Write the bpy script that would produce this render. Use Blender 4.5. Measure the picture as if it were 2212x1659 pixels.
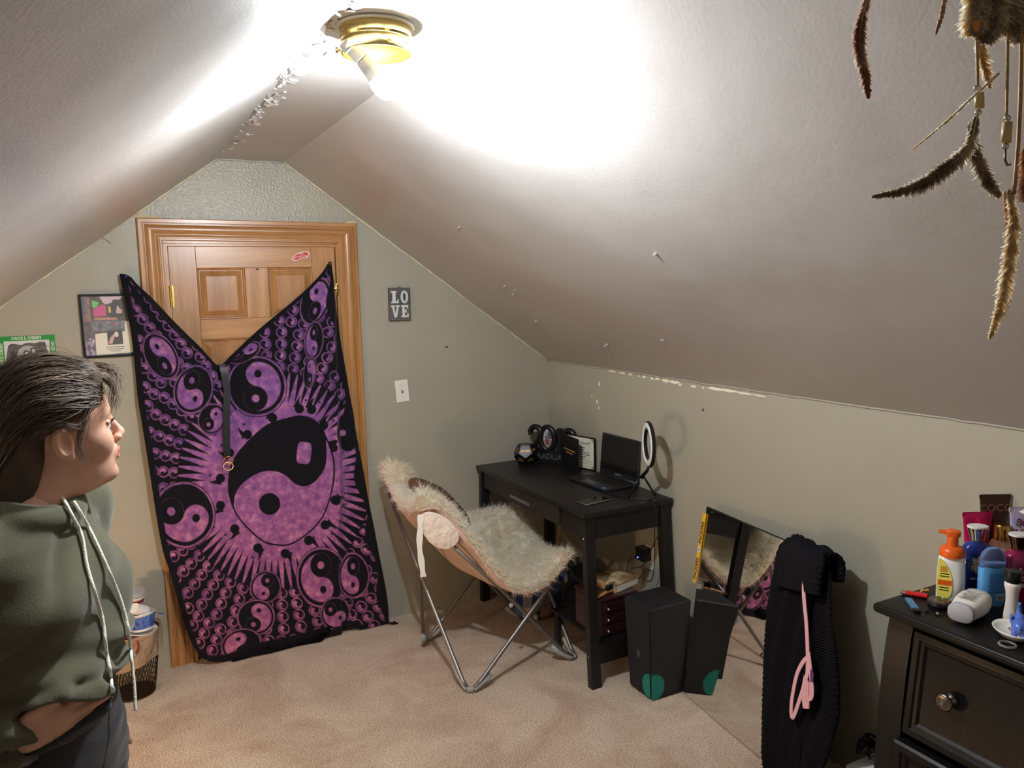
import bpy, bmesh, math, random
import numpy as np
from mathutils import Vector, Matrix, Euler, noise as mnoise

for o in list(bpy.data.objects):
    bpy.data.objects.remove(o, do_unlink=True)
scene = bpy.context.scene
COL = scene.collection
rng = np.random.default_rng(7)
random.seed(7)
PI = math.pi

# ------------------------------------------------------------------ camera
cam_d = bpy.data.cameras.new('camera')
cam = bpy.data.objects.new('camera', cam_d)
COL.objects.link(cam)
cam_d.sensor_width = 36.0
cam_d.lens = 1685.85 * 36.0 / 2212.0
cam_d.clip_start = 0.02
yaw, pitch, roll = 0.47676, 0.12364, -0.02244
Fv = Vector((math.sin(yaw)*math.cos(pitch), math.cos(yaw)*math.cos(pitch), -math.sin(pitch)))
Rv = Vector((math.cos(yaw), -math.sin(yaw), 0))
Uv = Rv.cross(Fv)
R2 = math.cos(roll)*Rv + math.sin(roll)*Uv
U2 = -math.sin(roll)*Rv + math.cos(roll)*Uv
M = Matrix((R2, U2, -Fv)).transposed().to_4x4()
M.translation = Vector((-0.1494, -3.8576, 1.74))
cam.matrix_world = M
scene.camera = cam

# ------------------------------------------------------------------ world, exposure
world = bpy.data.worlds.new('world')
scene.world = world
world.use_nodes = True
world.node_tree.nodes['Background'].inputs[0].default_value = (0.9, 0.95, 1.0, 1)
world.node_tree.nodes['Background'].inputs[1].default_value = 0.02
scene.view_settings.view_transform = 'Standard'
scene.view_settings.look = 'None'
scene.view_settings.gamma = 1.0
scene.view_settings.use_curve_mapping = False
scene.view_settings.exposure = 0.22
BULB_W = 1950.0   # bulb surface emission
LAMP_W = 185.0    # bedside globe surface emission

# ------------------------------------------------------------------ helpers
def lin(c):
    c = c/255.0
    return c/12.92 if c <= 0.04045 else ((c+0.055)/1.055)**2.4
def rgb(r, g, b):
    return (lin(r), lin(g), lin(b), 1.0)

MATS = {}
def mat(name, col, rough=0.5, metal=0.0, var=0.0, vscale=8.0, bump=0.0, bscale=60.0, spec=0.5,
        trans=0.0, ior=1.45, coat=0.0, col2=None, emit=None, estr=0.0, sheen=0.0, alpha=1.0, detail=4.0, bdist=0.01):
    if name in MATS:
        return MATS[name]
    m = bpy.data.materials.new(name)
    m.use_nodes = True
    nt = m.node_tree; N = nt.nodes; L = nt.links
    b = N['Principled BSDF']
    b.inputs['Base Color'].default_value = col
    b.inputs['Roughness'].default_value = rough
    b.inputs['Metallic'].default_value = metal
    b.inputs['Specular IOR Level'].default_value = spec
    b.inputs['IOR'].default_value = ior
    if trans: b.inputs['Transmission Weight'].default_value = trans
    if coat: b.inputs['Coat Weight'].default_value = coat
    if sheen: b.inputs['Sheen Weight'].default_value = sheen
    if alpha < 1: b.inputs['Alpha'].default_value = alpha
    if emit is not None:
        b.inputs['Emission Color'].default_value = emit
        b.inputs['Emission Strength'].default_value = estr
    if var or col2 or bump:
        tc = N.new('ShaderNodeTexCoord')
    if var or col2:
        nz = N.new('ShaderNodeTexNoise'); nz.inputs['Scale'].default_value = vscale
        nz.inputs['Detail'].default_value = detail
        L.new(tc.outputs['Object'], nz.inputs['Vector'])
        mx = N.new('ShaderNodeMix'); mx.data_type = 'RGBA'
        c2 = col2 if col2 else tuple(max(0, c*(1-var)) for c in col[:3]) + (1,)
        mx.inputs[6].default_value = col; mx.inputs[7].default_value = c2
        rp = N.new('ShaderNodeValToRGB'); rp.color_ramp.elements[0].position = 0.35; rp.color_ramp.elements[1].position = 0.65
        L.new(nz.outputs['Fac'], rp.inputs['Fac'])
        L.new(rp.outputs['Color'], mx.inputs[0])
        L.new(mx.outputs[2], b.inputs['Base Color'])
    if bump:
        nb = N.new('ShaderNodeTexNoise'); nb.inputs['Scale'].default_value = bscale; nb.inputs['Detail'].default_value = 3
        L.new(tc.outputs['Object'], nb.inputs['Vector'])
        bp = N.new('ShaderNodeBump'); bp.inputs['Strength'].default_value = bump; bp.inputs['Distance'].default_value = bdist
        L.new(nb.outputs['Fac'], bp.inputs['Height'])
        L.new(bp.outputs['Normal'], b.inputs['Normal'])
    MATS[name] = m
    return m

def wood_mat(name, c1, c2, axis='Z', rough=0.35, scale=1.0, coat=0.3):
    m = bpy.data.materials.new(name); m.use_nodes = True
    nt = m.node_tree; N = nt.nodes; L = nt.links; b = N['Principled BSDF']
    tc = N.new('ShaderNodeTexCoord'); mp = N.new('ShaderNodeMapping')
    s = {'Z': (14, 14, 0.9), 'X': (0.9, 14, 14), 'Y': (14, 0.9, 14)}[axis]
    mp.inputs['Scale'].default_value = tuple(v*scale for v in s)
    L.new(tc.outputs['Object'], mp.inputs['Vector'])
    nz = N.new('ShaderNodeTexNoise'); nz.inputs['Scale'].default_value = 1.6; nz.inputs['Detail'].default_value = 5
    nz.inputs['Distortion'].default_value = 0.7
    L.new(mp.outputs['Vector'], nz.inputs['Vector'])
    nz2 = N.new('ShaderNodeTexNoise'); nz2.inputs['Scale'].default_value = 14; nz2.inputs['Detail'].default_value = 2
    L.new(mp.outputs['Vector'], nz2.inputs['Vector'])
    ad = N.new('ShaderNodeMath'); ad.operation = 'MULTIPLY_ADD'; ad.inputs[1].default_value = 0.35
    L.new(nz2.outputs['Fac'], ad.inputs[0]); L.new(nz.outputs['Fac'], ad.inputs[2])
    rp = N.new('ShaderNodeValToRGB')
    rp.color_ramp.elements[0].position = 0.5; rp.color_ramp.elements[0].color = c1
    rp.color_ramp.elements[1].position = 0.85; rp.color_ramp.elements[1].color = c2
    L.new(ad.outputs[0], rp.inputs['Fac']); L.new(rp.outputs['Color'], b.inputs['Base Color'])
    b.inputs['Roughness'].default_value = rough; b.inputs['Coat Weight'].default_value = coat
    b.inputs['Coat Roughness'].default_value = 0.25
    MATS[name] = m
    return m

def link(name, me, m=None, parent=None, smooth=False):
    if m is not None and not len(me.materials):
        me.materials.append(m)
    if smooth:
        me.polygons.foreach_set('use_smooth', [True]*len(me.polygons))
    o = bpy.data.objects.new(name, me)
    COL.objects.link(o)
    if parent is not None:
        o.parent = parent
    return o

def pyd(name, verts, faces, m=None, parent=None, smooth=False):
    me = bpy.data.meshes.new(name)
    me.from_pydata([tuple(map(float, v)) for v in verts], [], [tuple(map(int, f)) for f in faces])
    me.update()
    return link(name, me, m, parent, smooth)

def fast_mesh(name, V, Q, m=None, parent=None, smooth=True):
    """V (n,3), Q (k,3|4) numpy arrays"""
    V = np.asarray(V, np.float32); Q = np.asarray(Q, np.int32)
    me = bpy.data.meshes.new(name)
    me.vertices.add(len(V)); me.vertices.foreach_set('co', V.ravel())
    k = Q.shape[1]
    me.loops.add(Q.size); me.loops.foreach_set('vertex_index', Q.ravel())
    me.polygons.add(len(Q)); me.polygons.foreach_set('loop_start', np.arange(0, Q.size, k, dtype=np.int32))
    me.polygons.foreach_set('use_smooth', np.full(len(Q), smooth))
    me.update(calc_edges=True)
    return link(name, me, m, parent)

def thing(name, label, cat, loc=(0, 0, 0), rz=0.0, group=None):
    o = bpy.data.objects.new(name, None); COL.objects.link(o)
    o.empty_display_size = 0.05
    o.location = loc; o.rotation_euler = (0, 0, rz)
    o['label'] = label; o['category'] = cat
    if group: o['group'] = group
    return o
def tag(o, label, cat, group=None):
    o['label'] = label; o['category'] = cat
    if group: o['group'] = group
    return o
def struct(o, label=None):
    o['kind'] = 'structure'
    if label: o['label'] = label
    return o

class MB:
    """collects solid shapes for ONE part"""
    def __init__(s): s.bm = bmesh.new()
    def verts(s, vs, fs, T=None):
        vv = [s.bm.verts.new(T @ Vector(v) if T else Vector(v)) for v in vs]
        for f in fs:
            try: s.bm.faces.new([vv[i] for i in f])
            except ValueError: pass
        return s
    def box(s, x0, x1, y0, y1, z0, z1, bev=0.0, T=None, seg=2):
        b = bmesh.new()
        bmesh.ops.create_cube(b, size=1)
        for v in b.verts:
            v.co = Vector(((x0+x1)/2+v.co.x*(x1-x0), (y0+y1)/2+v.co.y*(y1-y0), (z0+z1)/2+v.co.z*(z1-z0)))
        if bev > 0:
            bmesh.ops.bevel(b, geom=b.edges[:], offset=bev, segments=seg, affect='EDGES', profile=0.5)
        return s._merge(b, T)
    def _merge(s, b, T=None):
        m = {}
        for v in b.verts: m[v] = s.bm.verts.new(T @ v.co if T else v.co)
        for f in b.faces:
            try: s.bm.faces.new([m[v] for v in f.verts])
            except ValueError: pass
        b.free(); return s
    def lathe(s, prof, n=24, T=None, cap=True, sx=1.0, sy=1.0):
        vs = []; fs = []
        for (r, z) in prof:
            for k in range(n):
                a = 2*PI*k/n
                vs.append((r*math.cos(a)*sx, r*math.sin(a)*sy, z))
        for i in range(len(prof)-1):
            for k in range(n):
                k2 = (k+1) % n
                fs.append((i*n+k, i*n+k2, (i+1)*n+k2, (i+1)*n+k))
        if cap:
            fs.append(tuple(range(n-1, -1, -1)))
            fs.append(tuple((len(prof)-1)*n+k for k in range(n)))
        return s.verts(vs, fs, T)
    def rings(s, R, cap=True, T=None):
        """loft list of equal length point rings"""
        n = len(R[0]); vs = [p for r in R for p in r]; fs = []
        for i in range(len(R)-1):
            for k in range(n):
                k2 = (k+1) % n
                fs.append((i*n+k, i*n+k2, (i+1)*n+k2, (i+1)*n+k))
        if cap:
            fs.append(tuple(range(n-1, -1, -1))); fs.append(tuple((len(R)-1)*n+k for k in range(n)))
        return s.verts(vs, fs, T)
    def tube(s, pts, r, n=10, closed=False, cap=True, T=None, flat=None):
        """r: float or list. flat=(a,b) section half sizes"""
        P = [Vector(p) for p in pts]; N = len(P)
        rr = r if isinstance(r, (list, tuple)) else [r]*N
        R = []; up = None
        for i in range(N):
            if closed: t = P[(i+1) % N]-P[i-1]
            else: t = P[min(i+1, N-1)]-P[max(i-1, 0)]
            t = t.normalized() if t.length > 1e-9 else Vector((0, 0, 1))
            if up is None:
                up = Vector((0, 0, 1)) if abs(t.z) < 0.9 else Vector((1, 0, 0))
            up = (up - t*up.dot(t))
            up = up.normalized() if up.length > 1e-6 else t.orthogonal().normalized()
            sd = t.cross(up)
            ring = []
            for k in range(n):
                a = 2*PI*k/n
                fa, fb = (flat if flat else (1, 1))
                ring.append(P[i] + up*(math.cos(a)*rr[i]*fa) + sd*(math.sin(a)*rr[i]*fb))
            R.append(ring)
        if closed: R.append(R[0]); cap = False
        return s.rings(R, cap, T)
    def prism(s, poly, z0, z1, T=None):
        n = len(poly)
        vs = [(x, y, z0) for x, y in poly] + [(x, y, z1) for x, y in poly]
        fs = [tuple(range(n-1, -1, -1)), tuple(range(n, 2*n))]
        fs += [(i, (i+1) % n, n+(i+1) % n, n+i) for i in range(n)]
        return s.verts(vs, fs, T)
    def ball(s, c, r, n=12, T=None):
        r = r if isinstance(r, (list, tuple)) else (r, r, r)
        b = bmesh.new(); bmesh.ops.create_uvsphere(b, u_segments=n*2, v_segments=n, radius=1)
        for v in b.verts: v.co = Vector((c[0]+v.co.x*r[0], c[1]+v.co.y*r[1], c[2]+v.co.z*r[2]))
        return s._merge(b, T)
    def build(s, name, m=None, parent=None, smooth=False, angle=None, recalc=True):
        if recalc: bmesh.ops.recalc_face_normals(s.bm, faces=s.bm.faces[:])
        me = bpy.data.meshes.new(name); s.bm.to_mesh(me); s.bm.free()
        o = link(name, me, m, parent, smooth or angle is not None)
        if angle is not None:
            try: me.set_sharp_from_angle(angle=math.radians(angle))
            except Exception: pass
        return o

def TR(loc=(0, 0, 0), rx=0, ry=0, rz=0, s=1.0):
    return Matrix.Translation(loc) @ Euler((rx, ry, rz)).to_matrix().to_4x4() @ Matrix.Scale(s, 4)

def text_mesh(name, txt, size, m, parent, T, ext=0.0004, xs=1.0, align='CENTER', bold=0.0, spacing=1.0, shear=0.0):
    cu = bpy.data.curves.new(name, 'FONT'); cu.body = txt; cu.size = size; cu.extrude = ext
    cu.align_x = align; cu.align_y = 'CENTER'; cu.offset = bold; cu.space_character = spacing; cu.shear = shear
    cu.resolution_u = 3
    to = bpy.data.objects.new('tmp', cu); COL.objects.link(to)
    dg = bpy.context.evaluated_depsgraph_get()
    me = bpy.data.meshes.new_from_object(to.evaluated_get(dg))
    bpy.data.objects.remove(to, do_unlink=True)
    me.transform(Matrix.Diagonal((xs, 1, 1, 1))); me.transform(T)
    me.materials.clear(); me.materials.append(m)
    o = bpy.data.objects.new(name, me); COL.objects.link(o)
    if parent is not None: o.parent = parent
    return o

def smin(a, b, k):
    h = np.clip(0.5+0.5*(b-a)/k, 0, 1)
    return b*(1-h)+a*h-k*h*(1-h)
def smax(a, b, k): return -smin(-a, -b, k)
def sd_ell(P, c, r):
    q = P-np.array(c, np.float32); r = np.array(r, np.float32)
    k0 = np.sqrt(((q/r)**2).sum(-1)); k1 = np.sqrt(((q/(r*r))**2).sum(-1))
    return k0*(k0-1)/np.maximum(k1, 1e-6)
def sd_cap(P, a, b, ra, rb=None):
    rb = ra if rb is None else rb
    a = np.array(a, np.float32); b = np.array(b, np.float32)
    pa = P-a; ba = b-a
    h = np.clip((pa@ba)/(ba@ba), 0, 1)
    return np.sqrt(((pa-h[..., None]*ba)**2).sum(-1))-(ra+(rb-ra)*h)
def surface_nets(f, lo, hi, step):
    """isosurface of f(P)=0 -> (V,Q)"""
    lo = np.array(lo, np.float32); hi = np.array(hi, np.float32)
    n = np.ceil((hi-lo)/step).astype(int)+1
    ax = [lo[i]+step*np.arange(n[i], dtype=np.float32) for i in range(3)]
    P = np.stack(np.meshgrid(*ax, indexing='ij'), -1)
    D = f(P).astype(np.float32); del P
    ins = D < 0
    nc = n-1
    idx = -np.ones(nc, np.int64)
    cnt = np.zeros(nc, np.int16); acc = np.zeros(tuple(nc)+(3,), np.float32)
    corners = [(i, j, k) for i in (0, 1) for j in (0, 1) for k in (0, 1)]
    def sub(A, c): return A[c[0]:c[0]+nc[0], c[1]:c[1]+nc[1], c[2]:c[2]+nc[2]]
    for a in corners:
        for d in range(3):
            if a[d] == 0:
                b = list(a); b[d] = 1
                da, db = sub(D, a), sub(D, b)
                cr = (da < 0) != (db < 0)
                t = np.where(cr, da/np.where(cr, da-db, 1), 0)
                for e in range(3):
                    acc[..., e] += np.where(cr, a[e]+(t if e == d else 0), 0)
                cnt += cr
    act = cnt > 0
    idx[act] = np.arange(act.sum())
    cell = np.argwhere(act)
    V = lo+step*(cell+acc[act]/cnt[act][:, None])
    Q = []
    for d in range(3):
        e1, e2 = (d+1) % 3, (d+2) % 3
        s0 = [slice(None)]*3; s1 = [slice(None)]*3
        s0[d] = slice(0, -1); s1[d] = slice(1, None)
        A, B = ins[tuple(s0)], ins[tuple(s1)]
        ch = np.argwhere(A != B)
        ok = (ch[:, e1] > 0) & (ch[:, e2] > 0) & (ch[:, e1] < nc[e1]) & (ch[:, e2] < nc[e2])
        ch = ch[ok]
        sgn = A[tuple(ch.T)]
        def at(o1, o2):
            c = ch.copy(); c[:, e1] -= o1; c[:, e2] -= o2
            return idx[tuple(c.T)]
        q = np.stack([at(1, 1), at(0, 1), at(0, 0), at(1, 0)], 1)
        q[~sgn] = q[~sgn][:, ::-1]
        Q.append(q)
    return V, np.concatenate(Q)

def strands(name, roots, dirs, lens, m, parent, w=0.0012, seg=3, droop=0.25, curl=0.3, side=None, seed=1):
    """tapering ribbons as one mesh"""
    r = np.random.default_rng(seed); n = len(roots)
    roots = np.asarray(roots, np.float32); dirs = np.asarray(dirs, np.float32)
    dirs = dirs/np.linalg.norm(dirs, axis=1, keepdims=True)
    rv = r.normal(size=(n, 3)); sd = np.cross(dirs, rv); sd /= np.linalg.norm(sd, axis=1, keepdims=True)
    bend = r.normal(size=(n, 3))*curl; bend[:, 2] -= droop
    L = np.asarray(lens)[:, None]
    V = []; 
    for i in range(seg+1):
        t = i/seg
        p = roots+dirs*L*t+bend*L*t*t*0.5
        ww = w*(1-t*0.85)
        V += [p-sd*ww, p+sd*ww]
    V = np.stack(V, 1).reshape(-1, 3)
    base = np.arange(n)[:, None]*(2*(seg+1))
    Q = np.concatenate([np.stack([base[:, 0]+2*i, base[:, 0]+2*i+1, base[:, 0]+2*i+3, base[:, 0]+2*i+2], 1) for i in range(seg)])
    return fast_mesh(name, V, Q, m, parent, smooth=True)

def catmull(pts, n=8, closed=False):
    P = [np.array(p, float) for p in pts]; out = []
    N = len(P); rngk = range(N if closed else N-1)
    for i in rngk:
        if closed: p0, p1, p2, p3 = P[i-1], P[i], P[(i+1) % N], P[(i+2) % N]
        else: p0, p1, p2, p3 = P[max(i-1, 0)], P[i], P[i+1], P[min(i+2, N-1)]
        for k in range(n):
            t = k/n
            out.append(0.5*((2*p1)+(-p0+p2)*t+(2*p0-5*p1+4*p2-p3)*t*t+(-p0+3*p1-3*p2+p3)*t**3))
    if not closed: out.append(P[-1])
    return [tuple(p) for p in out]
# ------------------------------------------------------------------ room constants
XR = 2.08; ZK = 1.317; XA, XB, ZP = 0.3565, 0.6543, 2.351; XL = XA-(XR-XB); YF = -5.4
SL = (ZP-ZK)/(XR-XB)

# lamp 1: bare bulb of the ceiling fixture (light sits with the fixture below); lamp 2: bedside lamp
# ------------------------------------------------------------------ materials of the shell
def carpet_mat():
    m = bpy.data.materials.new('carpet'); m.use_nodes = True
    nt = m.node_tree; N = nt.nodes; L = nt.links; b = N['Principled BSDF']
    tc = N.new('ShaderNodeTexCoord')
    n1 = N.new('ShaderNodeTexNoise'); n1.inputs['Scale'].default_value = 3.2; n1.inputs['Detail'].default_value = 5; n1.inputs['Distortion'].default_value = 1.2
    n2 = N.new('ShaderNodeTexNoise'); n2.inputs['Scale'].default_value = 150; n2.inputs['Detail'].default_value = 2
    n3 = N.new('ShaderNodeTexNoise'); n3.inputs['Scale'].default_value = 26; n3.inputs['Detail'].default_value = 3
    for n in (n1, n2, n3): L.new(tc.outputs['Object'], n.inputs['Vector'])
    r1 = N.new('ShaderNodeValToRGB')
    r1.color_ramp.elements[0].position = 0.36; r1.color_ramp.elements[0].color = rgb(192, 164, 140)
    r1.color_ramp.elements[1].position = 0.62; r1.color_ramp.elements[1].color = rgb(216, 194, 170)
    L.new(n1.outputs['Fac'], r1.inputs['Fac'])
    r2 = N.new('ShaderNodeValToRGB')
    r2.color_ramp.elements[0].position = 0.3; r2.color_ramp.elements[0].color = (0.5, 0.47, 0.45, 1)
    r2.color_ramp.elements[1].position = 0.6; r2.color_ramp.elements[1].color = (1, 1, 1, 1)
    L.new(n2.outputs['Fac'], r2.inputs['Fac'])
    mx = N.new('ShaderNodeMix'); mx.data_type = 'RGBA'; mx.blend_type = 'MULTIPLY'; mx.inputs[0].default_value = 1
    L.new(r1.outputs['Color'], mx.inputs[6]); L.new(r2.outputs['Color'], mx.inputs[7])
    L.new(mx.outputs[2], b.inputs['Base Color'])
    ad = N.new('ShaderNodeMath'); ad.operation = 'MULTIPLY_ADD'; ad.inputs[1].default_value = 0.6
    L.new(n3.outputs['Fac'], ad.inputs[0]); L.new(n2.outputs['Fac'], ad.inputs[2])
    bp = N.new('ShaderNodeBump'); bp.inputs['Strength'].default_value = 0.9; bp.inputs['Distance'].default_value = 0.01
    L.new(ad.outputs[0], bp.inputs['Height']); L.new(bp.outputs['Normal'], b.inputs['Normal'])
    b.inputs['Roughness'].default_value = 0.95; b.inputs['Sheen Weight'].default_value = 0.25
    b.inputs['Specular IOR Level'].default_value = 0.1
    return m
M_carpet = carpet_mat()
def paint(name, c, rough, b1, s1, var=0.06):
    m = mat(name, c, rough=rough, var=var, vscale=2.2, bump=b1, bscale=s1, bdist=0.004)
    nt = m.node_tree; N = nt.nodes; L = nt.links
    # long soft waviness of hand-finished plaster under the roller texture
    bp = [n for n in N if n.type == 'BUMP'][0]
    tc = [n for n in N if n.type == 'TEX_COORD'][0]
    n2 = N.new('ShaderNodeTexNoise'); n2.inputs['Scale'].default_value = 3.5; n2.inputs['Detail'].default_value = 2
    L.new(tc.outputs['Object'], n2.inputs['Vector'])
    b2 = N.new('ShaderNodeBump'); b2.inputs['Strength'].default_value = 0.16; b2.inputs['Distance'].default_value = 0.03
    L.new(n2.outputs['Fac'], b2.inputs['Height']); L.new(b2.outputs['Normal'], bp.inputs['Normal'])
    return m
M_wall = paint('wall_paint', rgb(164, 159, 143), 0.42, 0.13, 95)
M_gable = paint('gable_paint', rgb(164, 159, 143), 0.42, 0.14, 95)
def gloss_top(m):      # leftover glossier coat over the door head
    nt = m.node_tree; N = nt.nodes; L = nt.links; b = N['Principled BSDF']; tc = [n for n in N if n.type == 'TEX_COORD'][0]
    sp = N.new('ShaderNodeSeparateXYZ'); L.new(tc.outputs['Object'], sp.inputs[0])
    nz = N.new('ShaderNodeTexNoise'); nz.inputs['Scale'].default_value = 9; L.new(tc.outputs['Object'], nz.inputs['Vector'])
    ad = N.new('ShaderNodeMath'); ad.operation = 'MULTIPLY_ADD'; ad.inputs[1].default_value = .08; L.new(nz.outputs['Fac'], ad.inputs[0]); L.new(sp.outputs['Z'], ad.inputs[2])
    mr = N.new('ShaderNodeMapRange'); mr.inputs[1].default_value = 2.06; mr.inputs[2].default_value = 2.13; mr.inputs[3].default_value = .42; mr.inputs[4].default_value = .28; L.new(ad.outputs[0], mr.inputs[0]); L.new(mr.outputs[0], b.inputs['Roughness'])
    b1 = [n for n in N if n.type == 'BUMP' and not n.inputs['Distance'].default_value > .02][0]
    m2 = N.new('ShaderNodeMapRange'); m2.inputs[1].default_value = 2.06; m2.inputs[2].default_value = 2.13; m2.inputs[3].default_value = .14; m2.inputs[4].default_value = .75; L.new(ad.outputs[0], m2.inputs[0]); L.new(m2.outputs[0], b1.inputs['Strength'])
gloss_top(M_gable)
M_ceil = paint('ceiling_paint', rgb(179, 175, 172), 0.33, 0.12, 130, 0.05)
M_chip = mat('cream_paint_chip', rgb(236, 230, 205), 0.6)
M_caulk = mat('caulk', rgb(214, 206, 178), 0.6, var=0.2, vscale=30)

# floor
o = MB().box(XL-0.1, XR+0.1, YF-0.1, 0.1, -0.08, 0.0).build('floor', M_carpet)
struct(o, 'tan cut pile carpet with brushed patches')

# back wall with door opening
dx0, dx1, dzt = 0.102, 0.897, 1.985
def wall_poly(name, polys, th):
    mb = MB()
    T = Matrix(((1, 0, 0, 0), (0, 0, -1, 0), (0, 1, 0, 0), (0, 0, 0, 1)))   # x,y -> x,z ; thickness -> -y
    for p in polys: mb.prism(p, 0.0, -th, T)
    return mb.build(name, M_gable)
def zc(x):
    return ZP-SL*max(0, x-XB, XA-x)
E_ = 0.05
o = wall_poly('wall_back', [
    [(XL-E_, 0), (dx0, 0), (dx0, zc(dx0)+E_), (XL-E_, zc(XL)-SL*E_+E_)],
    [(dx0, dzt), (dx1, dzt), (dx1, zc(dx1)+E_), (XB, ZP+E_), (XA, ZP+E_), (dx0, zc(dx0)+E_)],
    [(dx1, 0), (XR+E_, 0), (XR+E_, ZK+E_), (dx1, zc(dx1)+E_)]], 0.09)
struct(o, 'grey-green painted gable wall around the wooden door')
o = MB().box(XR, XR+0.08, YF, 0.0, 0, ZK+0.03).build('wall_right', M_wall); struct(o, 'grey-green painted knee wall behind the desk and dresser')
M_white = paint('white_wall_paint', rgb(226, 222, 214), 0.5, 0.2, 95)
o = MB().box(XL-0.08, XL, YF, 0.0, 0, ZK+0.03).build('wall_left', M_wall); struct(o)
o = MB().box(XL-0.1, XR+0.1, YF-0.08, YF, 0, ZP+0.1).build('wall_front', M_white); struct(o)

# ceilings: gently wavy sheets
def sheet(name, f, nu, nv, m, amp, th, nrm):
    vs = []; fs = []
    n = Vector(nrm)
    for j in range(nv+1):
        for i in range(nu+1):
            u, v = i/nu, j/nv
            p = Vector(f(u, v))
            e = min(1.0, 8*u, 8*(1-u))
            a = amp*e*(mnoise.noise(p*1.7+Vector((3, 1, 7)))+0.5*mnoise.noise(p*4.1))
            vs.append(p+n*a)
    k = len(vs)
    vs += [Vector(f((q % (nu+1))/nu, (q//(nu+1))/nv))-n*th for q in range(k)]
    W = nu+1
    for j in range(nv):
        for i in range(nu):
            a = j*W+i
            fs.append((a, a+1, a+W+1, a+W)); fs.append((k+a, k+a+W, k+a+W+1, k+a+1))
    for i in range(nu):
        fs.append((i, k+i, k+i+1, i+1)); a = nv*W+i; fs.append((a, a+1, k+a+1, k+a))
    for j in range(nv):
        a = j*W; fs.append((a, a+W, k+a+W, k+a)); a = j*W+nu; fs.append((a, k+a, k+a+W, a+W))
    mb = MB(); mb.verts(vs, fs)
    o = mb.build(name, m, None, smooth=True, angle=50)
    return o
nl = Vector((SL, 0, -1)).normalized(); nr = Vector((-SL, 0, -1)).normalized()
struct(sheet('ceiling_slope_right', lambda u, v: (XB+u*(XR-XB+0.02), YF+v*(0-YF), ZP-SL*u*(XR-XB+0.02)), 40, 120, M_ceil, 0.006, 0.06, nr), 'white painted attic slope on the right')
struct(sheet('ceiling_slope_left', lambda u, v: (XA-u*(XA-XL+0.02), YF+v*(0-YF), ZP-SL*u*(XA-XL+0.02)), 40, 120, M_ceil, 0.006, 0.06, nl), 'white painted attic slope on the left')
struct(sheet('ceiling', lambda u, v: (XA+u*(XB-XA), YF+v*(0-YF), ZP), 8, 120, M_ceil, 0.004, 0.06, Vector((0, 0, -1))), 'narrow flat ceiling strip at the ridge')

# caulk beads where slope meets gable and knee wall
def bead(name, pts, r, m, parent):
    return MB().tube(pts, r, 6).build(name, m, parent, smooth=True)
wb = bpy.data.objects['wall_back']; wr = bpy.data.objects['wall_right']; cl = bpy.data.objects['ceiling_slope_left']; cf = bpy.data.objects['ceiling']; cr_ = bpy.data.objects['ceiling_slope_right']
def seam(a, b, n, r, jit):
    return [Vector(a).lerp(Vector(b), i/n)+Vector((rng.normal()*jit, 0, rng.normal()*jit)) for i in range(n+1)]
bead('caulk_bead', seam((XB, -0.004, ZP-0.002), (XR, -0.004, ZK), 40, 0, 0.0012), 0.005, M_caulk, wb)
bead('caulk_bead', seam((XA, -0.004, ZP-0.002), (XL, -0.004, ZK), 40, 0, 0.0012), 0.005, M_caulk, wb)
bead('caulk_bead', seam((XA, -0.004, ZP-0.003), (XB, -0.004, ZP-0.003), 10, 0, 0.0015), 0.005, mat('silver_tape', rgb(170, 168, 160), 0.25), wb)
bead('caulk_bead', [Vector((XR-0.003, -i*0.05, ZK+rng.normal()*0.0012)) for i in range(80)], 0.0035, mat('wall_caulk', rgb(168, 160, 146), 0.6), wr)

def flake(name, poly, T, m, parent, th=0.0012):
    mb = MB(); n = len(poly)
    vs = [(x, y, th*(0.4+0.9*rng.random())) for x, y in poly]+[(x*0.97, y*0.97, 0) for x, y in poly]
    fs = [tuple(range(n)), tuple(range(2*n-1, n-1, -1))]+[(i, n+i, n+(i+1) % n, (i+1) % n) for i in range(n)]
    mb.verts(vs, fs, T)
    return mb.build(name, m, parent)
def blob(rx, ry, n=9, j=0.35):
    return [(rx*math.cos(2*PI*k/n)*(1+j*(rng.random()-0.5)*2), ry*math.sin(2*PI*k/n)*(1+j*(rng.random()-0.5)*2)) for k in range(n)]
# chipped paint along the top of the knee wall (local x -> -y, local y -> z, normal -> -x)
Tw = lambda y, z: Matrix(((0, 0, -1, XR), (-1, 0, 0, y), (0, 1, 0, z), (0, 0, 0, 1)))
for (y, dz, a, b) in [(-0.34, .012, .012, .012), (-0.52, -.075, .006, .012), (-0.5, -.17, .005, .014), (-0.515, -.2, .004, .009),
                      (-0.4, -.085, .003, .006), (-0.45, -.145, .004, .006), (-0.57, .008, .022, .004), (-0.64, .005, .035, .008), (-0.72, .003, .03, .007),
                      (-0.79, 0, .013, .008), (-0.86, -.003, .008, .004), (-0.9, -.004, .014, .006), (-0.96, -.006, .012, .007),
                      (-1.0, -.003, .02, .006), (-1.06, -.006, .03, .01), (-1.12, -.006, .034, .009), (-1.16, -.014, .01, .006),
                      (-1.25, -.012, .02, .005), (-1.31, -.012, .01, .004), (-1.38, -.008, .045, .006), (-1.46, -.008, .05, .005), (-1.55, -.009, .05, .004), (-1.63, -.009, .04, .003)]:
    flake('paint_chip', blob(a, b), Tw(y, ZK-0.008+dz), M_chip, wr)
flake('paint_chip', blob(.005, .008), Tw(-1.31, ZK-.115), mat('dark_hole', rgb(60, 56, 50), .8), wr)
flake('nail_mark', blob(.011, .005), Matrix(((1, 0, 0, 1.455), (0, 0, -1, 0), (0, 1, 0, 1.43), (0, 0, 0, 1))), mat('dark_hole', rgb(60, 56, 50), .8), wb, 0.003)

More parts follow.
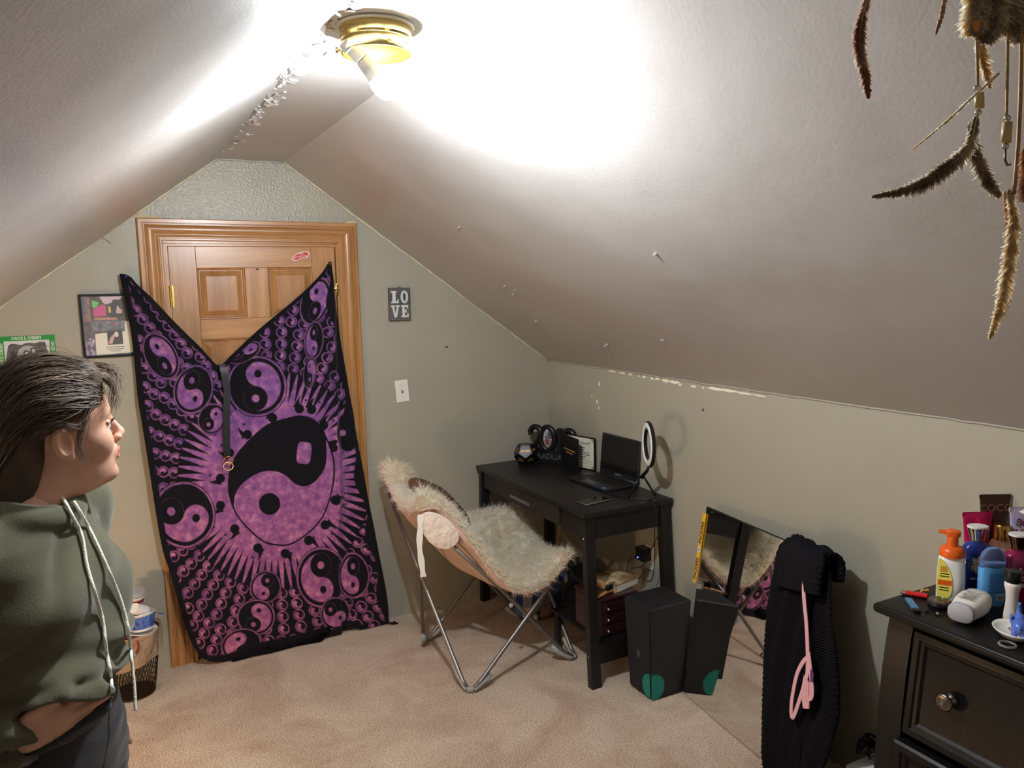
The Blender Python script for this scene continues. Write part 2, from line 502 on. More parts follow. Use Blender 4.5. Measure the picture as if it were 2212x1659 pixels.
# blistered paint along the left edge of the ridge strip
for k in range(150):
    y = -.25-1.95*rng.random()**.9; w = .5+.5*math.sin(y*3.1)**2
    if rng.random() > .35+.65*(y < -.9): continue
    onflat = rng.random() < .6; dxy = abs(rng.normal())*.03*w
    if onflat: T = Matrix.Translation((XA+dxy, y, ZP-.0005)) @ Matrix.Rotation(PI, 4, 'X')
    else: T = Matrix.Translation((XA-dxy*.6, y, ZP-SL*dxy*.6-.001)) @ Matrix.Rotation(PI-math.atan(SL)*-1, 4, 'Y')
    flake('paint_flake', blob(.004+.012*rng.random(), .006+.02*rng.random(), 8, .5), T @ Matrix.Rotation(rng.random()*.6-.3, 4, 'Z') @ Matrix.Rotation(rng.normal()*.15, 4, 'X'), M_ceil, cf if onflat else cl, .003)
for (u, y) in ((.62, -.62), (.60, -.70), (.58, -.66), (.35, -.9), (.8, -1.4), (.75, -.5), (.5, -1.9), (.85, -.9)):
    x = XB+u*(XR-XB); T = Matrix.Translation((x, y, ZP-SL*(x-XB)-.001)) @ Matrix.Rotation(PI-math.atan(SL), 4, 'Y')
    flake('paint_flake', blob(.012, .007, 7, .5), T, M_ceil, cr_, .003)
# long chip of bare caulk on the left slope
T = Matrix.Translation((-.10, -.16, ZP-SL*(XA+.10)-.002)) @ Matrix.Rotation(PI+math.atan(SL), 4, 'Y')
flake('paint_chip', [(-.06, -.006), (.05, -.01), (.055, .0), (-.05, .006)], T, M_caulk, cl, .002)
# ------------------------------------------------------------------ door and casing
M_oakV = wood_mat('oak_vertical', rgb(188, 138, 86), rgb(158, 108, 60), 'Z')
M_oakH = wood_mat('oak_horizontal', rgb(188, 138, 86), rgb(158, 108, 60), 'X')
M_panel = wood_mat('oak_panel', rgb(182, 132, 80), rgb(152, 102, 56), 'Z', scale=0.7)
door = bpy.data.objects.new('door_1', None); COL.objects.link(door); door.location = (0, 0, 0); struct(door, 'six panel oak door with brass hinges behind the tapestry')
X0, X1, DZ0, DZ1 = 0.121, 0.876, 0.012, 1.965; yf = 0.006; yb = 0.045
st = [(X0, 0.236), (0.447, 0.553), (0.762, X1)]
rails = [(1.858, DZ1), (1.530, 1.622), (0.82, 0.95), (DZ0, 0.22)]
for a, b in (st[0], st[2]):
    MB().box(a, b, yf, yb, DZ0, DZ1, 0.0015).build('stile', M_oakV, door)
for a, b in rails:
    MB().box(st[0][1]+0.0005, st[2][0]-0.0005, yf, yb, a, b, 0.0015).build('rail', M_oakH, door)
gaps = [(1.622, 1.858), (0.95, 1.530), (0.22, 0.82)]
for a, b in gaps:
    MB().box(st[1][0], st[1][1], yf, yb, a+0.0005, b-0.0005, 0.0015).build('mullion', M_oakV, door)
    for x0, x1 in ((st[0][1], st[1][0]), (st[1][1], st[2][0])):
        mb = MB()
        x0 += 0.001; x1 -= 0.001; z0 = a+0.001; z1 = b-0.001
        def rect(i, y): return [(x0+i, y, z0+i), (x1-i, y, z0+i), (x1-i, y, z1-i), (x0+i, y, z1-i)]
        mb.rings([rect(0, yb-.01), rect(0, yf+0.004), rect(0.006, yf+0.006), rect(0.009, yf+0.016), rect(0.013, yf+0.016), rect(0.036, yf+0.005), rect(0.038, yf+0.004)])
        mb.build('panel', M_panel, door)
M_brs = mat('aged_brass', rgb(196, 160, 84), 0.28, 1.0)
for z in (1.733, 1.05, 0.25):
    mb = MB()
    for k in range(5):
        mb.lathe([(0.0, 0), (0.006, 0.0005), (0.006, 0.0185), (0.0, 0.019)], 12, T=TR((X0-0.002, -0.002, z-0.05+k*0.0195)))
    mb.box(X0-0.001, X0+0.012, yf-0.0015, yf+0.001, z-0.05, z+0.047)
    mb.build('hinge', M_brs, door, angle=40)
# hook latch on the right jamb
lat = MB().box(0.872, 0.885, -0.004, 0.006, 1.715, 1.775, 0.001).box(0.862, 0.905, -0.010, -0.004, 1.747, 1.756, 0.001)
lat.lathe([(0, 0), (0.007, 0), (0.007, 0.008), (0, 0.009)], 12, T=TR((0.879, -0.004, 1.770), PI/2)); lat.build('latch', M_brs, door, angle=40)
MB().ball((0.835, -0.035, 0.93), (0.027, 0.022, 0.027), 10).lathe([(0, 0), (0.03, 0), (0.03, 0.006), (0.011, 0.01), (0.011, 0.03), (0, 0.03)], 20, T=TR((0.835, 0.006, 0.93), PI/2)).build('doorknob', M_brs, door, smooth=True)
MB().box(0.0985, X1+0.02, 0.03, 0.2, -0.02, 0.008).build('threshold', M_oakH, door)
# sticker: red skateboard shape with white edge
sk = catmull([(-.044, -.008), (-.03, .006), (-.012, .014), (.0, .018), (.03, .019), (.043, .012), (.046, .0), (.035, -.006), (.028, -.014), (.018, -.012), (.0, -.012), (-.012, -.016), (-.024, -.019), (-.034, -.016)], 4, True)
Ts = lambda y: Matrix(((1, 0, 0, .709), (0, 0, -1, y), (0, 1, 0, 1.911), (0, 0, 0, 1))) @ TR(rz=0.16)
M_stw = mat('sticker_white', rgb(235, 228, 222), .45); M_str = mat('sticker_red', rgb(196, 44, 46), .45)
stk = MB().prism(sk, 0, 0.0006, Ts(yf)).build('sticker', M_stw, door)
MB().prism([(x*.9, y*.84) for x, y in sk], 0.0006, 0.0009, Ts(yf)).build('sticker_print', M_str, stk)
text_mesh('lettering', 'OFF THE WALL', 0.0125, M_stw, stk, Ts(yf-0.001) @ TR((0.002, -0.003, 0)), .0001, .82)
text_mesh('lettering', 'VANS', 0.0105, M_stw, stk, Ts(yf-0.001) @ TR((0.006, 0.0105, 0)), .0001, .9)
flake('knot', blob(.008, .004), Matrix(((1, 0, 0, .505), (0, 0, -1, yf), (0, 1, 0, 1.85), (0, 0, 0, 1))), mat('knot', rgb(50, 26, 12), .6), door, .0008)
# casing: fluted profile, mitred
prof = [(0, .0), (0, .019), (.004, .022), (.018, .022), (.020, .017), (.022, .017), (.024, .021), (.028, .021), (.030, .017), (.033, .020), (.046, .0225), (.058, .018), (.066, .0145), (.069, .011), (.071, .011), (.073, .014), (.078, .0155), (.082, .012), (.085, .012), (.088, .0145), (.094, .0145), (.097, .011), (.0975, 0)]
ox0, ox1, oz = 0.003, 0.988, 2.078
def casing(name, m, ends):
    R = []
    for (du, zz) in ends: R.append([du(p, h) for p, h in prof])
    return MB().rings(R).build(name, m, None, angle=35)
cs = [casing('trim_1', M_oakV, [(lambda p, h: (ox0+p, -h, 0.0), 0), (lambda p, h: (ox0+p, -h, oz-p), 0)]),
      casing('trim_2', M_oakV, [(lambda p, h: (ox1-p, -h, 0.0), 0), (lambda p, h: (ox1-p, -h, oz-p-.008), 0)]),
      casing('trim_3', M_oakH, [(lambda p, h: (ox0+p, -h, oz-p), 0), (lambda p, h: (ox1-p, -h, oz-p-.008), 0)])]
for o, s in zip(cs, ('left fluted oak door casing', 'right fluted oak door casing', 'fluted oak head casing over the door')): struct(o, s)
# jamb and stop
j = MB().box(0.1, 0.119, -0.004, 0.1, 0, 1.97).box(0.879, 0.898, -0.004, 0.1, 0, 1.97).box(0.1, 0.898, -0.004, 0.1, 1.968, 1.987).build('trim_4', M_oakV, None); struct(j, 'oak door jamb')
j = MB().box(0.1005, 0.8975, -0.002, 0.003, 1.955, 1.9675, .002).build('door_stop', M_oakH, j)
M_oldp = mat('old_cream_paint', rgb(205, 188, 140), .6)
MB().verts([(0.003, -.002, 2.079), (.12, -.002, 2.082), (.02, -.002, 2.098), (.003, -.002, 2.085)], [(0, 1, 2, 3)]).build('paint_chip', M_oldp, wb)
MB().verts([(.93, -.002, 2.07), (.988, -.002, 2.07), (.985, -.002, 2.085), (.95, -.002, 2.08)], [(0, 1, 2, 3)]).build('paint_chip', M_oldp, wb)
# ------------------------------------------------------------------ ceiling fixture with bare bulb
M_brass = mat('polished_brass', rgb(226, 202, 138), 0.2, 1.0)
M_white_pl = mat('white_plastic', rgb(228, 224, 214), 0.4)
M_sock = mat('grey_socket', rgb(120, 116, 108), 0.5)
fx, fy = 0.462, -2.02
lt = thing('ceiling_light', 'brass flush ceiling fixture with a bare tilted bulb, no glass shade', 'light', (fx, fy, ZP))
MB().lathe([(0.0, 0.0), (0.088, 0.0), (0.09, -0.003), (0.087, -0.006), (0.0, -0.006)], 48).build('ceiling_gasket', mat('gasket', rgb(150, 140, 120), .6), lt, angle=40)
MB().lathe([(0.081, -0.006), (0.084, -0.010), (0.084, -0.028), (0.080, -0.032), (0.080, -0.035), (0.083, -0.039), (0.083, -0.060), (0.081, -0.063),
            (0.078, -0.063), (0.078, -0.045), (0.076, -0.040), (0.073, -0.014), (0.0, -0.012)], 64, cap=False).build('brass_pan', M_brass, lt, angle=40)
for a in (0.6, 2.7, 4.8):
    T = TR((0.086*math.cos(a), 0.086*math.sin(a), -0.052), 0, PI/2, a)
    MB().lathe([(0.0, -0.01), (0.003, -0.01), (0.003, 0.003), (0.007, 0.003), (0.007, 0.009), (0.0, 0.009)], 12, T=T).build('thumb_screw', M_brass, lt, angle=40)
# socket chain: from left inside of pan, tilted down towards +x -y
b0 = Vector((-0.066, -0.009, -0.050)); b1 = Vector((0.016, -0.015, -0.138))
ax = (b1-b0).normalized(); L0 = (b1-b0).length
Q = Vector((0, 0, 1)).rotation_difference(ax).to_matrix().to_4x4(); Tb = Matrix.Translation(b0) @ Q
MB().lathe([(0.0, -0.012), (0.021, -0.012), (0.022, 0.0), (0.022, 0.008), (0.019, 0.010), (0.019, 0.038), (0.017, 0.040), (0.0, 0.040)], 28, T=Tb).build('socket', M_sock, lt, angle=40)
MB().lathe([(0.0, 0.041), (0.017, 0.041), (0.0185, 0.044), (0.021, 0.075), (0.0245, 0.088), (0.0, 0.088)], 28, T=Tb).build('bulb_base', M_sock, lt, angle=40)
MB().box(-0.074, -0.052, -0.020, 0.004, -0.050, -0.010, 0.002).build('socket_bracket', M_brass, lt)
M_bulb = mat('lit_bulb', (1, 1, 1, 1), 0.4, emit=(0.89, 0.955, 1.0, 1), estr=BULB_W)
MB().lathe([(0.0245, 0.088), (0.029, 0.10), (0.0305, 0.113), (0.029, 0.126), (0.024, 0.138), (0.015, 0.146), (0.006, 0.149), (0.0, 0.1495)], 28, T=Tb, cap=False).build('bulb_globe', M_bulb, lt, smooth=True)
# ------------------------------------------------------------------ bedside lamp (outside the frame, gives the warm low light)
ns = thing('nightstand', 'small dark wooden nightstand against the left knee wall', 'nightstand', (-0.88, -1.25, 0))
M_dkwood = mat('dark_wood', rgb(52, 40, 34), 0.4)
MB().box(-0.17, 0.17, -0.17, 0.17, 0.235, 0.26, 0.005).build('top', M_dkwood, ns)
MB().box(-0.155, 0.155, -0.155, 0.155, 0.10, 0.235, 0.003).build('drawer_body', M_dkwood, ns)
for sx in (-1, 1):
    for sy in (-1, 1):
        MB().box(sx*0.14-0.015, sx*0.14+0.015, sy*0.14-0.015, sy*0.14+0.015, 0, 0.1, 0.003).build('leg', M_dkwood, ns)
bl_ = thing('bedside_lamp', 'bedside lamp with warm glowing globe on the nightstand', 'lamp', (-0.88, -1.25, 0.26))
MB().lathe([(0.0, 0), (0.06, 0), (0.06, 0.012), (0.018, 0.02), (0.014, 0.09), (0.03, 0.1), (0.0, 0.1)], 24).build('base', M_brass, bl_, angle=40)
MB().ball((0, 0, 0.16), 0.062, 12).build('globe', mat('warm_globe', (1, .8, .5, 1), .4, emit=(1.0, 0.66, 0.38, 1), estr=LAMP_W), bl_, smooth=True)
# ------------------------------------------------------------------ yin-yang tapestry hung over the door
# cloth outline and print are laid out in image pixels (u right, v down); HP maps the hanging plane (x,z) to them
HP = np.array([[550.544, -47.906, 372.248], [68.508, -488.812, 1450.706], [0.125, -0.034, 1.0]])
HI = np.linalg.inv(HP)
def cl2w(uv):
    q = np.concatenate([uv, np.ones(uv.shape[:-1]+(1,))], -1) @ HI.T
    return q[..., 0]/q[..., 2], q[..., 1]/q[..., 2]
def resample(pts, s):
    P = np.array(catmull([(a, b, 0) for a, b in pts], 6))[:, :2]
    d = np.concatenate([[0], np.cumsum(np.linalg.norm(np.diff(P, axis=0), axis=1))]); d /= d[-1]
    return np.stack([np.interp(s, d, P[:, 0]), np.interp(s, d, P[:, 1])], -1)
NU, NV = 460, 720
su = np.linspace(0, 1, NU); sv = np.linspace(0, 1, NV)
e_top1 = resample([(258, 591), (270, 592), (284, 599), (296, 613), (335, 650), (372, 690), (406, 724), (434, 751), (465, 785), (474, 790)], su[su <= .47]/.47)
e_top2 = resample([(474, 790), (485, 785), (505, 764), (556, 716), (618, 665), (666, 623), (698, 589), (714, 566), (720, 566)], (su[su > .47]-.47)/.53)
e_top = np.concatenate([e_top1, e_top2])
e_left = resample([(258, 591), (262, 612), (273, 665), (284, 727), (292, 798), (298, 862), (309, 930), (322, 1013), (337, 1110), (351, 1186), (369, 1241), (395, 1335), (413, 1385), (431, 1414)], sv)
e_right = resample([(720, 566), (723, 606), (729, 671), (740, 742), (751, 812), (765, 897), (768, 922), (785, 1013), (803, 1114), (821, 1212), (836, 1295), (839, 1345)], sv)
e_bot = resample([(431, 1414), (458, 1424), (498, 1420), (540, 1404), (590, 1392), (660, 1378), (734, 1366), (737, 1355), (764, 1354), (800, 1368), (816, 1370), (839, 1345)], su)
S, T_ = np.meshgrid(su, sv)
S3, T3 = S[..., None], T_[..., None]
c00, c10, c01, c11 = e_left[0], e_right[0], e_left[-1], e_right[-1]
UV = (1-T3)*e_top[None]+T3*e_bot[None]+(1-S3)*e_left[:, None]+S3*e_right[:, None]-((1-S3)*(1-T3)*c00+S3*(1-T3)*c10+(1-S3)*T3*c01+S3*T3*c11)
U, Vv = UV[..., 0], UV[..., 1]

def ell_coords(c, rx, ry, ang):
    dx, dy = U-c[0], Vv-c[1]; ca, sa = math.cos(ang), math.sin(ang)
    return (dx*ca+dy*sa)/rx, (-dx*sa+dy*ca)/ry
def soft(d, w=0.9): return np.clip(0.5-d/(2*w), 0, 1)        # d in image pixels, <0 inside
INK = np.zeros(U.shape)                                       # 0 black, 1 purple
def put(mask, val):
    global INK
    INK = INK*(1-mask)+val*mask
def in_poly(poly):
    x, y = U, Vv; r = np.zeros(x.shape, bool); n = len(poly)
    for i in range(n):
        (x1, y1), (x2, y2) = poly[i], poly[i-1]
        if y1 == y2: continue
        r ^= ((y1 > y) != (y2 > y)) & (x < (x2-x1)*(y-y1)/(y2-y1)+x1)
    return r.astype(float)
def yinyang(c, rx, ry, tilt, head, side, dots=.15):
    """head: direction of the light lobe, side: direction of the light half (image axes)"""
    sc = min(rx, ry)
    p, q = ell_coords(c, rx, ry, tilt)
    ct, st_ = math.cos(tilt), math.sin(tilt)
    def loc(d):
        x, y = d[0]*ct+d[1]*st_, -d[0]*st_+d[1]*ct; n = math.hypot(x/rx, y/ry); return x/rx/n, y/ry/n
    hx, hy_ = loc(head); sx, sy = loc(side); px_, py_ = -hy_, hx
    if px_*sx+py_*sy < 0: px_, py_ = -px_, -py_
    a = p*hx+q*hy_; b = -(p*px_+q*py_); r = np.hypot(a, b)
    put(soft((r-1.20)*sc), 0.0); put(soft((abs(r-1.13)-.035)*sc), .85)
    put(soft((r-1.05)*sc), 0.0)
    l1 = np.hypot(a-.48, b); l2 = np.hypot(a+.48, b)
    d = np.where(b < 0, -1.0, 1.0)*np.minimum(abs(b), 1)
    d = np.where(l1 < .48, l1-.48, d); d = np.where(l2 < .48, .48-l2, d)
    put(soft((r-.95)*sc)*soft(d*sc), 1.0)
    put(soft((l1-dots)*sc), 0.0); put(soft((l2-dots)*sc), 1.0)
# --- sun disc and rays
cx, cy = 592, 1036
ang = np.arctan2((Vv-cy)/1.12, U-cx); rad = np.hypot(U-cx, (Vv-cy)/1.12)
# --- small linked rings in radial chains
def small(c, r0, ang):
    global INK
    i0 = max(0, 0)
    m = (abs(U-c[0]) < r0*1.3) & (abs(Vv-c[1]) < r0*1.3)
    if not m.any(): return
    dx, dy = (U[m]-c[0])/r0, (Vv[m]-c[1])/r0
    r = np.hypot(dx, dy); v = INK[m]
    f = np.clip(.5-(abs(r-.93)-.085)*r0/1.6, 0, 1); v = v*(1-f)+.86*f
    a = dx*math.cos(ang)+dy*math.sin(ang); b = -dx*math.sin(ang)+dy*math.cos(ang)
    l1 = np.hypot(a-.33, b); l2 = np.hypot(a+.33, b)
    d = np.where(b < 0, -1.0, 1.0)*abs(b); d = np.where(l1 < .34, l1-.34, d); d = np.where(l2 < .34, .34-l2, d)
    f = np.clip(.5-(r-.71)*r0/1.4, 0, 1)*np.clip(.5-d*r0/1.4, 0, 1); v = v*(1-f)+f
    INK[m] = v
rr = 172.0; band = 0
while rr < 640:
    n = 48 if rr < 300 else (72 if rr < 470 else 100)
    for k in range(n):
        th = 2*PI*(k+.5)/n
        x, y = cx+rr*math.cos(th), cy+rr*1.12*math.sin(th)
        if 250 < x < 850 and 560 < y < 1440: small((x, y), 12.0, th+PI*.75)
    rr += 22.5
NR = 74
ph = (ang/(2*PI)*NR) % 1.0
tri = 1-abs(ph-.5)*2
base, tip = 146.0, 208.0
w = .15+.85*np.clip((tip-rad)/(tip-base), 0, 1)
put(soft((rad-tip-2), 1.5), 0.0)
put(np.clip((tri-(1-w))*6+.5, 0, 1)*(rad < tip), 1.0)
put(soft(rad-base-3, 2), 1.0)
# --- comma marks round the great symbol
def comma(c, r, ang):
    a, b = ell_coords(c, r, r, ang)
    head = np.hypot(a, b+.3)-.66
    tail = np.where((b > -.2) & (b < 1.5), abs(a-.25+.42*(b-.5)**2*np.sign(b-.5)-.1)-.46*(1-(b+.2)/1.7), 9)
    put(soft(np.minimum(head, tail)*r), 0.0)
    put(soft((np.hypot(a+.75, b-1.0)-.16)*r), 0.0)
for x, y in [(935, 135), (1100, 80), (1175, 85), (775, 235), (665, 350), (610, 505), (612, 672), (702, 815), (842, 925), (1012, 960), (1156, 880), (1258, 785), (1300, 312), (1318, 632), (1248, 180)]:
    px_, py_ = 250+x*.3617, 850+y*.3617
    comma((px_, py_), 15.5, math.atan2(-(px_-cx), (py_-cy)/1.12)-.25)
# --- great symbol
def P4(L): return [(250+x*.3617, 850+y*.3617) for x, y in L]
egg = [p[:2] for p in catmull([(x, y, 0) for x, y in P4([(668, 560), (690, 420), (770, 300), (900, 190), (1040, 143), (1110, 133), (1190, 160), (1260, 260), (1298, 380), (1302, 480), (1285, 600), (1230, 740), (1150, 830), (1040, 895), (960, 902), (880, 880), (780, 800), (705, 700)])], 6, True)]
ins = [((x-606)*.972+606, (y-1038)*.975+1038) for x, y in egg]
put(in_poly(egg), 0.0); put(in_poly(ins), 1.0)
blk = catmull([(x, y, 0) for x, y in P4([(668, 560), (690, 420), (770, 300), (900, 190), (1040, 143), (1110, 133), (1190, 158), (1248, 232), (1256, 300), (1252, 420), (1215, 495), (1165, 540), (1112, 551), (1062, 532), (1010, 485), (950, 462), (880, 464), (800, 500), (735, 560), (708, 620), (702, 690), (685, 640)])], 5, True)
put(in_poly([p[:2] for p in blk]), 0.0)
a, b = ell_coords((250+1122*.3617, 850+354*.3617), 15.5, 23, .12); put(soft(((a**4+b**4)**.25-1)*15), 1.0)
a, b = ell_coords((250+915*.3617, 850+655*.3617), 23, 23.5, 0); put(soft((np.hypot(a, b)-1)*23), 0.0)
# --- middle sized symbols
Uu, Dd, Ll, Rr = (0, -1), (0, 1), (-1, 0), (1, 0)
for c, rx, ry, tl, hd_, sd_ in [((556, 835), 55, 56, 0, (.1, -1), Rr), ((348, 770), 29, 47, -.5, (-.4, -1), (1, -.4)), ((683, 651), 26, 46, .30, (.1, -1), Rr), ((679, 736), 18, 36, .1, Dd, Ll), ((671, 806), 12, 30, .1, Uu, Rr),
                             ((396, 1110), 57, 60, 0, (1, .25), Dd), ((693, 1244), 47, 55, 0, (.1, 1), Ll), ((571, 1264), 29, 30, 0, (-.3, 1), Ll), ((551, 1329), 35, 33, 0, (.4, -1), Rr), ((519, 1388), 38, 30, -.3, (-.5, -1), Ll),
                             ((762, 1243), 28, 42, 0, (0, 1), Ll), ((722, 1322), 28, 30, 0, (1, .8), Dd), ((418, 842), 36, 46, .3, (.2, 1), Ll), ((458, 905), 25, 29, .5, (.7, -1), Rr), ((528, 762), 16, 34, 1.1, (1, -.4), Uu)]:
    yinyang(c, rx, ry, tl, hd_, sd_)
a, b = ell_coords((752, 934), 26, 42, 0); put(soft((np.hypot(a, b)-1.06)*26), .9); put(soft((np.hypot(a, b)-1)*26), 0.0); put(soft((np.hypot((U-741), Vv-936)-7)), 1.0)
# --- plain black border and the fold over the right third
edge = np.minimum(np.minimum(S, 1-S)*400, 1e9)
dl = (U-np.array(e_left[:, 0])[:, None]); dr = (np.array(e_right[:, 0])[:, None]-U)
put(soft(dl-15, 1.2), 0.0); put(soft(dr-(14+6*np.sin(Vv*.05)), 1.2), 0.0)
ft = np.where(S < .47, (Vv-e_top[None, :, 1])-9-18*np.clip((S-.02)/.2, 0, 1)*np.clip((.47-S)/.3, 0, 1), (Vv-e_top[None, :, 1])-9-6*(1-S))
put(soft(ft, 1.2), 0.0); put(soft(e_bot[None, :, 1]-Vv-14, 1.5), 0.0)

# --- drape: folds out of the plane
Xw, Zw = cl2w(UV)
off = 0.040+0.035*np.clip((1.5-Zw)/1.5, 0, 1)
def fold(u0, v0, u1, v1, w0, w1, amp):
    d = np.array([u1-u0, v1-v0], float); Ld = np.hypot(*d); d /= Ld
    t = ((U-u0)*d[0]+(Vv-v0)*d[1])/Ld; s = (U-u0)*-d[1]+(Vv-v0)*d[0]
    w = w0+(w1-w0)*np.clip(t, 0, 1)
    return amp*np.exp(-(s/w)**2)*np.clip(t*6, 0, 1)*np.clip((1-t)*3, 0, 1)
for f in [(262, 595, 470, 900, 5, 20, .022), (270, 600, 400, 1050, 4, 22, .016), (300, 620, 476, 800, 4, 8, .025), (474, 792, 440, 1100, 5, 30, .014), (474, 792, 560, 1000, 5, 30, .012),
          (490, 790, 640, 735, 5, 14, .02), (716, 570, 640, 800, 4, 26, .014), (718, 572, 690, 1000, 4, 14, .018), (720, 575, 735, 1300, 4, 12, .02), (500, 780, 660, 800, 4, 16, .012),
          (474, 795, 350, 860, 4, 14, .014), (640, 960, 620, 1340, 30, 24, .010), (460, 1050, 470, 1400, 26, 30, .012), (560, 1080, 540, 1390, 26, 22, .010), (790, 1100, 800, 1350, 14, 16, .014), (380, 1000, 430, 1380, 16, 20, .012)]:
    off = off+fold(*f)
# overlap pleat: cloth right of the fold line sits further back
fl = 733+4*np.sin(Vv*.02)
pl = 1/(1+np.exp((U-fl)/1.2)); off = off+0.016*pl*np.clip((Vv-850)/120, 0, 1)
off = off+0.0035*np.sin(U*.045+Vv*.012)+0.002*np.sin(Vv*.06-U*.02)
near = np.exp(-((U-258)**2+(Vv-591)**2)/900)+np.exp(-((U-718)**2+(Vv-566)**2)/900)+np.exp(-((U-474)**2+(Vv-790)**2)/700)
off = off*(1-np.clip(near, 0, 1))+0.03*np.clip(near, 0, 1)
Yw = -off
Zw = np.maximum(Zw, 0.004)
Vt = np.stack([Xw, Yw, Zw], -1).reshape(-1, 3)
ii = np.arange((NV-1)*NU).reshape(NV-1, NU)[:, :-1].ravel()
Qt = np.stack([ii, ii+NU, ii+NU+1, ii+1], 1)
def tap_mat():
    m = bpy.data.materials.new('tapestry_cotton'); m.use_nodes = True
    nt = m.node_tree; N = nt.nodes; L = nt.links; b = N['Principled BSDF']
    at = N.new('ShaderNodeAttribute'); at.attribute_name = 'ink'
    tc = N.new('ShaderNodeTexCoord')
    nz = N.new('ShaderNodeTexNoise'); nz.inputs['Scale'].default_value = 26; nz.inputs['Detail'].default_value = 6; nz.inputs['Roughness'].default_value = .65
    L.new(tc.outputs['Object'], nz.inputs['Vector'])
    rp = N.new('ShaderNodeValToRGB'); e = rp.color_ramp.elements
    e[0].position = .3; e[0].color = rgb(92, 62, 118); e[1].position = .72; e[1].color = rgb(176, 120, 160)
    x = e.new(.48); x.color = rgb(124, 80, 140)
    L.new(nz.outputs['Fac'], rp.inputs['Fac'])
    # dye lot: violet in the upper half, rosier towards one lower corner (tie-dye)
    n2 = N.new('ShaderNodeTexNoise'); n2.inputs['Scale'].default_value = 1.5
    L.new(tc.outputs['Object'], n2.inputs['Vector'])
    sp = N.new('ShaderNodeSeparateXYZ'); L.new(tc.outputs['Object'], sp.inputs[0])
    mp = N.new('ShaderNodeMapRange'); mp.inputs[1].default_value = 1.3; mp.inputs[2].default_value = .2
    L.new(sp.outputs['Z'], mp.inputs[0])
    mxr = N.new('ShaderNodeMix'); mxr.data_type = 'RGBA'; mxr.blend_type = 'MIX'
    L.new(mp.outputs[0], mxr.inputs[0]); L.new(rp.outputs['Color'], mxr.inputs[6])
    rp2 = N.new('ShaderNodeValToRGB'); e = rp2.color_ramp.elements
    e[0].position = .3; e[0].color = rgb(116, 66, 116); e[1].position = .72; e[1].color = rgb(206, 134, 156)
    x = e.new(.5); x.color = rgb(158, 88, 132)
    L.new(nz.outputs['Fac'], rp2.inputs['Fac']); L.new(rp2.outputs['Color'], mxr.inputs[7])
    mx = N.new('ShaderNodeMix'); mx.data_type = 'RGBA'; mx.inputs[6].default_value = rgb(16, 14, 21)
    L.new(at.outputs['Fac'], mx.inputs[0]); L.new(mxr.outputs[2], mx.inputs[7])
    L.new(mx.outputs[2], b.inputs['Base Color'])
    b.inputs['Roughness'].default_value = .9; b.inputs['Specular IOR Level'].default_value = .15; b.inputs['Sheen Weight'].default_value = .1
    nb = N.new('ShaderNodeTexNoise'); nb.inputs['Scale'].default_value = 700; L.new(tc.outputs['Object'], nb.inputs['Vector'])
    bp = N.new('ShaderNodeBump'); bp.inputs['Strength'].default_value = .25; bp.inputs['Distance'].default_value = .002
    L.new(nb.outputs['Fac'], bp.inputs['Height']); L.new(bp.outputs['Normal'], b.inputs['Normal'])
    return m
tp = thing('tapestry', 'purple and black yin-yang tapestry pinned across the wooden door', 'tapestry', (0.45, 0, 0))
def off_(o): o.matrix_parent_inverse = Matrix.Translation((-0.45, 0, 0)); return o
cloth = off_(fast_mesh('cloth', Vt, Qt, tap_mat(), tp))
at = cloth.data.attributes.new('ink', 'FLOAT', 'POINT'); at.data.foreach_set('value', INK.astype(np.float32).ravel())
M_blackcl = mat('black_cotton', rgb(18, 16, 22), .9, spec=.15, bump=.3, bscale=300)
# ragged scraps of the hem lying on the carpet and the knotted tie
def scrap(name, pts, lift):
    q = np.array(pts, float); x, z = cl2w(q)
    mb = MB(); n = len(pts)
    c = (x.mean(), z.mean())
    v = [(a, -.088-lift-.012*(i % 2), max(b, .004)) for i, (a, b) in enumerate(zip(x, z))]
    v2 = [(a, y+.006, max(b, .003)) for a, y, b in v]
    mb.verts(v+v2+[(c[0], -.10-lift, max(c[1], .01))], [(i, (i+1) % n, 2*n) for i in range(n)]+[(i, n+i, n+(i+1) % n, (i+1) % n) for i in range(n)]+[tuple(range(2*n-1, n-1, -1))])
    return off_(mb.build(name, M_blackcl, tp, smooth=True))
scrap('torn_hem', [(497, 1424), (503, 1437), (545, 1420), (587, 1407), (584, 1396), (560, 1392), (520, 1408)], .012)
scrap('torn_hem', [(575, 1388), (590, 1408), (640, 1393), (690, 1388), (703, 1362), (712, 1345), (680, 1355), (630, 1366), (596, 1376)], .010)
w_ = lambda u, v: tuple(float(k) for k in cl2w(np.array([u, v], float)))
kx, kz = w_(838, 1352)
off_(MB().tube([(kx-.01, -.09, .02), (kx+.01, -.10, .012), (kx+.02, -.105, .016), (kx+.035, -.10, .006), (kx+.045, -.098, .005)], [.006, .005, .009, .004, .002], 6).build('tie_knot', M_blackcl, tp, smooth=True))
for (u, v, m) in [(272, 597, mat('pin_blue', rgb(60, 90, 200), .3)), (716, 570, M_brs)]:
    x, z = w_(u, v)
    off_(MB().lathe([(0, 0), (.0035, 0), (.0045, .003), (.003, .005), (0, .0055)], 10, T=TR((x, -.034, z), PI/2)).build('push_pin', m, tp, smooth=True))
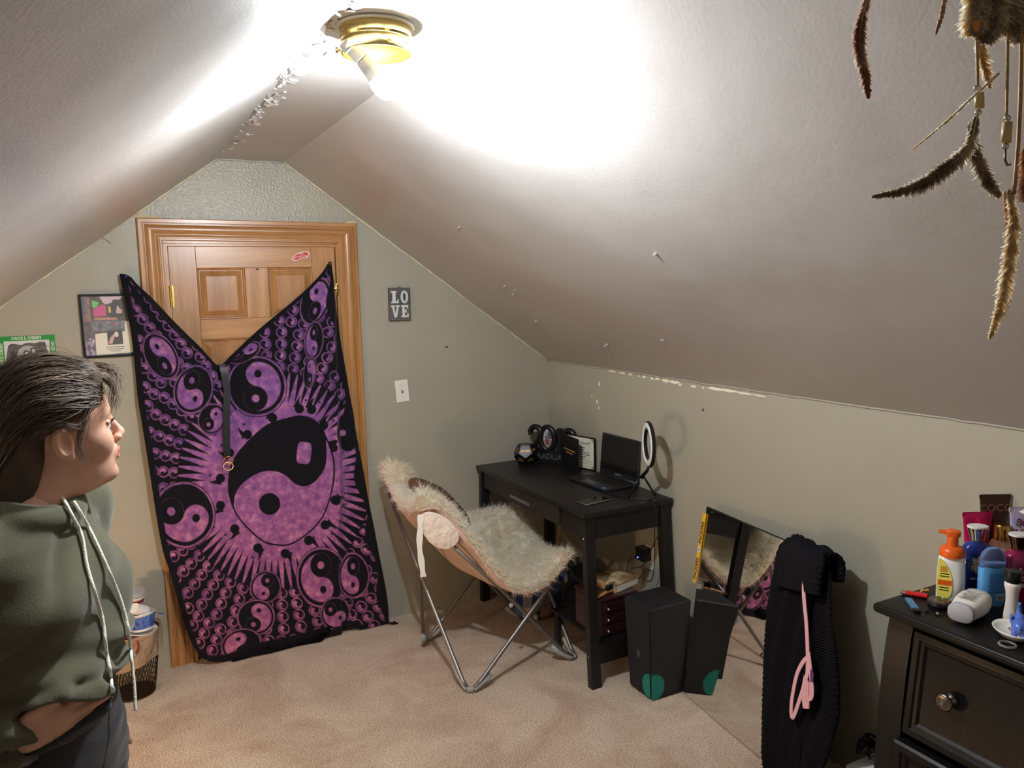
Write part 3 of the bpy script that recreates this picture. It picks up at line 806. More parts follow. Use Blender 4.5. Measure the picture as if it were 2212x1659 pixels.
# belt with two rings hanging from the middle
bx0, bz0 = w_(481, 788); bx1, bz1 = w_(489, 985)
bt = thing('hanging_belt', 'narrow black belt with two gold rings hanging down the tapestry', 'belt', (bx1, -.10, bz1))
def offb(o): o.matrix_parent_inverse = Matrix.Translation((-bx1, .10, -bz1)); return o
pts = [(bx0-.004, -.07, bz0+.004), (bx0, -.082, bz0-.03), (bx0+.008, -.088, bz0-.12), ((bx0+bx1)/2+.004, -.093, (bz0+bz1)/2), (bx1, -.10, bz1+.05), (bx1, -.101, bz1)]
pp = catmull(pts, 6); mb = MB(); R = []
for i, p in enumerate(pp):
    t = i/(len(pp)-1); wd = .0135+.0015*math.sin(3*t); x, y, z = p
    R.append([(x-wd, y, z), (x+wd, y-.003, z), (x+wd, y-.006, z), (x-wd, y-.004, z)])
offb(mb.rings(R).build('strap', mat('black_leather', rgb(20, 19, 21), .45), bt))
for dx, dz, tl in [(.003, -.012, .25), (.000, -.040, -.35)]:
    c = Vector((bx1+dx, -.108, bz1+dz)); P = [c+Euler((tl, 0, 0)).to_matrix() @ Vector((.021*math.cos(a), 0, .019*math.sin(a))) for a in np.linspace(0, 2*PI, 28, endpoint=False)]
    offb(MB().tube(P, .0022, 8, closed=True).build('ring', mat('gold', rgb(206, 168, 92), .2, 1.0), bt, smooth=True))
def own(t, *objs):
    for o in objs:
        o.parent = t; o.matrix_parent_inverse = Matrix.Translation(t.location).inverted()
    return objs[0]
# ------------------------------------------------------------------ folding fur chair
M_tube = mat('grey_steel_tube', rgb(128, 124, 120), .38, .75)
M_joint = mat('grey_joint', rgb(150, 150, 150), .5)
M_canvas = mat('blush_canvas', rgb(214, 184, 164), .75, var=.12, vscale=9, bump=.35, bscale=16, bdist=.02)
def hairy(nm, c1, c2, sc, tr_):
    m = mat(nm, c1, .8, col2=c2, vscale=sc, spec=.2); nt = m.node_tree; N = nt.nodes; L = nt.links; b = N['Principled BSDF']
    tr = N.new('ShaderNodeBsdfTranslucent'); L.new(b.inputs['Base Color'].links[0].from_socket, tr.inputs['Color'])
    mx = N.new('ShaderNodeMixShader'); mx.inputs[0].default_value = tr_; L.new(b.outputs[0], mx.inputs[1]); L.new(tr.outputs[0], mx.inputs[2]); L.new(mx.outputs[0], N['Material Output'].inputs['Surface'])
    return m
M_fur = hairy('cream_fur', rgb(250, 246, 236), rgb(246, 236, 214), 7, .45)
ch = thing('folding_chair', 'folding saucer chair with cream fur seat and crossed grey steel legs', 'chair', (1.4, -0.62, 0))
near = [(.995, -.74, .785), (1.09, -.76, .775), (1.19, -.82, .63), (1.28, -.86, .49), (1.38, -.88, .385), (1.53, -.89, .39), (1.69, -.87, .50)]
mid = [(.995, -.5, .74), (1.08, -.5, .62), (1.19, -.5, .49), (1.32, -.5, .37), (1.46, -.51, .32), (1.59, -.54, .34), (1.72, -.57, .42)]
far = [(.995, -.21, .875), (1.085, -.20, .775), (1.19, -.2, .65), (1.30, -.19, .57), (1.43, -.19, .54), (1.57, -.22, .56), (1.70, -.30, .58)]
na, nb = 48, 40
cn, cm, cf_ = [np.array(catmull(c, 8)) for c in (near, mid, far)]
bb = np.linspace(0, 1, nb+1)
G = np.zeros((na+1, nb+1, 3))
for j, b in enumerate(bb):          # b 0 far .. 1 near, flattened-bottom blend
    t = 2*b-1
    k = abs(t)**1.6
    side = cn if t > 0 else cf_
    flatc = cm*(1-abs(t))+side*abs(t)
    z = cm[:, 2]*(1-k)+side[:, 2]*k
    G[:, j] = flatc; G[:, j, 2] = z
def grid_normals(G):
    du = np.gradient(G, axis=0); dv = np.gradient(G, axis=1)
    n = np.cross(du, dv); n /= np.linalg.norm(n, axis=-1, keepdims=True)
    return n
Nn = grid_normals(G)
if Nn[na//2, nb//2, 2] < 0: Nn = -Nn
def shell(name, top, bot, m, parent):
    H, W = top.shape[:2]; V = np.concatenate([top.reshape(-1, 3), bot.reshape(-1, 3)]); k = H*W
    i = np.arange((H-1)*W).reshape(H-1, W)[:, :-1].ravel()
    a = np.stack([i, i+1, i+W+1, i+W], 1); b = np.stack([i+W, i+W+1, i+1, i], 1)+k
    rim = list(range(W))+[r*W+W-1 for r in range(1, H)]+[(H-1)*W+c for c in range(W-2, -1, -1)]+[r*W for r in range(H-2, 0, -1)]
    rim = np.array(rim); r2 = np.roll(rim, -1)
    c = np.stack([rim, rim+k, r2+k, r2], 1)
    return fast_mesh(name, V, np.concatenate([a, b, c]), m, parent)
wr_ = 0.006*np.sin(np.linspace(0, 20, na+1))[:, None]*np.sin(np.linspace(0, 9, nb+1))[None]
sl_ = shell('sling', G, G-Nn*0.006+Nn*wr_[..., None], M_canvas, None); own(ch, sl_)
# padded fur lining: thick in the lobes
aa = np.linspace(0, 1, na+1)[:, None]; b2 = bb[None]
puff = 0.032+0.060*np.exp(-((aa-.0)/.25)**2)*(.35+.65*abs(2*b2-1))+.016*abs(2*b2-1)
rim = np.minimum(np.minimum(aa, 1-aa)*na, np.minimum(b2, 1-b2)*nb)
puff = puff*np.clip(.45+rim/4.0, 0, 1)
Gt = G+Nn*puff[..., None]
Gt += Nn*(0.008*np.sin(aa*23+b2*9)*np.sin(b2*17))[..., None]
ov = np.clip(1-rim/1.5, 0, 1)[..., None]
fp = shell('fur_lining', Gt, G+Nn*.002, M_fur, None); own(ch, fp)
# piping along the rim
rimpts = [G[i, 0] for i in range(na+1)]+[G[na, j] for j in range(1, nb+1)]+[G[i, nb] for i in range(na-1, -1, -1)]+[G[0, j] for j in range(nb-1, 0, -1)]
own(ch, MB().tube([Vector(p) for p in rimpts], .006, 7, closed=True).build('piping', mat('pink_piping', rgb(206, 160, 146), .6), None, smooth=True))
# fur strands
ns_ = 42000
ri = rng.random(ns_)*na; rj = rng.random(ns_)*nb
i0 = np.minimum(ri.astype(int), na-1); j0 = np.minimum(rj.astype(int), nb-1); fi = (ri-i0)[:, None]; fj = (rj-j0)[:, None]
def samp(A): return (A[i0, j0]*(1-fi)+A[i0+1, j0]*fi)*(1-fj)+(A[i0, j0+1]*(1-fi)+A[i0+1, j0+1]*fi)*fj
Nt = grid_normals(Gt); Nt = -Nt if Nt[na//2, nb//2, 2] < 0 else Nt
rp_ = samp(Gt); rn = samp(Nt)
cell = np.floor(rp_*38).astype(int); hsh = (cell[:, 0]*73856093 ^ cell[:, 1]*19349663 ^ cell[:, 2]*83492791) % 9973
cl_ = np.random.default_rng(3).normal(size=(9973, 3))[hsh]*.55
dirs = rn+cl_+rng.normal(size=(ns_, 3))*.28
own(ch, strands('fur', rp_-rn*.004, dirs, .026+.026*rng.random(ns_), M_fur, None, w=.0013, seg=3, droop=.5, curl=.5))
bpy.data.objects['fur']['kind'] = 'stuff'
# fringe of fur curling outwards over the rim
nr_ = 9000; k_ = rng.integers(0, len(rimpts), nr_); Pm = np.array(rimpts); Cm = G.reshape(-1, 3).mean(0)
pr_ = Pm[k_]+(Pm[(k_+1) % len(Pm)]-Pm[k_])*rng.random(nr_)[:, None]
ot = pr_-Cm; ot[:, 2] *= .3; ot /= np.linalg.norm(ot, axis=1, keepdims=True)
gi_ = [(i, 0) for i in range(na+1)]+[(na, j) for j in range(1, nb+1)]+[(i, nb) for i in range(na-1, -1, -1)]+[(0, j) for j in range(nb-1, 0, -1)]
nm_ = np.array([Nn[i, j] for i, j in gi_])[k_]; hh = rng.random(nr_)[:, None]; pf_ = np.array([puff[i, j] for i, j in gi_])[k_][:, None]
fo = strands('fur', pr_+nm_*(.006+pf_*hh), ot*.8+nm_*(.3+.7*hh)+rng.normal(size=(nr_, 3))*.35, .022+.022*rng.random(nr_), M_fur, None, w=.0013, seg=3, droop=.5, curl=.5, seed=5); own(ch, fo); fo['kind'] = 'stuff'
# legs
F1, F2, F3, F4 = (1.126, -.371), (1.122, -.936), (1.687, -.90), (1.705, -.40)
T1, T2, T3, T4 = (1.0, -.255, .80), (1.0, -.73, .755), (1.68, -.85, .47), (1.69, -.32, .52)
def leg(f, t, d):
    f = Vector((f[0], f[1], .02)); t = Vector(t); dd = (Vector((t.x, t.y, 0))-Vector((f.x, f.y, 0))).normalized()
    n = Vector((-dd.y, dd.x, 0))*d
    p0 = f+dd*.055+Vector((0, 0, .02)); 
    own(ch, MB().tube([f+dd*.022, p0+n*0, f.lerp(t, .5)+n, t], .0095, 12).build('leg_tube', M_tube, None, smooth=True))
for f, t, d in [(F2, T1, .01), (F1, T2, -.01), (F3, T2, .01), (F2, T3, -.01), (F4, T1, .01), (F1, T4, -.01), (F4, T3, .01), (F3, T4, -.01)]: leg(f, t, d)
cen = Vector((1.41, -.65, 0))
for f, (ta, tb) in ((F1, (T2, T4)), (F2, (T1, T3)), (F3, (T2, T4)), (F4, (T1, T3))):
    f = Vector((f[0], f[1], .0135))
    pts = []
    for t in (ta, tb):
        t = Vector(t); d = (Vector((t.x, t.y, 0))-Vector((f.x, f.y, 0))).normalized()
        pts.append([f+d*.02, f+d*.035+Vector((0, 0, .006)), f+d*.06+(t-f)*.035+Vector((0, 0, .008)), f+d*.062+(t-f)*.085+Vector((0, 0, .006))])
    mb = MB()
    for p in pts: mb.tube(p, .0128, 12)
    mb.tube([pts[0][0], pts[1][0]], .0125, 12)
    own(ch, mb.build('foot_joint', M_joint, None, smooth=True))
for a, b, c, d in ((F2, T1, F1, T2), (F3, T2, F2, T3)):
    p = (Vector((a[0], a[1], .02)).lerp(Vector(b), .5)+Vector((c[0], c[1], .02)).lerp(Vector(d), .5))/2
    own(ch, MB().ball(p, .011, 6).build('pivot_rivet', M_joint, None, smooth=True))
# corner pocket and care tag
mb = MB(); tg = [(.992, -.757, .775), (.985, -.763, .72), (.978, -.766, .64), (.983, -.77, .56), (.988, -.772, .50)]
R = []
for k, p in enumerate(catmull(tg, 5)):
    w = .012+.002*math.sin(k); R.append([(p[0]-w, p[1]-.002, p[2]), (p[0]+w, p[1]-.006, p[2]), (p[0]+w, p[1]-.007, p[2]), (p[0]-w, p[1]-.003, p[2])])
own(ch, mb.rings(R).build('care_tag', mat('tag_white', rgb(232, 226, 214), .7), None))
pk = [Vector(p) for p in [(.985, -.755, .785), (1.05, -.765, .783), (1.12, -.785, .74), (1.17, -.81, .65), (1.10, -.80, .60), (1.03, -.775, .63), (.99, -.76, .70)]]
cpk = sum(pk, Vector())/len(pk)+Vector((0, -.010, 0))
mb = MB(); n = len(pk); ring2 = [p.lerp(cpk, .45)+Vector((0, -.007, 0)) for p in pk]
mb.verts(pk+ring2+[cpk], [(i, (i+1) % n, n+(i+1) % n, n+i) for i in range(n)]+[(n+i, n+(i+1) % n, 2*n) for i in range(n)])
o = mb.build('corner_pocket', mat('cream_pocket', rgb(226, 206, 188), .7, bump=.6, bscale=40, bdist=.02), None, smooth=True); own(ch, o)
md = o.modifiers.new('s', 'SUBSURF'); md.levels = 2; md.render_levels = 2
# sequin pillow lying in the chair
M_seq = mat('bronze_sequins', rgb(150, 104, 84), .25, .85, var=.5, vscale=180, bump=1.0, bscale=220)
pil = thing('sequin_pillow', 'small bronze sequin pillow tucked into the fur chair back', 'pillow', (1.195, -.47, .622))
V, Q = surface_nets(lambda P: sd_ell(P, (0, 0, 0), (.17, .17, .055))*.0+((np.abs(P[..., 0]/.16)**4+np.abs(P[..., 1]/.16)**4)**.5+np.abs(P[..., 2]/(.06))**2-1)*.05, (-.2, -.2, -.1), (.2, .2, .1), .01)
o = fast_mesh('pillow_cover', V, Q, M_seq, pil); o.rotation_euler = (.0, .85, .1); o.location = (.0, .0, .10)
# ------------------------------------------------------------------ black desk along the knee wall
M_blk = mat('black_laminate', rgb(26, 23, 23), .38, var=.25, vscale=12, bump=.08, bscale=250)
M_blk2 = mat('espresso_laminate', rgb(38, 30, 29), .42, var=.2, vscale=10)
M_steel = mat('brushed_steel', rgb(176, 174, 170), .32, 1.0)
DX0, DX1, DY0, DY1, DT = 1.59, 2.068, -.035, -1.128, .774
dk = thing('desk', 'black writing desk with one drawer standing against the knee wall', 'desk', (1.83, -.58, 0))
own(dk, MB().box(DX0, DX1, DY1, DY0, DT-.022, DT, .003).build('desktop', M_blk, None, angle=30))
for (x, sy) in ((DX0+.012, -1), (DX1-.06, -1), (DX0+.012, 1), (DX1-.06, 1)):
    yt = (DY1+.012) if sy < 0 else (DY0-.012)
    yb = yt+sy*.055 if sy < 0 else yt+sy*.0
    if sy > 0: yb = yt+.02
    w, d = .048, .034
    top = [(x, yt), (x+w, yt), (x+w, yt-sy*d), (x, yt-sy*d)]
    sp = -.006 if x < 1.8 else .006
    bot = [(x+sp, yb), (x+w+sp, yb), (x+w+sp, yb-sy*d), (x+sp, yb-sy*d)]
    own(dk, MB().rings([[(a, b, 0.0) for a, b in bot], [(a, b, DT-.023) for a, b in top]]).build('leg', M_blk, None))
own(dk, MB().box(DX0+.062, DX1-.062, DY1+.018, DY1+.034, DT-.125, DT-.023).build('side_apron', M_blk, None))
own(dk, MB().box(DX0+.062, DX1-.062, DY0-.034, DY0-.018, DT-.125, DT-.023).build('side_apron', M_blk, None))
own(dk, MB().box(DX1-.04, DX1-.022, DY1+.05, DY0-.05, DT-.125, DT-.023).build('back_apron', M_blk, None))
own(dk, MB().box(DX0+.02, DX0+.036, DY1+.047, -.905, DT-.115, DT-.023).build('front_apron', M_blk, None))
own(dk, MB().box(DX0+.02, DX0+.036, -.27, DY0-.047, DT-.115, DT-.023).build('front_apron', M_blk, None))
dr = MB().box(DX0+.012, DX0+.032, -.90, -.275, DT-.112, DT-.026, .002).build('drawer', M_blk2, None); own(dk, dr)
h = MB().box(DX0-.032, DX0-.022, -.70, -.50, DT-.066, DT-.052, .002).box(DX0-.030, DX0+.014, -.70, -.69, DT-.066, DT-.052, .001).box(DX0-.030, DX0+.014, -.51, -.50, DT-.066, DT-.052, .001).build('handle', M_steel, None)
own(dk, h); h.parent = dr; h.matrix_parent_inverse = (Matrix.Translation(dk.location)).inverted()
h.matrix_parent_inverse = Matrix.Translation((0, 0, 0)); 
own(dk, MB().box(DX0+.055, DX1-.055, DY1-.028, DY1-.012, .10, .19).build('side_stretcher', M_blk, None))
own(dk, MB().box(DX0+.055, DX1-.055, DY0-.012, DY0+.004, .10, .19).build('side_stretcher', M_blk, None))
own(dk, MB().box(DX0+.058, DX1-.058, DY1-.010, -.74, .185, .20, .002).build('lower_shelf', M_blk, None))
for a_ in (DX0+.07, DX1-.09): own(dk, MB().box(a_, a_+.018, -.775, -.742, 0, .185).build('shelf_support', M_blk, None))
for z in (.66, .14): own(dk, MB().lathe([(0, 0), (.004, 0), (.003, .0015), (0, .002)], 10, T=TR((DX0+.006, DY1+.02-(.74-z)*.06, z), 0, -PI/2)).build('screw_cap', M_steel, None))
own(dk, MB().lathe([(0, 0), (.0075, 0), (.0065, .002), (0, .0022)], 16, T=TR((1.815, DY1+.0185, .752), PI/2)).build('button_sticker', mat('button_white', rgb(225, 220, 216), .4), None))

# jewellery box with knobs on the lower shelf
jb = thing('jewelry_box', 'dark red-brown jewellery box with silver knobs on the desk shelf', 'box', (1.76, -1.03, .2005))
M_jb = mat('cherry_lacquer', rgb(44, 20, 22), .3, coat=.3)
MB().box(-.095, .105, -.10, .10, 0, .165, .004).build('case', M_jb, jb)
MB().box(-.10, .11, -.105, .105, .165, .18, .005).build('lid', M_jb, jb)
for k in range(3):
    d = MB().box(-.088, .098, -.106, -.098, .012+k*.05, .055+k*.05, .0015).build('drawer', M_jb, jb)
    for x in (-.06, .055): MB().lathe([(0, 0), (.003, 0), (.003, .006), (.0065, .009), (.006, .014), (0, .016)], 12, T=TR((x, -.106, .034+k*.05), PI/2)).build('knob', M_steel, d, smooth=True)
bk = thing('paperback_book', 'thick book with white pages and tan spine on the jewellery box', 'book', (1.80, -1.02, .381), .25)
MB().box(-.05, .10, -.075, .075, .003, .033).build('pages', mat('paper', rgb(232, 228, 214), .8, var=.15, vscale=150), bk)
MB().box(-.052, .102, -.077, .077, 0, .003).box(-.052, .102, -.077, .077, .033, .036).box(-.054, -.05, -.077, .077, 0, .036).build('cover', mat('tan_cover', rgb(206, 190, 150), .6, col2=rgb(120, 80, 50), vscale=16), bk)
br = thing('hair_brush', 'wooden brush with black bristles in front of the book', 'brush', (1.69, -1.108, .381), .35)
MB().tube([(-.05, 0, .008), (0, 0, .009), (.03, 0, .010), (.05, 0, .010), (.1, 0, .010)], [.006, .0075, .007, .010, .011], 10, flat=(.8, 1.3)).build('handle', wood_mat('beech', rgb(190, 140, 84), rgb(150, 100, 56), 'X'), br, smooth=True)
nb_ = 500; rt = np.stack([rng.uniform(.035, .1, nb_), rng.uniform(-.010, .010, nb_), np.full(nb_, .012)], 1)
o = strands('bristles', rt, np.stack([rng.normal(size=nb_)*.1, rng.normal(size=nb_)*.1, np.ones(nb_)], 1), np.full(nb_, .028), mat('bristle_black', rgb(14, 13, 14), .6), br, w=.0007, seg=2, droop=0, curl=.1); o['kind'] = 'stuff'

# plaid blanket heap under the desk
def plaid_mat():
    m = bpy.data.materials.new('plaid_flannel'); m.use_nodes = True
    nt = m.node_tree; N = nt.nodes; L = nt.links; b = N['Principled BSDF']; tc = N.new('ShaderNodeTexCoord')
    sp = N.new('ShaderNodeSeparateXYZ'); L.new(tc.outputs['Object'], sp.inputs[0])
    outs = []
    for ax, ph in (('X', 0.3), ('Z', 1.1)):
        s = N.new('ShaderNodeMath'); s.operation = 'MULTIPLY_ADD'; s.inputs[1].default_value = 62.0; s.inputs[2].default_value = ph
        if ax == 'X':
            ad = N.new('ShaderNodeMath'); ad.operation = 'SUBTRACT'; L.new(sp.outputs['X'], ad.inputs[0]); L.new(sp.outputs['Y'], ad.inputs[1]); L.new(ad.outputs[0], s.inputs[0]); s.inputs[1].default_value = 50
        else: L.new(sp.outputs[ax], s.inputs[0])
        sn = N.new('ShaderNodeMath'); sn.operation = 'SINE'; L.new(s.outputs[0], sn.inputs[0])
        gt = N.new('ShaderNodeMath'); gt.operation = 'GREATER_THAN'; gt.inputs[1].default_value = 0; L.new(sn.outputs[0], gt.inputs[0]); outs.append(gt)
    m1 = N.new('ShaderNodeMix'); m1.data_type = 'RGBA'; m1.inputs[6].default_value = rgb(196, 160, 124); m1.inputs[7].default_value = rgb(70, 86, 136)
    m2 = N.new('ShaderNodeMix'); m2.data_type = 'RGBA'; m2.inputs[6].default_value = rgb(120, 116, 130); m2.inputs[7].default_value = rgb(28, 36, 92)
    L.new(outs[0].outputs[0], m1.inputs[0]); L.new(outs[0].outputs[0], m2.inputs[0])
    m3 = N.new('ShaderNodeMix'); m3.data_type = 'RGBA'; L.new(outs[1].outputs[0], m3.inputs[0]); L.new(m1.outputs[2], m3.inputs[6]); L.new(m2.outputs[2], m3.inputs[7])
    L.new(m3.outputs[2], b.inputs['Base Color']); b.inputs['Roughness'].default_value = .9
    return m
def f_pl(P):
    d = sd_ell(P, (0, 0, .10), (.19, .15, .13)); d = smin(d, sd_ell(P, (-.08, -.04, .06), (.13, .12, .09)), .05); d = smin(d, sd_ell(P, (.06, .03, .2), (.11, .10, .09)), .05)
    d = d+.012*np.sin(P[..., 0]*38+3*np.sin(P[..., 2]*20))*np.sin(P[..., 1]*30+1)
    return smax(d, -P[..., 2]+.002, .01)
V, Q = surface_nets(f_pl, (-.24, -.2, -.02), (.24, .2, .33), .011)
o = fast_mesh('plaid_blanket', V, Q, plaid_mat()); o.location = (1.84, -.31, 0); tag(o, 'blue and tan plaid blanket bundled on the carpet under the desk', 'blanket')
V, Q = surface_nets(lambda P: smin(sd_ell(P, (0, 0, .09), (.12, .10, .1)), sd_ell(P, (.03, .04, .19), (.09, .08, .12)), .05)+.008*np.sin(P[..., 0]*45)*np.sin(P[..., 2]*40+P[..., 1]*20), (-.2, -.2, -.02), (.2, .2, .36), .012)
V[:, 2] = np.maximum(V[:, 2], .001)  # dark lump added for the shadow region under the desk, shade put into its colour
o = fast_mesh('under_desk_shade', V, Q, mat('navy_shade', rgb(20, 21, 34), .9)); o.location = (1.93, -.58, 0); tag(o, 'dark navy lump standing in for the shadow under the desk beside the plaid blanket', 'shade shape')

# ------------------------------------------------------------------ loudspeaker
M_spk = mat('speaker_vinyl', rgb(24, 24, 26), .55, bump=.25, bscale=300, bdist=.002)
def teal_mat():
    m = mat('speaker_side', rgb(22, 22, 25), .6, bump=.25, bscale=300, bdist=.002); nt = m.node_tree; N = nt.nodes; L = nt.links; b = N['Principled BSDF']
    g = N.new('ShaderNodeNewGeometry'); v = N.new('ShaderNodeVectorMath'); v.operation = 'DISTANCE'; v.inputs[1].default_value = (1.764, -1.374, .058)
    L.new(g.outputs['Position'], v.inputs[0])
    nz = N.new('ShaderNodeTexNoise'); nz.inputs['Scale'].default_value = 90
    ad = N.new('ShaderNodeMath'); ad.operation = 'MULTIPLY_ADD'; ad.inputs[1].default_value = .008; L.new(nz.outputs['Fac'], ad.inputs[0]); L.new(v.outputs['Value'], ad.inputs[2])
    mr = N.new('ShaderNodeMapRange'); mr.inputs[1].default_value = .060; mr.inputs[2].default_value = .068; mr.inputs[3].default_value = 1; mr.inputs[4].default_value = 0; L.new(ad.outputs[0], mr.inputs[0])
    mx = N.new('ShaderNodeMix'); mx.data_type = 'RGBA'; mx.inputs[6].default_value = rgb(20, 20, 23); mx.inputs[7].default_value = rgb(18, 118, 106); L.new(mr.outputs[0], mx.inputs[0]); L.new(mx.outputs[2], b.inputs['Base Color'])
    return m
sp_ = thing('loudspeaker', 'tall black floor loudspeaker with a teal sprayed dot low on its edge', 'speaker', (1.85, -1.29, 0))
B4 = [(1.766, -1.374), (1.935, -1.374), (1.935, -1.215), (1.766, -1.215)]; T4_ = [(1.748, -1.384), (1.958, -1.384), (1.958, -1.20), (1.748, -1.20)]
own(sp_, MB().rings([[(x, y, .004) for x, y in B4], [(x, y, .405) for x, y in T4_], [(x+(.003 if x < 1.8 else -.003), y+(.003 if y < -1.3 else -.003), .409) for x, y in T4_]]).build('cabinet', teal_mat(), None))
own(sp_, MB().rings([[(1.7655, -1.366, .01), (1.7655, -1.223, .01), (1.7475, -1.208, .400), (1.7475, -1.376, .400)], [(1.759, -1.366, .012), (1.759, -1.223, .012), (1.741, -1.208, .398), (1.741, -1.376, .398)]]).build('grille', mat('speaker_grille', rgb(18, 20, 28), .85, bump=.4, bscale=700, bdist=.002), None))
own(sp_, MB().box(1.746, 1.7525, -1.304, -1.290, .17, .20, .001).build('badge', M_steel, None))
gd = MB().lathe([(0, 0), (.062, 0), (.062, .0008), (0, .001)], 36, T=Matrix.Translation((1.7572, -1.3745, .058)) @ Matrix(((0, 0, -1, 0), (0, 1, 0, 0), (1, 0, 0, 0), (0, 0, 0, 1))))
bm_ = gd.bm
for v in bm_.verts: v.co.y = max(v.co.y, -1.366); v.co.z = max(v.co.z, .013); v.co.x -= .0461*(v.co.z-.058)-.0
own(sp_, gd.build('paint_dot', mat('teal_paint', rgb(18, 118, 106), .7), None))

# ------------------------------------------------------------------ leaning mirror
e1 = Vector((-.113, -.994, 0)).normalized(); lean = .135
e2 = Vector((.994*math.sin(lean), -.113*math.sin(lean), math.cos(lean))); en = e2.cross(e1).normalized()
if en.x > 0: en = -en
BLm = Vector((1.918, -1.386, .001))
TM = Matrix((e1.to_4d(), e2.to_4d(), en.to_4d(), (0, 0, 0, 1))).transposed(); TM.translation = BLm
for c in range(3): TM[3][c] = 0
TM[3][3] = 1
mr_ = thing('leaning_mirror', 'frameless black-edged mirror leaning against the knee wall behind the speaker', 'mirror', tuple(BLm+e1*.35))
MW, MH = .70, .815
own(mr_, MB().box(0, MW, 0, MH, -.006, -.0005, T=TM).build('backing', mat('mirror_back', rgb(24, 22, 20), .5), None))
own(mr_, MB().box(.003, MW-.003, .003, MH-.003, -.0005, .0025, T=TM).build('mirror_glass', mat('mirror_glass', (.80, .80, .78, 1), .02, 1.0), None))
# yellow lettered strip hung over the mirror's left edge
ys = thing('lettered_strip', 'yellow strip with black team lettering hanging on the mirror edge', 'lanyard', tuple(BLm+e2*.5+en*.006))
M_yel = mat('team_yellow', rgb(226, 172, 36), .55); M_ink = mat('black_ink', rgb(18, 18, 18), .6)
TS = TM @ Matrix.Translation((-.004, .0, .006)) @ TR((.0, .64, .002), 0, 0, -.05)
own(ys, MB().box(-.011, .011, -.155, .145, -.0006, .0006, T=TS).build('ribbon', M_yel, None))
own(ys, text_mesh('lettering', 'PACKERS', .024, M_ink, None, TS @ TR((0, .062, .0008), 0, 0, PI/2), .0002, .95, bold=.0006))
own(ys, text_mesh('lettering', 'PACKERS', .024, M_ink, None, TS @ TR((0, -.095, .0008), 0, 0, PI/2), .0002, .95, bold=.0006))
own(ys, MB().lathe([(0, 0), (.009, 0), (.009, .0004), (0, .0005)], 20, T=TS @ TR((0, -.012, .0008)), sy=1.3).build('oval_logo', mat('sticker_white', rgb(235, 228, 222), .45), None))
own(ys, text_mesh('lettering', 'G', .016, M_ink, None, TS @ TR((0, -.012, .0014), 0, 0, PI/2), .0002, 1.1, bold=.0004))
# ------------------------------------------------------------------ things on the desk
M_gold = mat('gold_print', rgb(206, 156, 88), .4, .3)
M_satin = mat('satin_black', rgb(16, 16, 18), .35)
# dodecahedron
ph_ = (1+5**.5)/2; vs = []
for a in (-1, 1):
    for b in (-1, 1):
        for c in (-1, 1): vs.append((a, b, c))
        vs += [(0, a/ph_, b*ph_), (a/ph_, b*ph_, 0), (a*ph_, 0, b/ph_)]
bmd = bmesh.new(); [bmd.verts.new(v) for v in vs]
hull = bmesh.ops.convex_hull(bmd, input=bmd.verts[:]); bmesh.ops.dissolve_limit(bmd, angle_limit=.05, verts=bmd.verts[:], edges=bmd.edges[:])
bmd.normal_update(); fs = sorted(bmd.faces, key=lambda f: f.normal.z); dn = fs[0].normal.copy()
q = dn.rotation_difference(Vector((0, 0, -1))).to_matrix().to_4x4(); sc = .034
bmd.transform(Matrix.Scale(sc, 4) @ q); bmd.normal_update()
inr = -min(f.calc_center_median().z for f in bmd.faces)
dd = thing('decision_dodecahedron', 'black twelve-sided desk paperweight with gold lettering beside the year frame', 'paperweight', (1.845, -.14, DT))
dd.scale = (1.15, 1.15, 1.15)
facedir = Vector((-.43, -.85, .3)).normalized()
sel = max(bmd.faces, key=lambda f: f.normal.dot(facedir)); rz_ = math.atan2(-.85, -.47)-math.atan2(sel.normal.y, sel.normal.x)
bmd.transform(Matrix.Translation((0, 0, inr)) @ Matrix.Rotation(rz_, 4, 'Z')); bmd.normal_update()
words = [(f.normal.copy(), f.calc_center_median().copy()) for f in bmd.faces]
bmesh.ops.bevel(bmd, geom=bmd.edges[:], offset=.001, segments=1, affect='EDGES')
me = bpy.data.meshes.new('body'); bmd.to_mesh(me); bmd.free(); link('body', me, M_satin, dd)
done_ = []
for n, c in sorted(words, key=lambda w: -w[0].dot(facedir)):
    if n.z < -.9: continue
    zc_ = n; up = Vector((0, 0, 1)); xa = up.cross(zc_); xa = xa.normalized() if xa.length > .1 else Vector((1, 0, 0)); ya = zc_.cross(xa)
    T = Matrix((xa.to_4d(), ya.to_4d(), zc_.to_4d(), (0, 0, 0, 1))).transposed(); T[3][0] = T[3][1] = T[3][2] = 0; T[3][3] = 1; T.translation = c+n*.0003
    if n.dot(facedir) > .9:
        MB().prism([(.026*math.cos(PI/2+2*PI*k/5+PI), .026*math.sin(PI/2+2*PI*k/5+PI)) for k in range(5)], 0, .0004, T).build('facet_inlay', mat('slate_facet', rgb(62, 66, 74), .35), dd)
        text_mesh('lettering', 'SUCCEED', .0145, M_gold, dd, T @ Matrix.Translation((0, 0, .0006)), .0002, .72, bold=.0003)
    elif n.dot(Vector((.89, -.46, 0))) > .6 and n.z > 0 and not done_: done_.append(1); text_mesh('lettering', 'CREATE', .013, M_gold, dd, T, .0002, .75, bold=.0002)
    elif n.dot(facedir) > -.35:
        for k in (-1, 1): MB().box(-.014+.003*k, .014-.002*k, k*.006-.0022, k*.006+.0022, 0, .0003, T=T).build('print_line', M_gold, dd)
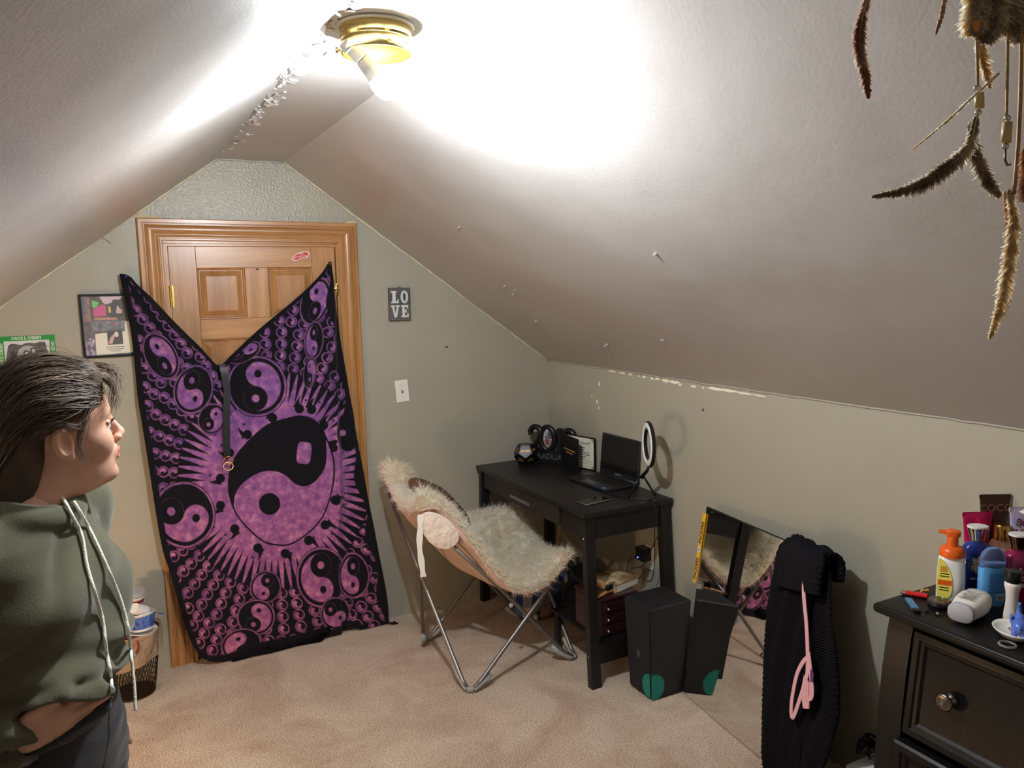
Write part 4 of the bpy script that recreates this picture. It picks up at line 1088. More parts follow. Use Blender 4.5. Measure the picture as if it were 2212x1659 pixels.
# 2019 graduate photo frame
gf = thing('graduate_frame', 'black 2019 graduate cutout photo frame at the corner of the desk', 'photo frame', (1.977, -.198, DT), -.967)
gf.scale = (1.25, 1.25, 1.25)
T0 = Matrix(((1, 0, 0, 0), (0, 0, 1, 0), (0, 1, 0, 0), (0, 0, 0, 1)))
Rf = Matrix(((1, 0, 0, 0), (0, 0, -1, 0), (0, 1, 0, 0), (0, 0, 0, 1)))
MB().box(-.10, .105, -.012, .012, 0, .052, .002).build('base_bar', M_satin, gf)
MB().box(-.102, .107, -.028, .03, 0, .006, .001).build('foot_plate', M_satin, gf)
text_mesh('lettering', 'GRADUATE', .036, mat('grey_letter', rgb(74, 76, 80), .5), gf, Rf @ TR((.002, .026, .0125)), .0004, 1.02, bold=.0006)
def digit_two(x):
    pts = catmull([(-.026, .118, 0), (-.030, .135, 0), (-.018, .152, 0), (.002, .154, 0), (.018, .143, 0), (.021, .125, 0), (.012, .102, 0), (-.005, .078, 0), (-.024, .056, 0)], 5)
    R = [[(p[0]-.004, p[1]), (p[0]+.004, p[1])] for p in pts]
    mb = MB(); P = [Vector(Rf @ Vector((p[0]+x, p[1], 0))) for p in pts]
    rad = [.013, .013, .012, .0125, .014, .015, .0135, .012, .010]
    rr_ = list(np.interp(np.linspace(0, 8, len(P)), range(9), rad))
    mb.tube(P, rr_, 10); mb.box(x-.030, x+.032, -.010, .010, .051, .070, .002)
    return mb.build('digit_2', M_satin, gf, smooth=True)
digit_two(-.072)
def oval(nm, x, z, rx, rz, w):
    P = [Vector((x+rx*math.cos(a), 0, z+rz*math.sin(a))) for a in np.linspace(0, 2*PI, 36, endpoint=False)]
    return MB().tube(P, [w*(1+.25*abs(math.cos(a))) for a in np.linspace(0, 2*PI, 36, endpoint=False)], 10, closed=True).build(nm, M_satin, gf, smooth=True)
oval('digit_0', -.018, .106, .034, .052, .0105)
pho = MB().lathe([(0, 0), (.029, 0), (.029, .002), (0, .002)], 36, T=Rf @ TR((-.018, .104, -.001)), sy=1.72).build('oval_photo', mat('photo_pale', rgb(196, 196, 196), .35, col2=rgb(120, 122, 126), vscale=60), gf)
MB().prism([(-.022, -.026), (-.004, -.044), (.012, -.040), (.022, -.02), (.02, -.005), (-.02, -.006)], .0025, .0028, Rf @ TR((-.018, .104, -.001))).build('photo_ground', mat('photo_gravel', rgb(150, 138, 128), .4, var=.5, vscale=260), pho)
MB().prism([(.002, .0), (.022, .002), (.022, .03), (.012, .044), (.004, .044)], .0025, .0028, Rf @ TR((-.018, .104, -.001))).build('photo_wall', mat('photo_wall', rgb(84, 90, 96), .4, var=.4, vscale=150), pho)
MB().prism([(-.008, -.024), (.004, -.024), (.006, -.014), (.002, -.002), (-.004, .004), (-.009, -.004)], .003, .0034, Rf @ TR((-.018, .104, -.001))).build('photo_figure', mat('photo_red', rgb(150, 44, 54), .4), pho)
MB().ball(Rf @ Vector((-.0215, .111, .0025)), (.004, .0012, .005), 6).build('photo_head', mat('photo_hair', rgb(40, 28, 26), .5), pho, smooth=True)
MB().box(.032, .052, -.009, .009, .05, .156, .002).box(.020, .046, -.008, .008, .132, .148, .002).build('digit_1', M_satin, gf)
oval('digit_9', .084, .120, .024, .028, .012)
MB().tube([Vector((.103, 0, .122)), Vector((.102, 0, .10)), Vector((.092, 0, .07)), Vector((.075, 0, .056))], [.010, .010, .009, .008], 10).build('digit_9_tail', M_satin, gf, smooth=True)
# diploma cover
dp = thing('diploma_folder', 'open black diploma folder standing on the desk with a high school certificate', 'folder', (2.0, -.262, DT))
def leaf(ang, w, hgt, m, name, th=.004):
    d = Vector((math.cos(ang), math.sin(ang), 0)); n = Vector((-d.y, d.x, 0))
    T = Matrix((d.to_4d(), Vector((0, 0, 1, 0)), n.to_4d(), (0, 0, 0, 1))).transposed(); T[3][0] = T[3][1] = T[3][2] = 0; T[3][3] = 1
    T[0][1] = 0; T[1][1] = 0; T[2][1] = 1; T[0][3] = T[1][3] = T[2][3] = 0
    o = MB().box(0, w, 0, hgt, -th/2, th/2, .001, T=T).build(name, m, dp)
    return T, o
M_fold = mat('black_leatherette', rgb(17, 17, 20), .45, bump=.2, bscale=400)
Ta, oa = leaf(math.atan2(-.24, -.03), .225, .175, M_fold, 'front_cover')
fl_ = Matrix(((-1, 0, 0, .235), (0, 1, 0, 0), (0, 0, -1, 0), (0, 0, 0, 1)))
for k, w_l in enumerate((.07, .04)): MB().box(.115-w_l, .115+w_l, .096-.016*k, .102-.016*k, -.0024, -.0019, T=Ta).box(.115-w_l, .115+w_l, .096-.016*k, .102-.016*k, .0019, .0024, T=Ta).build('gold_line', M_gold, oa)
Tb_, ob = leaf(math.atan2(-.235, .062), .250, .175, M_fold, 'back_cover')
pg_ = MB().box(.010, .240, .006, .168, -.0035, -.002, T=Tb_).build('certificate', mat('certificate_paper', rgb(232, 226, 204), .6, var=.06, vscale=30), dp)
for cx_, cy_ in ((.010, .006), (.240, .006), (.010, .168), (.240, .168)):
    s1 = 1 if cx_ < .1 else -1; s2 = 1 if cy_ < .1 else -1
    MB().prism([(cx_, cy_), (cx_+s1*.022, cy_), (cx_, cy_+s2*.022)], -.0042, -.0036, Tb_).build('corner_tab', M_gold, pg_)
lt_ = lambda s, x, y, sz, xs=1: text_mesh('lettering', s, sz, M_ink, pg_, Tb_ @ TR((x, y, -.0037), PI, 0, 0) @ TR(rz=PI), .0001, xs)
lt_('Memorial High School', .135, .140, .023, .8)
for k, w_l in enumerate((.03, .024, .06, .062, .035, .02)): MB().box(.15-w_l, .15+w_l, .112-.012*k, .1155-.012*k, -.0040, -.0036, T=Tb_).build('print_line', M_ink, pg_)
for k in range(3):
    P = [Tb_ @ Vector((.15+.09*i/12, .046-.014*k+.002*math.sin(i*2.1+k), -.0038)) for i in range(13)]
    MB().tube(P, .0006, 4).build('signature', M_ink, pg_)
# laptop
M_lap = mat('laptop_shell', rgb(34, 34, 37), .38); M_key = mat('laptop_key', rgb(18, 18, 19), .5)
lp = thing('laptop', 'open black laptop with dark screen on the desk', 'laptop', (1.955, -.73, DT), .05)
MB().box(-.10, .095, -.152, .152, .002, .016, .003).build('base', M_lap, lp, angle=40)
for x in (-.085, .08):
    for y in (-.135, .135): MB().lathe([(0, 0), (.006, 0), (.006, .003), (0, .003)], 10, T=TR((x, y, 0))).build('rubber_foot', M_key, lp)
for r_ in range(5):
    for c_ in range(13):
        x = .058-r_*.0185; y = .125-c_*.0206-.003*(r_ % 2)
        MB().box(x-.0075, x+.0075, y-.0087, y+.0087, .0155, .0175, .0008, seg=1).build('key', M_key, lp)
MB().box(-.0345-.0075, -.0345+.0075, -.05, .06, .0155, .0175, .0008, seg=1).build('space_bar', M_key, lp)
MB().box(-.092, -.048, -.048, .048, .0155, .0163).build('touchpad', mat('touchpad', rgb(44, 44, 48), .3), lp)
MB().box(-.096, -.080, -.14, -.118, .0155, .0164).build('palm_sticker', mat('blue_sticker', rgb(96, 132, 206), .4), lp)
Tl = TR((.097, 0, .014), 0, .10)
ls = MB().box(-.003, .004, -.152, .152, .002, .205, .003, T=Tl).build('screen_lid', M_lap, lp, angle=40)
MB().box(-.0042, -.0028, -.141, .141, .026, .197, T=Tl).build('screen', mat('dark_screen', rgb(9, 9, 10), .12), ls)
text_mesh('lettering', 'SAMSUNG', .0105, mat('logo_silver', rgb(150, 150, 155), .4), ls, Tl @ Matrix(((0, 0, -1, -.0034), (-1, 0, 0, 0), (0, 1, 0, .014), (0, 0, 0, 1))), .0002, 1.1)
MB().lathe([(0, -.14), (.006, -.14), (.006, .14), (0, .14)], 12, T=TR((.094, 0, .014), PI/2)).build('hinge', M_lap, lp, smooth=True)
# phone
pn = thing('smartphone', 'dark smartphone lying face up near the desk edge', 'phone', (1.735, -.985, DT), .13)
MB().box(-.075, .075, -.037, .037, 0, .0085, .0035).build('frame', M_steel, pn, angle=40)
MB().box(-.071, .071, -.033, .033, .0082, .0092, .0004).build('screen', mat('phone_glass', rgb(8, 8, 9), .06), pn)
# ring light on a mini tripod
rl = thing('ring_light', 'round selfie ring light on a small black tripod beside the laptop', 'ring light', (1.955, -1.045, DT))
TRG = TR((-.02, -.06, .262), 0, -PI/2+.05, 0) ; TRG = Matrix.Translation((-.015, -.075, .262)) @ Euler((0, 0, -.42)).to_matrix().to_4x4() @ Euler((0, -PI/2, 0)).to_matrix().to_4x4()
ringp = [(.070, -.008), (.098, -.008), (.103, -.003), (.103, .006), (.100, .009), (.068, .009), (.065, .006), (.065, -.003), (.070, -.008)]
mb = MB(); mb.lathe(ringp, 48, T=TRG, cap=False); mb.build('ring_housing', M_satin, rl, angle=40)
MB().lathe([(.071, .0085), (.097, .0085), (.097, .0108), (.084, .0125), (.071, .0108), (.071, .0085)], 48, T=TRG, cap=False).build('diffuser', mat('diffuser', rgb(225, 228, 232), .5), rl, smooth=True)
MB().tube([(-.012, -.068, .158), (-.008, -.05, .135), (0, -.02, .115), (0, 0, .095)], [.006, .008, .008, .009], 10).build('ball_head', M_satin, rl, smooth=True)
for a in (PI*.93, -.35, PI/2+.25):
    d = Vector((math.cos(a), math.sin(a), 0))
    MB().tube([d*.008+Vector((0, 0, .1)), d*.03+Vector((0, 0, .065)), d*.066+Vector((0, 0, .004))], [.0055, .005, .0035], 8).build('tripod_leg', M_satin, rl, smooth=True)
# charger, outlet, cords
ow = thing('wall_outlet', 'white electrical outlet plate on the wall under the desk', 'outlet', (XR, -.945, .44))
MB().box(-.006, 0, -.036, .036, -.058, .058, .002).build('plate', M_white_pl, ow)
for z in (-.02, .02): MB().box(-.008, -.0055, -.016, .016, z-.014, z+.014, .001).build('socket', M_white_pl, ow)
cg = thing('usb_charger', 'black plug-in charger with a blue light under the desk', 'charger', (XR-.008, -.93, .462))
MB().box(-.045, 0, -.033, .033, -.035, .028, .003).build('housing', M_satin, cg)
MB().ball((-.046, .012, -.022), .0035, 6).build('indicator_light', mat('blue_led', rgb(60, 90, 255), .4, emit=(.05, .15, 1, 1), estr=6), cg)
def cord(label, pts, r=.0022):
    o = MB().tube(catmull(pts, 8), r, 6).build('cord', M_satin, None, smooth=True); return tag(o, label, 'cord')
cord('black cable from laptop looping over the desk end', [(1.872, -.84, DT+.009), (1.86, -.90, DT+.004), (1.88, -1.0, DT+.003), (1.96, -1.11, DT+.003), (1.99, -1.136, DT-.01), (2.0, -1.136, .66), (1.97, -1.10, .55), (1.94, -1.08, .47), (1.93, -1.0, .43)])
cord('thin black charging cable hanging down to the loudspeaker', [(1.95, -1.10, DT+.003), (1.957, -1.135, DT-.004), (1.957, -1.138, .64), (1.955, -1.14, .52), (1.95, -1.13, .42), (1.945, -1.10, .396)])
cord('short black cable curling from the charger', [(2.03, -.90, .44), (2.0, -.88, .41), (1.99, -.89, .36), (2.02, -.93, .34), (2.03, -.96, .38)])
# ------------------------------------------------------------------ black dresser
M_dres = mat('black_painted_wood', rgb(19, 17, 17), .36, var=.2, vscale=14, bump=.04, bscale=160, spec=.25)
dz = .88
ds = thing('dresser', 'black dresser with panelled drawers and round knobs against the knee wall', 'dresser', (1.85, -3.15, 0))
ya, ybk = -2.515, -3.75
own(ds, MB().box(1.615, 2.062, ybk, ya, dz-.026, dz, .010, seg=3).build('top', M_dres, None, angle=35))
prof = [(1.668, .855), (1.655, .80), (1.640, .70), (1.629, .58), (1.624, .45), (1.625, .25), (1.635, .10), (1.645, 0.0)]
def post(y0, y1):
    return MB().rings([[(x, y0, z), (x, y1, z), (2.045, y1, z), (2.045, y0, z)] for x, z in prof]).build('post', M_dres, None, angle=35)
own(ds, post(-2.605, -2.535)); own(ds, post(-3.73, -3.66))
own(ds, MB().box(1.70, 2.05, -3.66, -2.605, .05, .853).build('carcass', mat('dresser_inside', rgb(16, 15, 15), .6), None))
def xp(z): return float(np.interp(z, [p[1] for p in prof][::-1], [p[0] for p in prof][::-1]))
M_knob = mat('antique_nickel', rgb(120, 112, 102), .3, 1.0)
for (z0, z1, ov) in ((.555, .835, 0.0), (.285, .535, .012), (.04, .265, .014)):
    for (y0, y1) in ((-3.655, -3.14), (-3.13, -2.61)):
        y1_ = y1+ov if y1 > -3 else y1
        def rc(i, dx): return [(xp(z0+i)-dx, y0+i, z0+i), (xp(z0+i)-dx, y1_-i, z0+i), (xp(z1-i)-dx, y1_-i, z1-i), (xp(z1-i)-dx, y0+i, z1-i)]
        d = MB().rings([rc(0, -.05), rc(0, .002+ov), rc(.006, .008+ov), rc(.022, .009+ov), rc(.026, .003+ov), rc(.034, .001+ov), rc(.040, -.006+ov), rc(.044, -.007+ov)]).build('drawer', M_dres, None, angle=20); own(ds, d)
        zc_ = (z0+z1)/2; 
        for yk in (y1-.115, y0+.115):
            k = MB().lathe([(0, 0), (.017, 0), (.018, .003), (.009, .006), (.007, .016), (.012, .021), (.022, .025), (.0225, .029), (.017, .033), (.014, .0325), (.010, .036), (0, .037)], 28, T=TR((xp(zc_)+.007-ov, yk, zc_), 0, -PI/2)).build('knob', M_knob, None, smooth=True)
            own(ds, k); k.parent = d; k.matrix_parent_inverse = Matrix()
            k.matrix_parent_inverse = Matrix.Translation((0, 0, 0))
# ------------------------------------------------------------------ toiletries on the dresser
def loft_bottle(secs, n=28, e=2.6):
    """secs (z, half width x, half depth y): superellipse sections"""
    R = []
    for z, a, b in secs:
        ring = []
        for k in range(n):
            t = 2*PI*k/n; c, s = math.cos(t), math.sin(t)
            ring.append((a*abs(c)**(2/e)*(1 if c >= 0 else -1), b*abs(s)**(2/e)*(1 if s >= 0 else -1), z))
        R.append(ring)
    return R
FACE = -math.atan2(.47, .88)        # rotation so local -y faces the camera side
def item(name, label, cat, x, y, rz=FACE, z=None): return thing(name, label, cat, (x, y, dz if z is None else z), rz)
def front(x, z, y): return Matrix(((1, 0, 0, x), (0, 0, -1, y), (0, 1, 0, z), (0, 0, 0, 1)))
# pump bottle
b = item('pump_bottle', 'white bottle with orange pump top and yellow label on the dresser', 'bottle', 1.815, -2.602, FACE-.5)
bw = mat('white_bottle', rgb(236, 234, 230), .35); M_or = mat('orange_pump', rgb(222, 92, 24), .35)
MB().rings(loft_bottle([(0, .031, .024), (.003, .034, .026), (.06, .034, .026), (.10, .032, .025), (.118, .030, .025), (.121, .027, .023)])).build('body', bw, b, angle=40)
MB().lathe([(.0, .119), (.030, .119), (.031, .125), (.030, .136), (.024, .144), (.014, .147), (.0135, .176), (0, .176)], 26).build('collar', M_or, b, angle=40)
MB().rings(loft_bottle([(.174, .018, .013), (.186, .019, .014), (.191, .013, .010)], 20)).box(-.034, 0, -.007, .007, .178, .187, .003).build('pump_head', M_or, b, angle=40)
lb = MB().prism([p[:2] for p in catmull([(-.03, .012, 0), (-.002, .012, 0), (.004, .05, 0), (-.004, .085, 0), (-.018, .108, 0), (-.03, .11, 0)], 4, True)], 0, .0012, front(0, 0, -.0265)).build('label_sheet', mat('yellow_label', rgb(238, 226, 96), .5), b)
MB().prism([(-.030, .044), (.002, .044), (.003, .058), (-.030, .058)], .0012, .0018, front(0, 0, -.0265)).build('label_band', M_or, lb)
MB().prism([(-.026, .080), (-.008, .080), (-.010, .096), (-.024, .096)], .0012, .0016, front(0, 0, -.0265)).build('label_emblem', mat('label_ochre', rgb(196, 150, 50), .5), lb)
for k in range(4): zz_ = .074-.007*k if k < 2 else .036-.007*(k-2); MB().prism([(-.026, zz_), (-.004, zz_), (-.004, zz_+.0025), (-.026, zz_+.0025)], .0012, .0016, front(0, 0, -.0265)).build('print_line', M_ink, lb)
# blue body-wash bottle with silver cap
def cap_bottle(name, label, x, y, cbody, ccap, txt, tcol, h=.145):
    b = item(name, label, 'bottle', x, y)
    MB().rings(loft_bottle([(0, .034, .019), (.003, .037, .021), (h*.5, .038, .022), (h*.86, .037, .021), (h*.93, .030, .018), (h*.97, .018, .014), (h, .017, .014)], 32, 2.8)).build('body', cbody, b, angle=40)
    c = MB().rings(loft_bottle([(h, .018, .015), (h+.006, .018, .015), (h+.02, .022, .018), (h+.036, .0265, .021), (h+.037, .024, .019)], 28, 2.4)).build('cap', ccap, b, angle=40)
    MB().rings(loft_bottle([(h+.0365, .026, .0205), (h+.041, .0255, .020)], 28, 2.4)).build('cap_disc', mat('pearl_white', rgb(232, 226, 220), .3), c, angle=40)
    for (s, zz, sz, xs) in txt: text_mesh('lettering', s, sz, tcol, b, front(0, zz, -.0228), .0003, xs, bold=.0002)
    return b
M_chr = mat('chrome', rgb(206, 204, 200), .12, 1.0); M_rg = mat('bronze_cap', rgb(168, 116, 72), .15, 1.0)
M_bb = mat('blue_gel', rgb(36, 56, 140), .2, col2=rgb(22, 30, 74), vscale=9, coat=.5)
M_wht = mat('print_white', rgb(226, 222, 216), .5)
bb_ = cap_bottle('blue_wash_bottle', 'royal blue wash bottle with silver cap behind the orange pump bottle', 1.918, -2.605, M_bb, M_chr, [('Beach', .094, .022, .9), ('Nights', .074, .022, .9), ('SHEA & VITAMIN E', .044, .0065, 1)], M_wht)
MB().prism([p[:2] for p in catmull([(-.012, .058, 0), (.02, .056, 0), (.028, .075, 0), (.024, .10, 0), (.004, .112, 0), (-.012, .10, 0), (-.02, .08, 0)], 4, True)], 0, .0006, front(0, 0, -.0222)).build('label_art', mat('sunset_print', rgb(214, 150, 92), .5, col2=rgb(226, 196, 160), vscale=50), bb_)
cap_bottle('magenta_wash_bottle', 'dark magenta wash bottle with bronze cap at the right edge', 1.942, -2.702, mat('magenta_gel', rgb(136, 22, 72), .2, coat=.5), M_rg, [('OAHU', .092, .024, 1), ('COCONUT', .070, .014, .9), ('SUNSET', .052, .014, .9)], M_wht)
# deodorant
b = item('deodorant_stick', 'light blue deodorant stick with clear cap beside the blue bottle', 'deodorant', 1.866, -2.680)
MB().rings(loft_bottle([(0, .029, .015), (.004, .031, .016), (.012, .034, .018), (.10, .034, .018), (.108, .032, .017)], 30, 2.6)).build('body', mat('sky_blue_plastic', rgb(88, 158, 214), .3), b, angle=40)
MB().rings(loft_bottle([(.104, .0325, .0165), (.112, .0322, .0162), (.116, .030, .015)], 30, 2.6)).build('soap_face', mat('pale_gel', rgb(196, 224, 236), .4), b, angle=40)
MB().rings(loft_bottle([(.104, .0335, .0175), (.125, .033, .017), (.142, .028, .014), (.154, .016, .009), (.157, .004, .003)], 30, 2.4)).build('clear_cap', mat('clear_blue_cap', rgb(150, 168, 220), .08, trans=.85, ior=1.3), b, smooth=True)
for k in range(9): MB().box(-.020+.002*(k % 3), .020, -.0192, -.0186, .038+k*.0062, .0405+k*.0062).build('label_line', mat('label_navy', rgb(46, 86, 156), .5), b)
bc = MB().box(.004, .022, -.0192, -.0185, .018, .034).build('barcode', mat('barcode_grey', rgb(190, 196, 206), .5), b)
for k in range(6): MB().box(.006+k*.0026, .0072+k*.0026, -.0196, -.0191, .020, .032).build('bar', M_ink, bc)
# mini bottle
b = item('mini_bottle', 'small white waisted bottle with black cap beside the ring dish', 'bottle', 1.812, -2.764)
MB().lathe([(0, 0), (.0165, 0), (.0175, .004), (.0165, .02), (.0135, .05), (.0145, .075), (.0185, .092), (.018, .098), (.012, .102), (0, .102)], 28).build('body', mat('blush_white', rgb(232, 220, 212), .35), b, smooth=True)
MB().lathe([(0, .101), (.0165, .101), (.018, .104), (.0195, .127), (.018, .131), (0, .132)], 28).build('cap', M_satin, b, angle=40)
# squeeze tubes, standing on their caps
def tube_item(name, label, x, y, m, h, w, txt, tcol, rz=FACE, lean=0):
    b = item(name, label, 'tube', x, y, rz)
    MB().lathe([(0, 0), (.019, 0), (.021, .003), (.021, .024), (.019, .027), (0, .027)], 26).build('cap', M_satin if 'brown' in label else (M_rg if 'lavender' in label else M_satin), b, angle=40)
    R = []
    for t in np.linspace(0, 1, 10):
        R += [(.026+t*(h-.026), .023+(w-.023)*t, .021*(1-t)**.8+.0015)]
    MB().rings(loft_bottle(R, 30, 2.2)).build('body', m, b, angle=50)
    MB().box(-w, w, -.0016, .0016, h-.012, h, .0004).build('crimp', m, b)
    for (s, zz, sz, xs, sh) in txt:
        t = (zz-.026)/(h-.026)
        text_mesh('lettering', s, sz, tcol, b, front(0, zz, -.021*(1-t)**.8-.0022) @ TR(rx=-.09), .0003, xs, bold=.0003, shear=sh)
    return b
tube_item('brown_lotion_tube', 'dark brown lotion tube lettered COCO, tallest at the back', 2.036, -2.578, mat('brown_tube', rgb(66, 36, 26), .35), .250, .044, [('COCO', .212, .028, 1.1, 0)], mat('brown_letter', rgb(132, 92, 72), .4))
tube_item('pink_lotion_tube', 'shiny hot pink lotion tube behind the blue bottle', 1.978, -2.566, mat('pink_foil', rgb(206, 28, 96), .22, .35), .205, .042, [], M_wht)
tube_item('lavender_lotion_tube', 'lavender lotion tube with script lettering behind the magenta bottle', 2.03, -2.666, mat('lavender_tube', rgb(176, 176, 226), .3, col2=rgb(226, 196, 196), vscale=14), .236, .046, [('Beach', .195, .028, .95, .25), ('Nights', .166, .030, .95, .25)], mat('plum_ink', rgb(120, 50, 62), .45))
b = item('lotion_jar', 'peach lotion bottle with gold cap between the tubes and bottles', 'bottle', 1.985, -2.632)
MB().rings(loft_bottle([(0, .032, .020), (.004, .034, .022), (.118, .034, .022), (.138, .028, .019), (.146, .018, .015)], 28, 2.6)).build('body', mat('peach_lotion', rgb(226, 184, 150), .35), b, angle=40)
MB().lathe([(0, .145), (.021, .145), (.021, .182), (.019, .186), (0, .186)], 26).build('cap', mat('gold', rgb(206, 168, 92), .2, 1.0), b, angle=40)
# spray bottle at frame edge
b = item('spray_bottle', 'clear spray bottle with white trigger and green collar at the right edge', 'spray bottle', 2.035, -2.735, FACE)
MB().lathe([(0, 0), (.034, 0), (.036, .004), (.036, .12), (.030, .15), (.016, .178), (.013, .19), (0, .19)], 28).build('body', mat('clear_plastic', rgb(226, 230, 226), .08, trans=.9, ior=1.25), b, smooth=True)
MB().lathe([(0, .19), (.016, .19), (.016, .212), (0, .212)], 24).build('collar', mat('lime_collar', rgb(150, 176, 40), .4), b, angle=40)
MB().prism([(-.088, .238), (-.03, .262), (.03, .262), (.034, .232), (.012, .21), (-.010, .21), (-.014, .226), (-.026, .231)], -.011, .011, front(0, 0, 0)).prism([(-.018, .224), (-.008, .224), (-.020, .17), (-.027, .172)], -.006, .006, front(0, 0, 0)).build('trigger_head', bw, b)
# lying bottle
b = item('lying_bottle', 'white squeeze bottle lying on its side near the dresser edge', 'bottle', 1.745, -2.70, 0)
TLb = TR((0, 0, .0295), 0, 0, 0.25) @ Matrix(((0, 0, 1, 0), (1, 0, 0, 0), (0, 1, 0, 0), (0, 0, 0, 1)))
MB().rings(loft_bottle([(-.05, .027, .021), (-.046, .030, .024), (0, .037, .027), (.03, .037, .028), (.06, .032, .026), (.068, .022, .019)], 30, 2.8), T=TLb).build('body', mat('ivory_bottle', rgb(226, 218, 206), .35), b, angle=40)
MB().rings(loft_bottle([(-.070, .026, .020), (-.068, .029, .023), (-.052, .030, .0235), (-.050, .027, .021)], 30, 2.8), T=TLb).build('cap', mat('grey_cap', rgb(176, 174, 178), .35), b, angle=40)
for k in range(7): MB().box(-.018+.003*(k % 2), .020-.004*(k % 3), .0276, .0284, -.03+k*.009, -.027+k*.009, T=TLb).build('label_line', mat('label_grey', rgb(150, 144, 138), .6), b)
# ring dish with blue elephant
b = item('ring_dish', 'small white oval dish holding rings at the dresser edge', 'dish', 1.722, -2.822, .9)
MB().lathe([(0, .002), (.026, .0), (.034, .003), (.052, .018), (.055, .022), (.053, .0235), (.046, .017), (.030, .008), (0, .007)], 36, sy=.78).build('bowl', mat('white_glaze', rgb(232, 226, 214), .18, coat=.4), b, smooth=True)
for k, (x, y, tlt) in enumerate(((.024, .006, .3), (.018, -.012, -.2), (.030, -.004, .15))):
    rg = item('finger_ring', ['bronze band ring leaning in the oval dish', 'thin dark band ring lying flat in the oval dish', 'wide dark ring in the oval dish'][k], 'ring', 1.722+x*math.cos(.9)-y*math.sin(.9), -2.838+x*math.sin(.9)+y*math.cos(.9), 0, dz+.0125)
    P = [Euler((tlt, .2, 0)).to_matrix() @ Vector((.0095*math.cos(a), .0095*math.sin(a), 0)) for a in np.linspace(0, 2*PI, 24, endpoint=False)]
    MB().tube(P, .0014+.0004*k, 6, closed=True).build('band', [M_rg, M_knob, M_satin][k], rg, smooth=True)
def f_el(P):
    d = sd_ell(P, (0, 0, .020), (.024, .017, .018))
    d = smin(d, sd_ell(P, (-.022, 0, .031), (.014, .0125, .014)), .006)
    for s in (-1, 1):
        d = smin(d, sd_cap(P, (-.012, s*.009, .018), (-.013, s*.010, .0), .0065), .004)
        d = smin(d, sd_cap(P, (.014, s*.009, .018), (.015, s*.010, .0), .0065), .004)
        d = smin(d, sd_ell(P, (-.014, s*.0165, .031), (.010, .003, .012)), .003)
    for a, b_, r1, r2 in (((-.034, 0, .030), (-.042, 0, .038), .0065, .0055), ((-.042, 0, .038), (-.043, 0, .052), .0055, .0045), ((-.043, 0, .052), (-.037, 0, .062), .0045, .0038), ((-.037, 0, .062), (-.030, 0, .063), .0038, .0036)):
        d = smin(d, sd_cap(P, a, b_, r1, r2), .003)
    return smin(d, sd_cap(P, (.023, 0, .026), (.028, 0, .014), .002), .002)
V, Q = surface_nets(f_el, (-.06, -.03, -.012), (.04, .03, .075), .0018)
el = fast_mesh('elephant_figurine', V, Q, mat('periwinkle_glaze', rgb(84, 112, 200), .15, coat=.5)); el.location = (1.716, -2.838, dz+.0145); el.rotation_euler = (0, 0, PI+.55); tag(el, 'periwinkle blue ceramic elephant with raised trunk on the ring dish', 'figurine')
# small things at the left end
b = item('lighter', 'red lighter lying behind the vape pen on the dresser', 'lighter', 1.752, -2.553, -1.05)
MB().rings(loft_bottle([(-.030, .011, .0055), (.022, .011, .0055)], 20, 2.4), T=TR((0, 0, .006)) @ Matrix(((0, 0, 1, 0), (1, 0, 0, 0), (0, 1, 0, 0), (0, 0, 0, 1)))).build('body', mat('red_plastic', rgb(196, 26, 28), .3), b, angle=40)
MB().rings(loft_bottle([(-.042, .0095, .005), (-.030, .0105, .0055)], 20, 2.4), T=TR((0, 0, .006)) @ Matrix(((0, 0, 1, 0), (1, 0, 0, 0), (0, 1, 0, 0), (0, 0, 0, 1)))).build('metal_hood', M_chr, b, angle=40)
b = item('vape_pen', 'flat blue and black vape pen on the dresser corner', 'vape pen', 1.680, -2.588, -2.25)
MB().box(-.04, .028, -.0085, .0085, 0, .0095, .002).build('body', mat('steel_blue', rgb(84, 134, 170), .35, .3), b, angle=40)
MB().box(.028, .045, -.008, .008, .0005, .009, .0015).build('mouthpiece', M_satin, b)
b = item('powder_compact', 'round black powder compact beside the white lying bottle', 'compact', 1.738, -2.622)
MB().lathe([(0, 0), (.025, 0), (.027, .003), (.027, .010), (.025, .012), (0, .012)], 32).build('base', M_satin, b, angle=40)
MB().lathe([(0, .0125), (.026, .0125), (.027, .015), (.025, .019), (.019, .0195), (.0185, .0188), (0, .0188)], 32).build('lid', mat('smoky_lid', rgb(52, 42, 38), .12, coat=.5), b, angle=40)
b = item('claw_clip', 'tiny amber hair clip behind the red lighter', 'hair clip', 1.788, -2.548)
MB().tube([(-.012, 0, .004), (-.006, 0, .010), (0, 0, .007), (.006, 0, .010), (.012, 0, .004)], [.003, .004, .003, .004, .003], 8).build('jaw', mat('amber', rgb(214, 150, 70), .3), b, smooth=True)
b = item('ear_stud', 'small silver ear stud on the dresser edge', 'earring', 1.683, -2.655)
MB().ball((0, 0, .005), .0045, 6).build('stone', M_chr, b); MB().lathe([(0, 0), (.001, 0), (.001, .012), (0, .012)], 8, T=TR((0.003, 0, .003), 0, PI/2)).build('post', M_chr, b)
b = item('black_bead', 'small black bead beside the vape pen', 'bead', 1.680, -2.628)
P = [(.0035*math.cos(a), .0035*math.sin(a), .004) for a in np.linspace(0, 2*PI, 16, endpoint=False)]; MB().tube(P, .0025, 8, closed=True).build('bead_ring', M_satin, b, smooth=True)
b = item('clear_ring', 'clear plastic ring band in front of the dish', 'ring', 1.665, -2.842)
P = [(.017*math.cos(a), .017*math.sin(a), .0035) for a in np.linspace(0, 2*PI, 32, endpoint=False)]; MB().tube(P, .003, 8, closed=True).build('band', mat('clear_plastic2', rgb(220, 216, 220), .06, trans=.8), b, smooth=True)
